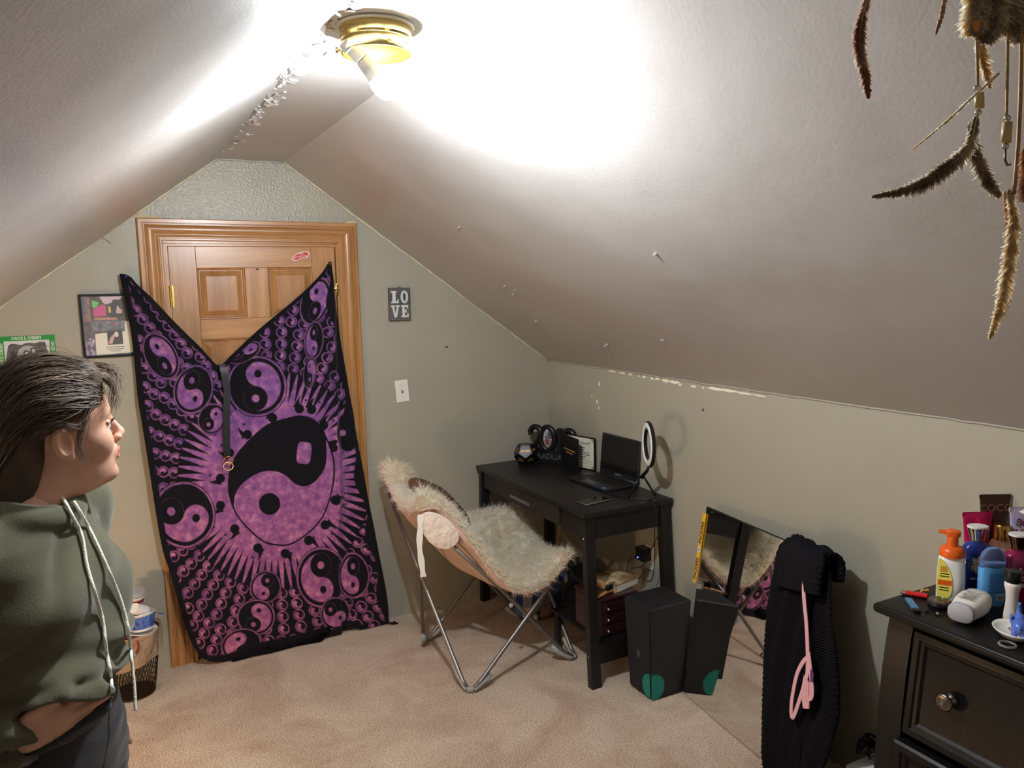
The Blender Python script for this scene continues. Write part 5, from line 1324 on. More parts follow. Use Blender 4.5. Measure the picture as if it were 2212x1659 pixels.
# floor clutter between scarf and dresser
b = thing('storage_box', 'black storage box with white lid on the floor beside the dresser', 'box', (1.975, -2.36, 0))
MB().box(-.075, .085, -.13, .13, 0, .145, .004).build('bin', M_satin, b); MB().box(-.08, .09, -.135, .135, .145, .157, .004).build('lid', mat('white_lid', rgb(222, 220, 216), .4), b)
pts = []
for k in range(60): t = k*.55; pts.append((1.985+.045*math.sin(t*1.3)+.012*math.sin(t*3.1), -2.27+.06*math.cos(t)+.015*math.sin(t*2.3), .172+.018*abs(math.sin(t*.9))+.0006*k))
o = MB().tube(catmull(pts, 5), .0045, 6).build('cable_tangle', M_satin, None, smooth=True); tag(o, 'tangle of black cables on the white box lid', 'cable')
for k, (x, y, rz, lab) in enumerate(((1.82, -2.27, 2.4, 'fluffy brown makeup brush on the floor by the scarf'), (1.80, -2.40, 1.9, 'black makeup brush lying nearest the dresser'))):
    b = thing('makeup_brush', lab, 'brush', (x, y, 0), rz, 'makeup brushes on the floor')
    MB().tube([(-.10, 0, .006), (0, 0, .009), (.02, 0, .012)], [.003, .005, .006], 8).build('handle', M_satin, b, smooth=True)
    MB().tube([(.02, 0, .012), (.05, 0, .014)], [.0065, .008], 10).build('ferrule', M_chr, b, smooth=True)
    n_ = 700; rt = np.stack([np.full(n_, .05), rng.normal(size=n_)*.004, .014+rng.normal(size=n_)*.004], 1)
    o = strands('bristles', rt, np.stack([np.ones(n_), rng.normal(size=n_)*.22, rng.normal(size=n_)*.18+.05], 1), .032+.01*rng.random(n_), mat('brush_hair'+str(k), [rgb(120, 84, 60), rgb(24, 20, 20)][k], .7), b, w=.0007, seg=2, droop=0, curl=.15); o['kind'] = 'stuff'
b = thing('striped_cup', 'red and white paper cup on the floor before the dresser', 'cup', (1.50, -2.72, 0))
MB().lathe([(0, 0), (.032, 0), (.045, .30), (.044, .30), (.031, .004), (0, .004)], 28).build('body', mat('cup_red', rgb(168, 28, 34), .4), b, smooth=True)
MB().lathe([(.047, .296), (.048, .303), (.044, .309), (.02, .314), (0, .314)], 28, cap=False).build('lid', M_white_pl, b, smooth=True)
# ------------------------------------------------------------------ knitted scarf over the mirror corner
def knit_strip(name, cl, wl, th, parent, m, rib=.0085, nseg=10):
    """cl centre line points, wl half widths; flat knitted strip with cross ribs"""
    C_ = np.array(catmull(cl, 22)); Wd = np.interp(np.linspace(0, 1, len(C_)), np.linspace(0, 1, len(wl)), wl)
    d = np.concatenate([[0], np.cumsum(np.linalg.norm(np.diff(C_, axis=0), axis=1))]); n = int(d[-1]/(rib/5.0))
    s = np.linspace(0, d[-1], n); P = np.stack([np.interp(s, d, C_[:, k]) for k in range(3)], 1); Wd = np.interp(s, d, Wd)
    R = []
    for i in range(n):
        e = 1+.35*math.cos(2*PI*s[i]/rib)
        w = Wd[i]*(1+.018*math.cos(2*PI*s[i]/(rib*2.2))); t = th*e
        ring = []
        for k in range(nseg+1):
            u = -1+2*k/nseg; ring.append((u*w, t*(1-.5*u*u)+.006*math.sin(u*7+s[i]*9)))
        for k in range(nseg, -1, -1):
            u = -1+2*k/nseg; ring.append((u*w, -th*(1-.5*u*u)+.006*math.sin(u*7+s[i]*9)))
        tan = Vector(P[min(i+1, n-1)]-P[max(i-1, 0)]).normalized()
        sd = (e1-tan*e1.dot(tan)).normalized(); nn = tan.cross(sd)
        if nn.dot(en) < 0 and tan.z < .3: nn = -nn
        R.append([Vector(P[i])+sd*a+nn*b for a, b in ring])
    V = np.array([[list(p) for p in r] for r in R]).reshape(-1, 3); W = 2*(nseg+1)
    q = np.arange(n-1)[:, None]*W+np.arange(W)[None]; q2 = np.arange(n-1)[:, None]*W+(np.arange(W)[None]+1) % W
    Q = np.stack([q, q2, q2+W, q+W], -1).reshape(-1, 4)
    return fast_mesh(name, V, Q, m, parent)
def mp(a, b, c=0.0): return BLm+e1*a+e2*b+en*c
M_knit = mat('black_knit', rgb(22, 21, 24), .95, spec=.1, bump=.6, bscale=420, bdist=.003)
sf = thing('knit_scarf', 'long black knitted scarf draped over the right corner of the mirror', 'scarf', tuple(mp(.62, .0, .05)))
own(sf, knit_strip('front_tail', [mp(0.610, 0.792, 0.035), mp(0.610, 0.752, 0.055), mp(0.603, 0.612, 0.050), mp(0.610, 0.442, 0.050), mp(0.635, 0.242, 0.055), mp(0.667, 0.092, 0.060), mp(0.690, 0.004, 0.065)], [.085, .095, .10, .098, .10, .098, .07], .010, None, M_knit))
own(sf, knit_strip('back_tail', [mp(0.690, 0.772, 0.020), mp(0.715, 0.652, 0.035), mp(0.750, 0.492, 0.040), mp(0.770, 0.352, 0.045), mp(0.765, 0.212, 0.050), mp(0.750, 0.072, 0.055), mp(0.745, 0.022, 0.060)], [.045, .06, .085, .095, .085, .07, .055], .010, None, M_knit))
own(sf, knit_strip('folded_collar', [mp(0.650, 0.692, 0.075), mp(0.635, 0.772, 0.070), mp(0.625, 0.824, 0.045), mp(0.635, 0.837, 0.000), mp(0.645, 0.802, -0.030), mp(0.655, 0.732, -0.035)], [.10, .105, .10, .095, .095, .08], .011, None, M_knit))
# pink strap hung inside the scarf
ps = thing('pink_strap', 'pale pink cloth strap looped over the black scarf', 'strap', tuple(mp(0.750, 0.280, 0.085)))
M_pink = mat('pink_ribbon', rgb(222, 166, 172), .6)
def ribbon(name, pts, w, th, par, m):
    P = [Vector(p) for p in catmull([tuple(p) for p in pts], 8)]; R = []
    for i, p in enumerate(P):
        t = (P[min(i+1, len(P)-1)]-P[max(i-1, 0)]).normalized(); s = (t.cross(en)).normalized()
        R.append([p-s*w+en*th, p+s*w+en*th, p+s*w-en*th, p-s*w-en*th])
    return own(par, MB().rings(R).build(name, m, None))
ribbon('upper_strap', [mp(0.680, 0.770, 0.077), mp(0.692, 0.700, 0.083), mp(0.720, 0.600, 0.080), mp(0.745, 0.500, 0.080), mp(0.760, 0.420, 0.083)], .0075, .0014, ps, M_pink)
ribbon('loop', [mp(0.748, 0.500, 0.083), mp(0.730, 0.470, 0.085), mp(0.715, 0.420, 0.087), mp(0.712, 0.340, 0.090), mp(0.720, 0.290, 0.092), mp(0.732, 0.290, 0.092), mp(0.748, 0.360, 0.091), mp(0.760, 0.440, 0.088), mp(0.756, 0.500, 0.085)], .007, .0014, ps, M_pink)
ribbon('folded_end', [mp(0.752, 0.520, 0.088), mp(0.775, 0.470, 0.091), mp(0.795, 0.410, 0.092), mp(0.795, 0.385, 0.093), mp(0.780, 0.380, 0.094), mp(0.772, 0.420, 0.095)], .008, .0014, ps, M_pink)
own(ps, MB().prism([(.752, .44), (.785, .42), (.792, .345), (.768, .335), (.748, .38)], .088, .093, TM).build('cloth_pad', M_pink, None))
own(ps, MB().prism([(.780, .475), (.796, .465), (.798, .44), (.786, .435)], .094, .097, TM).build('plum_patch', mat('plum_cloth', rgb(96, 60, 110), .7), None))

# ------------------------------------------------------------------ waste basket with trash
wbx, wby = -.165, -.185
wb_ = thing('waste_basket', 'brown wire mesh waste basket with a plastic liner beside the door casing', 'basket', (wbx, wby, 0))
M_wire = mat('bronze_wire', rgb(54, 38, 30), .45, .6)
def rb(z): return .085+.038*(z/.28)**.8
mb = MB()
for k in range(44):
    for sgn in (-1, 1):
        mb.tube([Vector((rb(z)*math.cos(2*PI*k/44+sgn*z*3.2), rb(z)*math.sin(2*PI*k/44+sgn*z*3.2), z)) for z in np.linspace(.006, .28, 9)], .0011, 4)
o = mb.build('wire_mesh', M_wire, wb_); o['kind'] = 'stuff'
for z, r in ((.006, .003), (.28, .004)): MB().tube([Vector((rb(z)*math.cos(a), rb(z)*math.sin(a), z)) for a in np.linspace(0, 2*PI, 40, endpoint=False)], r, 8, closed=True).build('rim_wire', M_wire, wb_, smooth=True)
MB().lathe([(0, .001), (.084, .001), (.084, .004), (0, .004)], 30).build('bottom_plate', M_wire, wb_)
M_bag = mat('tan_liner', rgb(196, 164, 132), .35, alpha=.55, bump=.8, bscale=30, bdist=.02)
vs = []; fs = []; n = 48; zz = [.30, .287, .27, .25, .225, .20]
for i, z in enumerate(zz):
    for k in range(n):
        a = 2*PI*k/n; low = .0 if i < 2 else (z-.28)*.35*(1+math.sin(a-2.0)); r = rb(min(z, .28))+.006+.004*math.sin(7*a+i)+(.002*i)
        vs.append((r*math.cos(a), r*math.sin(a), z+low))
for i in range(len(zz)-1):
    for k in range(n): fs.append((i*n+k, i*n+(k+1) % n, (i+1)*n+(k+1) % n, (i+1)*n+k))
MB().verts(vs, fs).build('liner_bag', M_bag, wb_, smooth=True)
def cup(name, label, cat, x, y, z, tilt, rz, prof, m, bands, lid=None):
    c = thing(name, label, cat, (wbx+x, wby+y, z), rz); c.rotation_euler = (tilt, 0, rz)
    MB().lathe(prof, 30, cap=False).build('body', m, c, angle=50)
    for (p, mm, nm) in bands: MB().lathe(p, 30, cap=False).build(nm, mm, c, smooth=True)
    if lid: lid(c)
    return c
M_pap = mat('paper_white', rgb(232, 228, 224), .45); M_cred = mat('carmine_print', rgb(150, 26, 44), .45); M_cblue = mat('cobalt_print', rgb(36, 54, 140), .4, col2=rgb(90, 130, 190), vscale=60)
tub = lambda h, r0, r1: [(0, .001), (r0, 0), (r1, h), (r1+.003, h+.002), (r1+.001, h+.005), (r1-.002, h), (r0-.002, .003), (0, .004)]
c = cup('ice_cream_tub', 'white tub with carmine band and clear lid, topmost in the basket', 'tub', .02, .03, .37, .30, .6, tub(.075, .036, .045), M_pap, [([(.0385, .02), (.0445, .066)], M_cred, 'printed_band')], lambda c: MB().lathe([(.047, .080), (.047, .092), (.040, .098), (0, .099)], 30, cap=False).build('clear_lid', mat('clear_lid', rgb(225, 218, 216), .15, trans=.6), c, smooth=True))
for k, s in enumerate(('Malted',)):
    for a in (-.6, -1.9): text_mesh('lettering', s, .020, M_pap, c, Matrix.Rotation(a+PI/2, 4, 'Z') @ front(0, .050-.018*k, -.0445+.0015*k), .0003, .85, bold=.0004)
cup('paper_cup', 'small plain white paper cup tipped upside down in the basket', 'cup', .065, -.02, .365, .9, -.9, [(0, .06), (.023, .06), (.030, 0), (.0285, 0), (.0215, .058), (0, .058)], M_pap, [])
cup('yogurt_tub', 'white tub with cobalt blue label and peeled blue lid in the basket', 'tub', .055, -.03, .295, -.12, .3, tub(.07, .046, .056), M_pap, [([(.0475, .010), (.0565, .064)], M_cblue, 'printed_band')], lambda c: MB().prism([(.05, -.02), (.075, -.012), (.082, .0), (.075, .012), (.05, .02)], .068, .0695, TR(ry=.35)).build('peeled_lid', mat('blue_foil', rgb(40, 84, 180), .35), c))
cup('plain_tub', 'plain white tub under the blue labelled tub', 'tub', .048, -.042, .235, .08, 1.0, tub(.062, .050, .060), M_pap, [])
cup('red_tub', 'dark red tub lying low in the basket front', 'tub', -.015, -.085, .24, 1.1, .2, tub(.06, .03, .038), mat('brick_red', rgb(140, 24, 28), .4), [])
cup('white_cup', 'white foam cup leaning at the basket back', 'cup', -.03, .0, .30, .2, 2.0, tub(.085, .03, .041), M_pap, [])
cup('pink_wrapper', 'crumpled pink wrapper behind the ice cream tub', 'wrapper', -.025, .055, .37, .5, .2, [(0, 0), (.02, .005), (.028, .03), (.018, .055), (.03, .075), (0, .07)], mat('hot_pink', rgb(220, 70, 120), .4), [])

# ------------------------------------------------------------------ things on the gable wall
# LOVE plaque
W2 = lambda x, z, y=0.0: Matrix(((1, 0, 0, x), (0, 0, -1, y), (0, 1, 0, z), (0, 0, 0, 1)))
lv = thing('love_plaque', 'small grey wood plaque with white block letters reading LOVE', 'sign', (1.196, 0, 1.665)); 
TLv = W2(1.196, 1.665) @ TR(rz=-.01)
own(lv, MB().box(-.058, .058, -.084, .084, 0.001, .022, .004, T=TLv).build('board', wood_mat('grey_barnwood', rgb(98, 90, 88), rgb(70, 64, 62), 'X', .7, coat=0), None))
own(lv, MB().tube([TLv @ Vector((-.012, .084, .01)), TLv @ Vector((0, .09, .012)), TLv @ Vector((.012, .084, .01))], .0015, 6).build('hanger_wire', M_steel, None))
M_ltr = mat('chalk_white', rgb(206, 214, 212), .7, var=.15, vscale=90)
def letter(polys, x, y):
    mb = MB()
    for p in polys: mb.prism([(x+a, y+b) for a, b in p], .0221, .0232, TLv)
    o = mb.build('letter', M_ltr, None); return own(lv, o)
bx = lambda a, b, c, d: [(a, c), (b, c), (b, d), (a, d)]
L_ = [[(0, 0), (.040, 0), (.040, .020), (.033, .020), (.033, .009), (.024, .009), (.024, .053), (.029, .053), (.029, .062), (.0, .062), (.0, .053), (.006, .053), (.006, .009), (0, .009)]]
V_ = [[(.014, 0), (.027, 0), (.037, .053), (.043, .053), (.043, .062), (.023, .062), (.023, .053), (.027, .053), (.0205, .018), (.0135, .053), (.018, .053), (.018, .062), (-.002, .062), (-.002, .053), (.003, .053)]]
E_L = [[(0, 0), (.039, 0), (.039, .020), (.032, .020), (.032, .009), (.019, .009), (.019, .027), (.024, .027), (.024, .022), (.029, .022), (.029, .041), (.024, .041), (.024, .036), (.019, .036), (.019, .053), (.031, .053), (.031, .044), (.038, .044), (.038, .062), (0, .062), (0, .053), (.006, .053), (.006, .009), (0, .009)]]
letter(L_, -.047, .006); letter(V_, -.046, -.067); letter(E_L, .005, -.067)
mb = MB(); n = 32; R = []
for (s, zz) in ((1, .0221), (1, .0232), (.52, .0232), (.52, .0221)): R.append([TLv @ Vector((.024+.0205*s*math.cos(a)*(1 if s == 1 else .78), .037+.0325*s*(1 if s == 1 else 1.3)*math.sin(a), zz)) for a in np.linspace(0, 2*PI, n, endpoint=False)])
R.append(R[0]); own(lv, mb.rings(R, cap=False).build('letter', M_ltr, None))
# light switch
sw = thing('light_switch', 'white toggle light switch plate set slightly crooked on the wall', 'light switch', (1.195, 0, 1.214))
TS2 = W2(1.195, 1.214) @ TR(rz=.065)
own(sw, MB().box(-.035, .035, -.058, .058, 0, .0055, .002, T=TS2).build('plate', mat('switch_white', rgb(226, 223, 216), .4), None))
own(sw, MB().box(-.006, .006, -.0125, .0125, .005, .0062, T=TS2).build('slot', mat('switch_slot', rgb(140, 128, 108), .5), None))
own(sw, MB().box(-.0045, .0045, -.002, .010, .006, .016, .001, T=TS2 @ TR(rx=-.35)).build('toggle', mat('switch_toggle', rgb(222, 214, 196), .4), None))
for y in (-.030, .030): own(sw, MB().lathe([(0, .005), (.0032, .005), (.0028, .0066), (0, .0068)], 12, T=TS2 @ TR((0, y, 0))).build('screw', M_steel, None))
# collage picture frame
pf = thing('collage_frame', 'thin black picture frame with a collage of photos left of the door', 'picture frame', (-.125, 0, 1.61))
TP = W2(-.135, 1.612) @ TR(rz=.0)
fw, fh = .112, .138
for a in ((-fw, fw, fh-.009, fh), (-fw, fw, -fh, -fh+.009), (-fw, -fw+.009, -fh+.009, fh-.009), (fw-.009, fw, -fh+.009, fh-.009)):
    own(pf, MB().box(*a, 0.001, .016, .0015, T=TP).build('frame_bar', M_satin, None))
def pic(nm, a, m, lay): return own(pf, MB().prism(a, .002+.0008*lay, .0028+.0008*lay, TP).build(nm, m, None))
R4 = lambda a, b, c, d: [(a, c), (b, c), (b, d), (a, d)]
pic('backing_photo', R4(-.104, .104, -.130, .130), mat('photo_dark', rgb(56, 44, 48), .3, col2=rgb(110, 96, 96), vscale=34), 0)
pic('side_photo', R4(-.100, -.072, .02, .128), mat('photo_blue', rgb(70, 80, 92), .3, col2=rgb(150, 110, 86), vscale=40), 1)
pic('top_photo', R4(-.068, .10, .022, .128), mat('photo_room', rgb(34, 30, 32), .3, col2=rgb(90, 66, 64), vscale=46), 1)
pic('photo_pink', [(-.060, .040), (-.012, .042), (-.010, .085), (-.022, .094), (-.060, .074)], mat('photo_magenta', rgb(196, 60, 124), .35), 2)
pic('photo_green', [(-.062, .078), (-.045, .082), (-.034, .100), (-.062, .112)], mat('photo_lime', rgb(96, 190, 84), .35), 2)
pic('photo_light', [(-.032, .126), (.060, .126), (.04, .105), (-.012, .092), (-.02, .1)], mat('photo_pale2', rgb(206, 180, 190), .35), 2)
pic('photo_shelf', R4(-.058, .03, .024, .036), mat('photo_tan', rgb(176, 130, 104), .35), 2)
pic('photo_chair', [(.0, .034), (.075, .034), (.08, .09), (.06, .112), (.02, .112), (.004, .08)], mat('photo_black', rgb(22, 20, 22), .3), 3)
pic('photo_figure', [(.028, .052), (.05, .052), (.052, .066), (.042, .076), (.036, .088), (.030, .07)], mat('photo_skin', rgb(206, 170, 160), .4), 4)
pic('photo_yellow', R4(.0, .008, .056, .082), mat('photo_yellow', rgb(226, 190, 60), .4), 4)
pic('middle_photo', [(-.072, -.026), (.062, -.012), (.062, .020), (-.072, .020)], mat('photo_grey', rgb(70, 72, 84), .35, col2=rgb(130, 126, 140), vscale=50), 3)
pic('photo_red', [(.008, .0), (.02, .004), (.018, .016), (.006, .014)], mat('photo_red2', rgb(150, 54, 54), .4), 4)
pic('card', [(-.062, -.128), (.086, -.122), (.090, .016), (.060, .016), (.056, -.028), (-.060, -.034)], mat('cream_card', rgb(226, 220, 200), .5), 4)
pic('card_portrait', R4(-.014, .046, -.084, -.026), mat('portrait_dark', rgb(28, 22, 26), .35), 5)
pic('portrait_shoulder', [(-.012, -.080), (.004, -.080), (.016, -.046), (.008, -.040), (-.004, -.056)], mat('portrait_skin', rgb(206, 160, 146), .4), 6)
own(pf, MB().ball((TP @ Vector((.022, -.040, .0072))), (.009, .0006, .012), 8).build('portrait_head', mat('portrait_pale', rgb(222, 206, 204), .4), None, smooth=True))
for k, w in enumerate((.036, .034, .02)): pic('card_line', R4(.014-w, .014+w, -.096-.009*k, -.093-.009*k), mat('grey_print', rgb(110, 100, 96), .6), 5)
pic('purple_photo', [(-.098, -.128), (-.066, -.128), (-.064, -.06), (-.08, -.05), (-.1, -.07)], mat('photo_violet', rgb(70, 50, 92), .35, col2=rgb(200, 180, 196), vscale=60), 4)
own(pf, MB().box(-fw+.004, fw-.004, -fh+.004, fh-.004, .0098, .0108, T=TP).build('glass', mat('frame_glass', (1, 1, 1, 1), .04, alpha=.06), None))
# green bordered souvenir photo
gp = thing('green_photo_card', 'green bordered souvenir pencil-sketch photo taped to the left wall', 'photo', (-.45, 0, 1.49))
TG = W2(-.452, 1.500) @ TR(rz=-.0)
own(gp, MB().box(-.104, .104, -.082, .082, .0005, .0012, T=TG).build('green_border', mat('green_border', rgb(40, 140, 60), .45), None))
M_skp = mat('sketch_paper', rgb(204, 202, 202), .5); M_sk1 = mat('sketch_grey', rgb(96, 96, 98), .5, var=.5, vscale=80); M_sk2 = mat('sketch_dark', rgb(52, 52, 54), .5); M_sk3 = mat('sketch_light', rgb(170, 170, 170), .5)
def gpic(nm, a, m, lay): return own(gp, MB().prism(a, .0012+.0004*lay, .0015+.0004*lay, TG).build(nm, m, None))
gpic('sketch_sheet', R4(-.082, .082, -.060, .062), M_skp, 0)
gpic('sketch_backdrop', [p[:2] for p in catmull([(-.068, -.048, 0), (-.07, .03, 0), (-.055, .05, 0), (-.02, .045, 0), (.0, .052, 0), (.03, .05, 0), (.062, .054, 0), (.07, .03, 0), (.066, -.048, 0)], 4, True)], M_sk1, 1)
gpic('sketch_arch', [p[:2] for p in catmull([(-.034, -.05, 0), (-.036, .01, 0), (-.018, .036, 0), (.01, .04, 0), (.034, .02, 0), (.036, -.05, 0)], 4, True)], M_sk3, 2)
for x, y, s in ((-.004, .0, 1.0), (.022, .01, 1.05)):
    gpic('sketch_figure', [p[:2] for p in catmull([(x-.016*s, -.05, 0), (x-.015*s, y-.015, 0), (x-.010*s, y+.014, 0), (x, y+.021*s, 0), (x+.011*s, y+.012, 0), (x+.014*s, y-.015, 0), (x+.015*s, -.05, 0)], 4, True)], M_sk2, 3)
    gpic('sketch_face', [(x+.0065*s*math.cos(a), y+.006+.0095*s*math.sin(a)) for a in np.linspace(0, 2*PI, 14, endpoint=False)], M_skp, 4)
for x in (-.052, .053):
    gpic('sketch_prop', [p[:2] for p in catmull([(x-.012, -.046, 0), (x-.012, .0, 0), (x, .02, 0), (x+.012, .0, 0), (x+.012, -.046, 0)], 4, True)], M_sk2, 3)
for (s, x, y, rz, sz) in (("CHUCK E. CHEESE'S", 0, .072, 0, .017), ("CHUCK E. CHEESE'S", -.093, 0, PI/2, .017), ("CHUCK E. CHEESE'S", .093, 0, -PI/2, .017)):
    own(gp, text_mesh('lettering', s, sz, mat('print_white', rgb(226, 222, 216), .5), None, TG @ TR((x, y, .0017), 0, 0, rz), .0001, .72, bold=.0004))

# ------------------------------------------------------------------ dreamcatcher feathers near the camera
dc = thing('dreamcatcher', 'dreamcatcher tassels with beads and long feathers hanging at upper right', 'dreamcatcher', (.46, -3.47, 1.98))
# hanging plane of the tassels, square to the camera view: origin, sideways axis, downward axis (per image pixel), depth axis
DO, DA, DB, DN = Vector((0.4585606, -3.4714859, 1.8803075)), Vector((0.0003157, -0.0001642, -0.0000079)), Vector((-0.0000272, -0.0000353, -0.0003531)), Vector((0.4553998, 0.8817040, -0.1233252))
def dq(u, v, d=0.0): return DO+DA*u+DB*v+DN*d
M_q = mat('quill', rgb(206, 190, 156), .5)
def feather_mat(nm, c1, c2, sc=60): return hairy(nm, c1, c2, sc, .8)
def feather(name, pts, width, m, n_=260, seed=0, dens=1.0, asym=1.0, tip=.12):
    n = n_*3; r = np.random.default_rng(seed); P = np.array(catmull([tuple(p) for p in pts], 10)); N = len(P)
    own(dc, MB().tube([Vector(p) for p in P], [.0011*(1-.85*i/N) for i in range(N)], 5).build(name+'_quill', M_q, None, smooth=True))
    t = np.sort(r.random(n)); idx = t*(N-1); i0 = np.minimum(idx.astype(int), N-2); f = (idx-i0)[:, None]
    root = P[i0]*(1-f)+P[i0+1]*f; tan = P[i0+1]-P[i0]; tan /= np.linalg.norm(tan, axis=1, keepdims=True)
    view = np.array(DN); side = np.cross(tan, view); side /= np.linalg.norm(side, axis=1, keepdims=True)
    sg = np.where(r.random(n) < .5, -1, 1)[:, None]
    w = width*np.clip(np.sin(PI*np.clip(t*.92+.06, 0, 1))**.7, tip, 1)*np.where(sg[:, 0] > 0, 1, asym)
    d = side*sg+tan*.9+r.normal(size=(n, 3))*.14
    o = strands(name+'_vane', root, d, w*(.8+.4*r.random(n)), m, None, w=.0011, seg=3, droop=.1, curl=.25, seed=seed+1); own(dc, o); o['kind'] = 'stuff'
f_grey = feather_mat('feather_grey', rgb(222, 210, 192), rgb(166, 146, 126)); f_crm = feather_mat('feather_cream', rgb(250, 242, 224), rgb(232, 212, 172)); f_brn = feather_mat('feather_brown', rgb(176, 124, 92), rgb(232, 216, 202), 30); f_red = feather_mat('feather_rust', rgb(190, 132, 104), rgb(232, 188, 146), 60)
feather('feather', [dq(-227, -240), dq(-250, -160), dq(-256, -105), dq(-244, -40), dq(-236, 12)], .0062, f_brn, 420, 11)
feather('feather', [dq(-67, -230), dq(-76, -175), dq(-91, -125)], .0024, f_brn, 140, 12)
feather('feather', [dq(-2, 50), dq(-22, 120), dq(-72, 165), dq(-137, 205), dq(-227, 225)], .0085, f_grey, 500, 13, asym=.8)
feather('feather', [dq(0, 55, .01), dq(10, 120, .01), dq(36, 180, .01), dq(64, 218, .01)], .0075, f_grey, 360, 14)
feather('feather', [dq(28, -30, -.01), dq(-27, 20, -.01), dq(-92, 80, -.01), dq(-160, 135, -.01)], .0016, f_crm, 160, 15)
feather('feather', [dq(68, 210), dq(78, 280), dq(68, 360), dq(53, 450), dq(26, 532)], .0075, f_crm, 480, 16)
feather('feather', [dq(93, 200, .02), dq(106, 320, .02), dq(98, 440, .02), dq(72, 500, .02)], .0045, f_red, 300, 17)
feather('feather', [dq(83, 130, -.01), dq(93, 200, -.01), dq(96, 240, -.01)], .010, f_red, 220, 18)
for k in range(9):
    a = k*.7; feather('down_feather', [dq(-12+k*15, -260), dq(-7+k*14+8*math.sin(a), -180), dq(-12+k*15+12*math.sin(a*2), -125+18*math.sin(a*1.7))], .013, f_grey if k % 3 else f_crm, 260, 30+k)
feather('down_feather', [dq(18, -140, .01), dq(28, -90, .01), dq(44, -20, .01)], .006, f_crm, 200, 44)
def twine(pts, r=.0011): own(dc, MB().tube(catmull([tuple(p) for p in pts], 6), r, 6).build('cord', mat('tan_leather_cord', rgb(190, 148, 92), .6, var=.3, vscale=300), None, smooth=True))
twine([dq(-4, -280), dq(-4, -170), dq(-1, -80), dq(0, -10)]); twine([dq(68, -280), dq(65, -140), dq(64, -40), dq(62, 50)]); twine([dq(91, -280), dq(94, -80), dq(88, 100), dq(78, 220)], .0015)
own(dc, MB().tube([dq(60, 120), dq(59, 145), dq(64, 157), dq(71, 155)], .0009, 6).build('hook', M_knob, None, smooth=True))
M_bone = mat('bone_bead', rgb(198, 172, 116), .45)
for (x, y) in ((-2, -10), (1, 43), (64, 55), (60, 116)): own(dc, MB().ball(dq(x, y), .0026, 7).build('steel_bead', M_chr, None, smooth=True))
own(dc, MB().tube([dq(3, 2), dq(4, 33)], .0034, 12).build('bone_bead', M_bone, None, smooth=True)); own(dc, MB().tube([dq(64, 65), dq(61, 108)], .0036, 12).build('bone_bead', M_bone, None, smooth=True))
own(dc, MB().ball(dq(-4, -142), (.0036, .0036, .0055), 8).build('orange_bead', mat('amber_bead', rgb(206, 132, 76), .4), None, smooth=True))
# suspension hoop above the frame, tied to the slope
hc = dq(48, -460); own(dc, MB().tube([hc+DA.normalized()*(.055*math.cos(a))+DB.normalized()*(.055*math.sin(a)) for a in np.linspace(0, 2*PI, 40, endpoint=False)], .003, 8, closed=True).build('hoop', mat('tan_leather_cord', rgb(190, 148, 92), .6), None, smooth=True))
zt_ = ZP-SL*max(0, hc.x-XB)-.004
own(dc, MB().tube([hc-DB.normalized()*.055, Vector((hc.x+.02, hc.y+.02, zt_))], .001, 6).build('hanging_thread', M_q, None))
# ------------------------------------------------------------------ person at the left, facing right
PC = np.array([-.322, -2.20]); psi = -.61
pd = np.array([math.cos(psi), math.sin(psi)]); pl_ = np.array([-math.sin(psi), math.cos(psi)])     # forward, left
def on(u, v, z, c=PC): return (c[0]+pd[0]*u+pl_[0]*v, c[1]+pd[1]*u+pl_[1]*v, z)
def stack(P, zs, af, ab, b, cx=None, c=PC):
    z = P[..., 2]; i = lambda t: np.interp(z, zs, t)
    ox = i(cx) if cx is not None else 0
    u = (P[..., 0]-c[0]-ox)*pd[0]+(P[..., 1]-c[1])*pd[1]; v = (P[..., 0]-c[0]-ox)*pl_[0]+(P[..., 1]-c[1])*pl_[1]
    a = np.where(u > 0, i(af), i(ab)); bb_ = i(b)
    return (np.sqrt((u/a)**2+(v/bb_)**2)-1)*np.minimum(a, bb_)*.9
HC = np.array([-.252, -2.18, 1.476], np.float32); hy, hp = .27, .10
Rh = (Euler((0, 0, hy)).to_matrix() @ Euler((0, -hp, 0)).to_matrix()); RH = np.array(Rh, np.float32)
def head_local(P): return (P-HC) @ RH
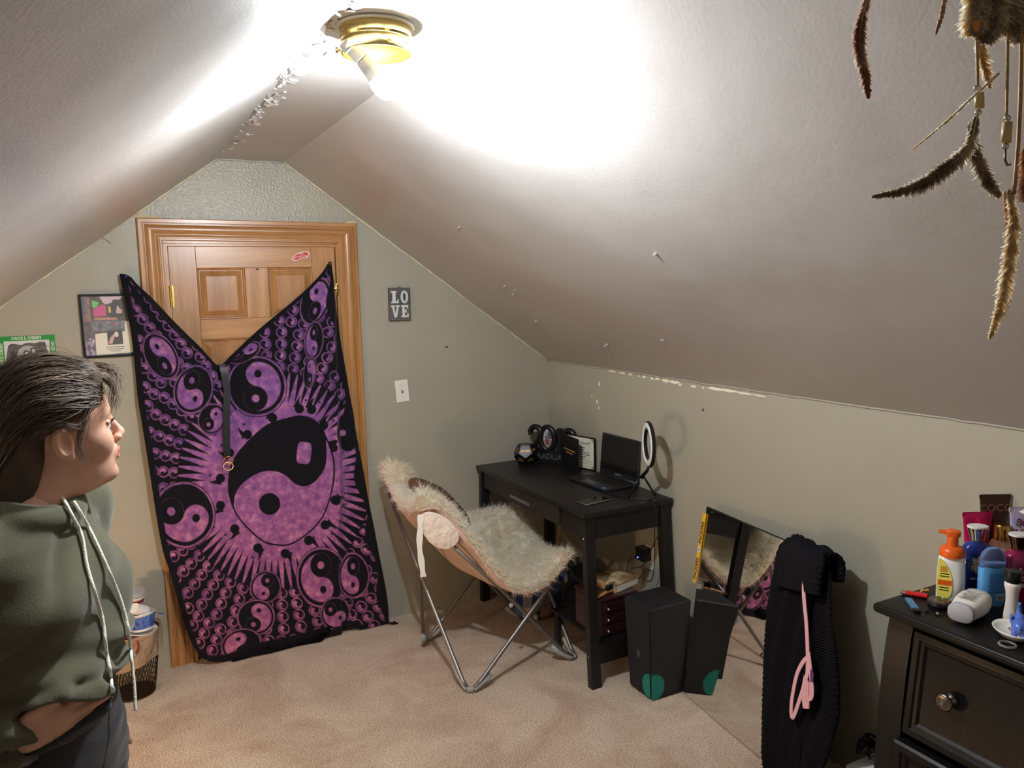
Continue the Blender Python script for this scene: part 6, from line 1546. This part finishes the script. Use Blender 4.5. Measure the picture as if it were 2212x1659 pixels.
def f_head(P):
    L = head_local(P)
    d = sd_ell(L, (-.012, 0, .050), (.096, .077, .088))
    d = smin(d, sd_ell(L, (.040, 0, .0), (.054, .060, .085)), .03)
    d = smin(d, sd_ell(L, (.048, 0, .052), (.048, .056, .045)), .03)
    d = smin(d, sd_ell(L, (.042, 0, -.062), (.050, .050, .040)), .025)
    d = smin(d, sd_ell(L, (.080, 0, -.088), (.017, .020, .015)), .018)
    d = smin(d, sd_ell(L, (.02, 0, -.085), (.05, .045, .028)), .025)
    for s in (-1, 1):
        d = smin(d, sd_ell(L, (.062, s*.040, -.018), (.026, .022, .026)), .02)
        d = smin(d, sd_ell(L, (.078, s*.025, .036), (.016, .026, .009)), .012)
        d = smax(d, -sd_ell(L, (.103, s*.031, .014), (.016, .018, .012)), .012)
        d = smin(d, sd_ell(L, (.076, s*.032, .012), (.0135, .0145, .0135)), .004)
        # ear
        e = sd_ell(L, (-.006, s*.083, .002), (.0185, .0115, .031)); e = smax(e, -sd_ell(L, (-.001, s*.0925, .004), (.0105, .0105, .020)), .005)
        e = smin(e, sd_ell(L, (.003, s*.081, -.023), (.009, .006, .011)), .006)
        d = smin(d, e, .006)
        d = smin(d, sd_ell(L, (.104, s*.011, -.021), (.009, .007, .007)), .005)
    d = smin(d, sd_cap(L, (.093, 0, .028), (.112, 0, -.010), .0065, .0085), .010)
    d = smin(d, sd_ell(L, (.113, 0, -.014), (.009, .010, .008)), .006)
    d = smin(d, sd_ell(L, (.088, 0, -.044), (.017, .026, .018)), .012)
    d = smin(d, sd_ell(L, (.1005, 0, -.0435), (.007, .018, .005)), .004)
    d = smin(d, sd_ell(L, (.0985, 0, -.0575), (.007, .015, .0055)), .004)
    d = smin(d, sd_cap(P, tuple(HC+RH @ np.array([-.02, 0, -.04], np.float32)), (-.305, -2.195, 1.33), .054, .060), .03)
    return d
Vh, Qh = surface_nets(f_head, (-.40, -2.31, 1.34), (-.10, -2.06, 1.64), .0028)
HL = (0.00,)
# hand (right, laid flat on the stomach under the hem)
W0 = np.array([-.372, -2.362, .985]); K0 = np.array([-.300, -2.374, 1.012])
fing = [((-.268, -2.370, 1.034), (-.238, -2.362, 1.044), (-.214, -2.348, 1.046)), ((-.262, -2.373, 1.018), (-.228, -2.364, 1.028), (-.200, -2.346, 1.030)), ((-.262, -2.371, 1.001), (-.230, -2.362, 1.009), (-.204, -2.344, 1.012)), ((-.268, -2.366, 0.985), (-.240, -2.357, 0.991), (-.220, -2.344, 0.993))]
def f_hand(P):
    d = sd_cap(P, tuple(W0-np.array([.10, 0, .03])), tuple(W0), .030, .025)
    d = smin(d, sd_ell((P-K0) @ np.array([[.94, 0, -.33], [0, 1, 0], [.33, 0, .94]], np.float32), (0, 0, 0), (.052, .017, .036)), .02)
    for k, (a, b, c) in enumerate(fing):
        r = (.0098, .010, .0095, .0082)[k]
        a0 = K0+np.array([.012, 0, (.018, .006, -.008, -.02)[k]])
        f = np.minimum(sd_cap(P, tuple(a0), a, r*1.1, r*1.05), np.minimum(sd_cap(P, a, b, r*1.05, r*.95), sd_cap(P, b, c, r*.95, r*.78)))
        d = smin(d, f, .004)
    t = np.minimum(sd_cap(P, (-.335, -2.370, 1.016), (-.298, -2.380, 1.050), .013, .0115), sd_cap(P, (-.298, -2.380, 1.050), (-.268, -2.375, 1.062), .0112, .009))
    return smin(d, t, .010)
Vn, Qn = surface_nets(f_hand, (-.50, -2.43, .91), (-.17, -2.32, 1.09), .0032)
def hand_sdf(P, w, dirv, side):
    """relaxed hanging hand"""
    w = np.array(w, float); d = sd_ell(P, tuple(w+np.array([0, 0, -.05])), (.038, .018, .05))
    for k in range(4):
        x0 = (-.027+.018*k); l = (.06, .075, .078, .065)[k]
        a = w+np.array([x0, 0, -.085]); b = a+np.array([.004, side*.006, -l*.55]); c = b+np.array([.012, side*.014, -l*.45])
        d = smin(d, np.minimum(sd_cap(P, tuple(a), tuple(b), .0092), sd_cap(P, tuple(b), tuple(c), .009, .0075)), .004)
    return smin(d, np.minimum(sd_cap(P, tuple(w+np.array([.03, 0, -.035])), tuple(w+np.array([.052, side*.004, -.075])), .012, .0105), sd_cap(P, tuple(w+np.array([.052, side*.004, -.075])), tuple(w+np.array([.058, side*.01, -.105])), .0105, .008)), .008)
SF, SN = on(-.005, .165, 1.325), on(-.005, -.165, 1.325)
EF, WF = (-.252, -1.985, 1.06), (-.232, -1.99, .845)
EN, WN = (-.555, -2.345, 1.035), tuple(W0+np.array([.018, -.002, .004]))
Vf, Qf = surface_nets(lambda P: smin(hand_sdf(P, (WF[0], WF[1], WF[2]+.01), None, -1), sd_cap(P, WF, (WF[0], WF[1], WF[2]+.08), .024, .028), .02), (-.30, -2.06, .63), (-.15, -1.92, .93), .0042)
def f_body(P):
    d = stack(P, [.80, .88, .98, 1.08, 1.20, 1.30, 1.36], [.09, .112, .108, .105, .12, .10, .06], [.10, .115, .10, .095, .10, .09, .06], [.13, .168, .158, .145, .15, .15, .08])
    d = smax(smax(d, P[..., 2]-1.37, .03), .80-P[..., 2], .05)
    d = smin(d, sd_cap(P, (-.305, -2.195, 1.36), (-.322, -2.2, 1.30), .055, .07), .04)
    for S_, E2, W2_ in ((SF, EF, WF), (SN, EN, WN)): d = smin(d, np.minimum(sd_cap(P, S_, E2, .048, .036), sd_cap(P, E2, W2_, .036, .026)), .03)
    for h, k, a, s in (((-.275, -2.105, .86), (-.235, -2.085, .47), (-.285, -2.08, .085), 1), ((-.375, -2.275, .86), (-.355, -2.30, .47), (-.405, -2.30, .085), -1)):
        d = smin(d, np.minimum(sd_cap(P, h, k, .082, .052), sd_cap(P, k, a, .052, .034)), .04)
        d = smin(d, np.minimum(sd_ell(P, (a[0]-.005, a[1], .035), (.038, .034, .034)), sd_ell(P, (a[0]+.085, a[1]-.015, .026), (.085, .042, .026))), .03)
    return smax(d, .001-P[..., 2], .004)
Vb, Qb = surface_nets(f_body, (-.64, -2.48, -.01), (-.10, -1.88, 1.40), .0075)
Vall = np.concatenate([Vb, Vh, Vn, Vf]); Qall = np.concatenate([Qb, Qh+len(Vb), Qn+len(Vb)+len(Vh), Qf+len(Vb)+len(Vh)+len(Vn)])
PB = Vector((-.322, -2.20, 0))
def skin_mat():
    m = mat('skin', rgb(206, 158, 134), .5, var=.10, vscale=40, bump=.1, bscale=500, bdist=.001); nt = m.node_tree; N = nt.nodes; L = nt.links; b = N['Principled BSDF']
    b.inputs['Subsurface Weight'].default_value = .15; b.inputs['Subsurface Radius'].default_value = (.01, .004, .002); b.inputs['Subsurface Scale'].default_value = 1.0
    src = b.inputs['Base Color'].links[0].from_socket
    at = N.new('ShaderNodeAttribute'); at.attribute_name = 'lip'; mx = N.new('ShaderNodeMix'); mx.data_type = 'RGBA'; mx.inputs[7].default_value = rgb(186, 100, 96)
    L.new(at.outputs['Fac'], mx.inputs[0]); L.new(src, mx.inputs[6]); L.new(mx.outputs[2], b.inputs['Base Color'])
    return m
person = fast_mesh('person', Vall-np.array(PB), Qall, skin_mat()); person.location = PB
tag(person, 'person in a dark green cropped hoodie and black leggings looking right', 'person')
Lh = (Vall-HC) @ RH
lip = np.clip(1.2-np.minimum(np.abs(sd_ell(Lh, (.100, 0, -.0435), (.010, .021, .0068))), np.abs(sd_ell(Lh, (.098, 0, -.0575), (.010, .018, .0072))))/.003, 0, 1)*(Lh[:, 0] > .085)*(np.abs(Lh[:, 2]+.05) < .022)
a_ = person.data.attributes.new('lip', 'FLOAT', 'POINT'); a_.data.foreach_set('value', lip.astype(np.float32))
sm = person.modifiers.new('smooth', 'SMOOTH'); sm.factor = .5; sm.iterations = 2
def hw(x, y, z): return Vector(HC+RH @ np.array([x, y, z], np.float32))
TH = Matrix.Translation(Vector(HC)) @ Rh.to_4x4()
for s in (-1, 1):
    ey = MB().ball((.0795, s*.032, .0125), .0128, 10, T=TH).build('eyeball', mat('eye_white', rgb(226, 218, 212), .2), None, smooth=True); own(person, ey)
    own(person, MB().ball((.0905, s*.0325, .0125), (.0025, .0055, .0055), 8, T=TH).build('iris', mat('iris', rgb(58, 40, 28), .15), None, smooth=True))
    lid = [(.078+.0135*math.cos(t)*.9, s*(.032+.0155*math.sin(t)), .0185-.002*abs(math.sin(t))) for t in np.linspace(-1.3, 1.3, 9)]
    own(person, MB().tube([TH @ Vector(p) for p in lid], .0026, 6).build('upper_eyelid', mat('lid_skin', rgb(176, 128, 108), .5), None, smooth=True))
    n_ = 60; t = rng.uniform(-1.2, 1.2, n_); rt = np.stack([.0785+.0145*np.cos(t), s*(.032+.0155*np.sin(t)), .0165-.002*abs(np.sin(t))], 1)
    dr_ = np.stack([np.cos(t)*.9, s*np.sin(t)*.6, .35+0*t], 1)
    ls_ = strands('eyelashes', (rt @ RH.T)+HC, dr_ @ RH.T, np.full(n_, .0085), mat('lash', rgb(16, 12, 12), .6), None, w=.0005, seg=2, droop=-.5, curl=.1); own(person, ls_); ls_['kind'] = 'stuff'
    n_ = 260; t = rng.random(n_); rt = np.stack([.0925-.026*t**1.6, s*(.014+.036*t), .0385+.007*np.sin(t*2.4)-.003*t+rng.normal(size=n_)*.0016], 1)
    eb = strands('eyebrow', (rt @ RH.T)+HC, np.stack([-.25+0*t, s*(1+0*t), .25-.5*t], 1) @ RH.T, np.full(n_, .008), mat('brow_hair', rgb(44, 30, 24), .7), None, w=.0006, seg=2, droop=0, curl=.2); own(person, eb); eb['kind'] = 'stuff'
# ---- hair
def f_hair(P):
    L = head_local(P)
    d = sd_ell(L, (-.012, 0, .058), (.106, .088, .098))
    d = smin(d, sd_ell(L, (-.075, 0, .0), (.062, .074, .09)), .03)
    d = smin(d, sd_ell(L, (-.100, 0, -.06), (.060, .066, .085)), .03)
    d = smin(d, sd_ell(L, (.052, 0, .108), (.045, .06, .034)), .03)
    h = np.interp(L[..., 2], [-.14, -.06, -.03, .0, .02, .04, .06, .08, .10, .13], [-.055, -.042, -.034, -.032, -.026, .020, .052, .078, .098, .16])
    d = smax(d, L[..., 0]-h+.0*L[..., 1], .012)
    return d+.0035*np.sin(L[..., 1]*170+L[..., 0]*30)*np.sin(L[..., 0]*55+1)
V, Q = surface_nets(f_hair, (-.46, -2.31, 1.30), (-.10, -2.04, 1.67), .0042)
def hair_mat():
    m = bpy.data.materials.new('brown_hair'); m.use_nodes = True; nt = m.node_tree; N = nt.nodes; L = nt.links; b = N['Principled BSDF']
    at = N.new('ShaderNodeAttribute'); at.attribute_name = 'tone'; rp = N.new('ShaderNodeValToRGB'); e = rp.color_ramp.elements
    e[0].color = rgb(38, 29, 24); e[1].color = rgb(150, 128, 108); x = e.new(.5); x.color = rgb(82, 66, 54)
    L.new(at.outputs['Fac'], rp.inputs['Fac']); L.new(rp.outputs['Color'], b.inputs['Base Color']); b.inputs['Roughness'].default_value = .6; b.inputs['Specular IOR Level'].default_value = .25
    return m
M_hair = hair_mat()
hb = fast_mesh('hair', V, Q, M_hair, None); own(person, hb)
a_ = hb.data.attributes.new('tone', 'FLOAT', 'POINT'); a_.data.foreach_set('value', (.30+.22*np.sin(V[:, 1]*160+V[:, 2]*60)*np.sin(V[:, 0]*40)).astype(np.float32))
def hair_strands(name, n, seed, th0, th1, lift, wav, seg=14, w=.0010, dr=.10, back=.012):
    r = np.random.default_rng(seed); ph = r.uniform(-1.5, 1.5, n); t = np.linspace(0, 1, seg+1)[None]
    s0 = (th0+.42*np.abs(ph)**1.5*.5+r.normal(size=n)*.12)[:, None]; e0 = (th1+r.normal(size=n)*.15)[:, None]; th = s0+(e0-s0)*t
    lf = (np.abs(r.normal(size=n))*lift)[:, None]; a1 = r.uniform(0, 6.28, n)[:, None]; wv = (r.random(n)*wav)[:, None]
    rad = 1.0+.02+lf*np.sin(PI*t)+wv*np.sin(9*t+a1)
    phw = ph[:, None]+.10*np.sin(5*t+a1)+.25*np.sign(ph[:, None])*t*t*.6
    x = -.012+np.cos(th)*.108*rad; y = np.sin(th)*np.sin(phw)*.0895*rad; z = .056+np.sin(th)*np.cos(phw)*.0995*rad
    drop = np.clip((th-1.75)/1.1, 0, 1)**1.5; z = z-dr*drop*(.4+.6*np.abs(np.sin(phw))); x = x-back*drop
    P = np.stack([x, y, z], -1) @ RH.T+HC
    tan = np.gradient(P, axis=1); c0 = np.array(HC)[None, None]; nr_ = P-c0; sd = np.cross(tan, nr_); sd /= np.linalg.norm(sd, axis=-1, keepdims=True)+1e-9
    ww = (w*(.35+.65*np.sin(PI*np.clip(t*.95+.03, 0, 1))))[..., None]
    V = np.stack([P-sd*ww, P+sd*ww], 2).reshape(-1, 3)
    base = np.arange(n)[:, None]*(2*(seg+1)); k = np.arange(seg)[None]*2
    q = np.stack([base+k, base+k+1, base+k+3, base+k+2], -1).reshape(-1, 4)
    o = fast_mesh(name, V, q, M_hair, None); own(person, o)
    tn = np.repeat(np.clip(r.normal(.42, .2, n), 0, 1), 2*(seg+1)); a_ = o.data.attributes.new('tone', 'FLOAT', 'POINT'); a_.data.foreach_set('value', tn.astype(np.float32)); o['kind'] = 'stuff'
hair_strands('hair_strands', 5200, 21, .42, 2.75, .025, .018)
hair_strands('hair_strands', 900, 22, .30, 2.4, .09, .05, w=.0007)
hair_strands('hair_strands', 2600, 23, 1.5, 2.95, .03, .03, dr=.24, back=.055)
def wisp(pts, n, spread, seed):
    r = np.random.default_rng(seed); P0 = np.array(catmull(pts, 6)); m_ = len(P0); Vs = []; Qs = []
    for k in range(n):
        off = r.normal(size=3)*spread; cu = r.normal(size=3)*spread*1.2; t = np.linspace(0, 1, m_)[:, None]
        P = (P0+off*(.3+t)+cu*np.sin(t*5+r.random()*6)*.5) @ RH.T+HC; Vs.append([Vector(p) for p in P])
    mb = MB()
    for p in Vs: mb.tube(p, [.0007*(1-.8*i/m_) for i in range(m_)], 3, cap=False)
    o = mb.build('loose_strands', M_hair, None, smooth=True, recalc=False); own(person, o); o['kind'] = 'stuff'
    a_ = o.data.attributes.new('tone', 'FLOAT', 'POINT'); a_.data.foreach_set('value', np.full(len(o.data.vertices), .62, np.float32))
wisp([(.045, -.070, .075), (.040, -.080, .045), (.026, -.084, .015), (.020, -.083, -.015), (.028, -.074, -.040)], 34, .004, 1)
wisp([(.070, -.055, .085), (.050, -.078, .055), (.022, -.088, .030), (-.015, -.092, .046), (-.045, -.092, .028)], 40, .005, 2)
wisp([(.095, -.030, .100), (.105, -.045, .085), (.098, -.055, .062), (.088, -.058, .045)], 40, .006, 3)
wisp([(.085, .0, .125), (.112, -.015, .115), (.122, -.025, .095), (.115, -.034, .075)], 40, .007, 4)
# ---- hoodie
def hem(P): return 1.012+.035*np.clip((-2.2-P[..., 1])/.17, -.3, 1)+.012*np.sin(P[..., 0]*34+P[..., 1]*11)-.03*np.clip((-.32-P[..., 0])/.16, 0, 1)
def f_hood(P):
    d = stack(P, [.96, 1.0, 1.03, 1.08, 1.15, 1.22, 1.27, 1.31, 1.36, 1.40], [.120, .132, .150, .162, .158, .143, .130, .113, .080, .06], [.115, .12, .13, .135, .13, .128, .125, .11, .085, .06], [.172, .176, .185, .19, .185, .176, .168, .15, .10, .07])
    d = smax(d, P[..., 2]-1.375, .03)
    for s in (-1, 1): d = smin(d, sd_ell(P, on(.082, s*.070, 1.20), (.06, .062, .062)), .05)
    for S_, E2, W2_, r0, r1, r2 in ((SF, EF, (WF[0], WF[1], WF[2]+.045), .064, .054, .040), (SN, EN, WN, .066, .058, .038)):
        d = smin(d, sd_cap(P, on(0, 0, 1.345), S_, .055, .062), .03)
        d = smin(d, np.minimum(sd_cap(P, S_, E2, r0, r1), sd_cap(P, E2, W2_, r1, r2)), .022)
    # folds
    u = (P[..., 0]-PC[0])*pd[0]+(P[..., 1]-PC[1])*pd[1]; v = (P[..., 0]-PC[0])*pl_[0]+(P[..., 1]-PC[1])*pl_[1]; z = P[..., 2]
    low = np.clip((1.14-z)/.08, 0, 1)
    d = d+.012*low*np.sin(z*88+v*18+1.5*np.sin(v*14))+.007*np.sin(z*38-v*34+2*np.sin(v*9+z*6))*np.clip((1.33-z)/.1, 0, 1)
    d = d+.006*np.exp(-((z-(1.325+1.4*(v+.02))) / .022)**2)*(v < -.0)*(u > 0)
    hb_ = f_hand(P)-.012; d = smin(d, np.where(z > 1.0, hb_, .1), .02)
    # open hem: hollow
    inner = d+.018
    d = smax(d, -np.maximum(inner, -.0+z-1.16), .004)
    keep = np.minimum(np.sqrt((P[..., 0]-EN[0])**2+(P[..., 1]-EN[1])**2+(P[..., 2]-EN[2])**2), 9)
    arm = np.minimum(np.minimum(sd_cap(P, EN, WN, .075, .06), sd_cap(P, EF, (WF[0], WF[1], WF[2]+.045), .07, .06)), np.minimum(sd_cap(P, SN, EN, .075), sd_cap(P, SF, EF, .07)))
    cut = np.where(arm < .0, -1.0, hem(P)-z)
    d = smax(d, cut, .006)
    # neck opening and hood roll
    nk = sd_cap(P, (-.305, -2.195, 1.30), (-.290, -2.190, 1.46), .062, .070)
    d = smax(d, -nk, .012)
    ring = np.stack([P[..., 0]+.312, P[..., 1]+2.198, P[..., 2]-1.372-.30*((P[..., 0]+.312)*-pd[0]+(P[..., 1]+2.198)*-pd[1])], -1)
    rr2 = np.hypot(ring[..., 0], ring[..., 1]); tor = np.hypot(rr2-.085, ring[..., 2])-.021
    d = smin(d, tor, .012)
    d = smin(d, smax(sd_ell(P, on(-.105, .0, 1.365), (.085, .10, .065)), -nk, .012), .02)
    gap = sd_cap(P, on(.05, .012, 1.42), on(.125, .012, 1.325), .018, .006)
    d = smax(d, -gap, .008)
    return d
V, Q = surface_nets(f_hood, (-.68, -2.47, .86), (-.10, -1.90, 1.47), .0052)
M_hood = mat('olive_fleece', rgb(86, 84, 66), .9, var=.2, vscale=10, bump=.4, bscale=380, bdist=.002, sheen=.25, spec=.15)
hd = fast_mesh('hoodie', V, Q, M_hood, None); own(person, hd); md = hd.modifiers.new('smooth', 'SMOOTH'); md.factor = .5; md.iterations = 3
# ribbed cuffs
for (a, b, r) in ((np.array(WN)+np.array([-.05, .006, .012]), np.array(WN)+np.array([.012, -.002, .004]), .040), (np.array(WF)+np.array([0, 0, .06]), np.array(WF)+np.array([0, 0, .005]), .036)):
    dv = Vector(b-a); Tq = Matrix.Translation(Vector(a)) @ Vector((0, 0, 1)).rotation_difference(dv).to_matrix().to_4x4(); Ln = dv.length; n = 72; R = []
    for zz, rr_ in ((0, r), (Ln*.25, r*1.03), (Ln*.75, r*1.0), (Ln, r*.93), (Ln, r*.80), (Ln*.5, r*.78)):
        R.append([Tq @ Vector(((rr_+.0012*math.cos(k*PI))*math.cos(2*PI*k/n), (rr_+.0012*math.cos(k*PI))*math.sin(2*PI*k/n), zz)) for k in range(n)])
    own(person, MB().rings(R, cap=False).build('sleeve_cuff', mat('olive_rib', rgb(64, 63, 50), .9), None, smooth=True))
# ---- leggings
def f_leg(P):
    d = stack(P, [.74, .82, .90, .96, 1.02], [.105, .118, .124, .118, .114], [.12, .128, .122, .11, .106], [.15, .172, .178, .170, .164])
    top = np.minimum(.978+.40*np.clip(P[..., 0]+.32, -.12, .2), 1.03)
    d = smin(d, smax(f_hand(P)-.006, .955-P[..., 2], .02), .025)
    d = smax(smax(d, P[..., 2]-top, .004), .76-P[..., 2], .05)
    for h, k, a in (((-.275, -2.105, .84), (-.235, -2.085, .47), (-.285, -2.08, .10)), ((-.375, -2.275, .84), (-.355, -2.30, .47), (-.405, -2.30, .10))):
        d = smin(d, smax(np.minimum(sd_cap(P, h, k, .095, .060), sd_cap(P, k, a, .060, .041)), P[..., 2]-.9, .03), .035)
    d = d+.0015*np.sin(P[..., 2]*120+P[..., 0]*40)*np.sin(P[..., 1]*50)
    return smax(d, .075-P[..., 2], .003)
V, Q = surface_nets(f_leg, (-.56, -2.45, .05), (-.08, -1.95, 1.03), .0065)
lg = fast_mesh('leggings', V, Q, mat('black_leggings', rgb(20, 20, 25), .75, bump=.15, bscale=200, sheen=.1), None); own(person, lg); md = lg.modifiers.new('smooth', 'SMOOTH'); md.factor = .5; md.iterations = 3
# ---- drawstrings
def string(P):
    o = MB().tube(catmull(P, 3), .0031, 8).build('drawstring', mat('cotton_cord', rgb(224, 220, 206), .8, bump=.8, bscale=420, bdist=.004), None, smooth=True); own(person, o)
string([(-0.2524, -2.1919, 1.3685), (-0.2487, -2.2273, 1.3753), (-0.2462, -2.2289, 1.3737), (-0.2432, -2.2322, 1.3696), (-0.2379, -2.2605, 1.3665), (-0.2334, -2.2675, 1.3557), (-0.2291, -2.2702, 1.3438), (-0.2254, -2.2655, 1.3312), (-0.2218, -2.2566, 1.3175), (-0.2185, -2.2613, 1.3048), (-0.2165, -2.2689, 1.2894), (-0.2153, -2.2803, 1.2729), (-0.2135, -2.2917, 1.2572), (-0.2106, -2.302, 1.2428), (-0.2071, -2.3144, 1.2298), (-0.2041, -2.3177, 1.2136), (-0.2014, -2.3062, 1.1918), (-0.1988, -2.2913, 1.1681), (-0.1963, -2.2948, 1.1511), (-0.1954, -2.3015, 1.1354), (-0.195, -2.3114, 1.1213), (-0.1948, -2.3099, 1.1035), (-0.1938, -2.3089, 1.087), (-0.1922, -2.3216, 1.0773), (-0.191, -2.3268, 1.0656), (-0.1922, -2.2691, 1.0257), (-0.1899, -2.3566, 1.0525), (-0.1898, -2.361, 1.0458)])
string([(-0.2267, -2.2437, 1.3663), (-0.2232, -2.2515, 1.3606), (-0.2186, -2.2551, 1.3504), (-0.2139, -2.2515, 1.3365), (-0.2094, -2.2329, 1.3174), (-0.2035, -2.2394, 1.3027), (-0.1974, -2.2489, 1.2871), (-0.1909, -2.2589, 1.2689), (-0.1843, -2.2682, 1.2488), (-0.1782, -2.2706, 1.2278), (-0.1732, -2.2552, 1.203), (-0.1684, -2.2503, 1.1824), (-0.1642, -2.2517, 1.1641), (-0.161, -2.2552, 1.1463), (-0.1584, -2.2589, 1.1288), (-0.1566, -2.2682, 1.1136), (-0.1557, -2.2499, 1.0875), (-0.1557, -2.1751, 1.0376), (-0.1554, -2.2149, 1.0351), (-0.155, -2.222, 1.0188), (-0.1547, -2.2292, 1.0026), (-0.1546, -2.2364, 0.9871), (-0.155, -2.2439, 0.971), (-0.1556, -2.2514, 0.9555), (-0.156, -2.2566, 0.9449)])
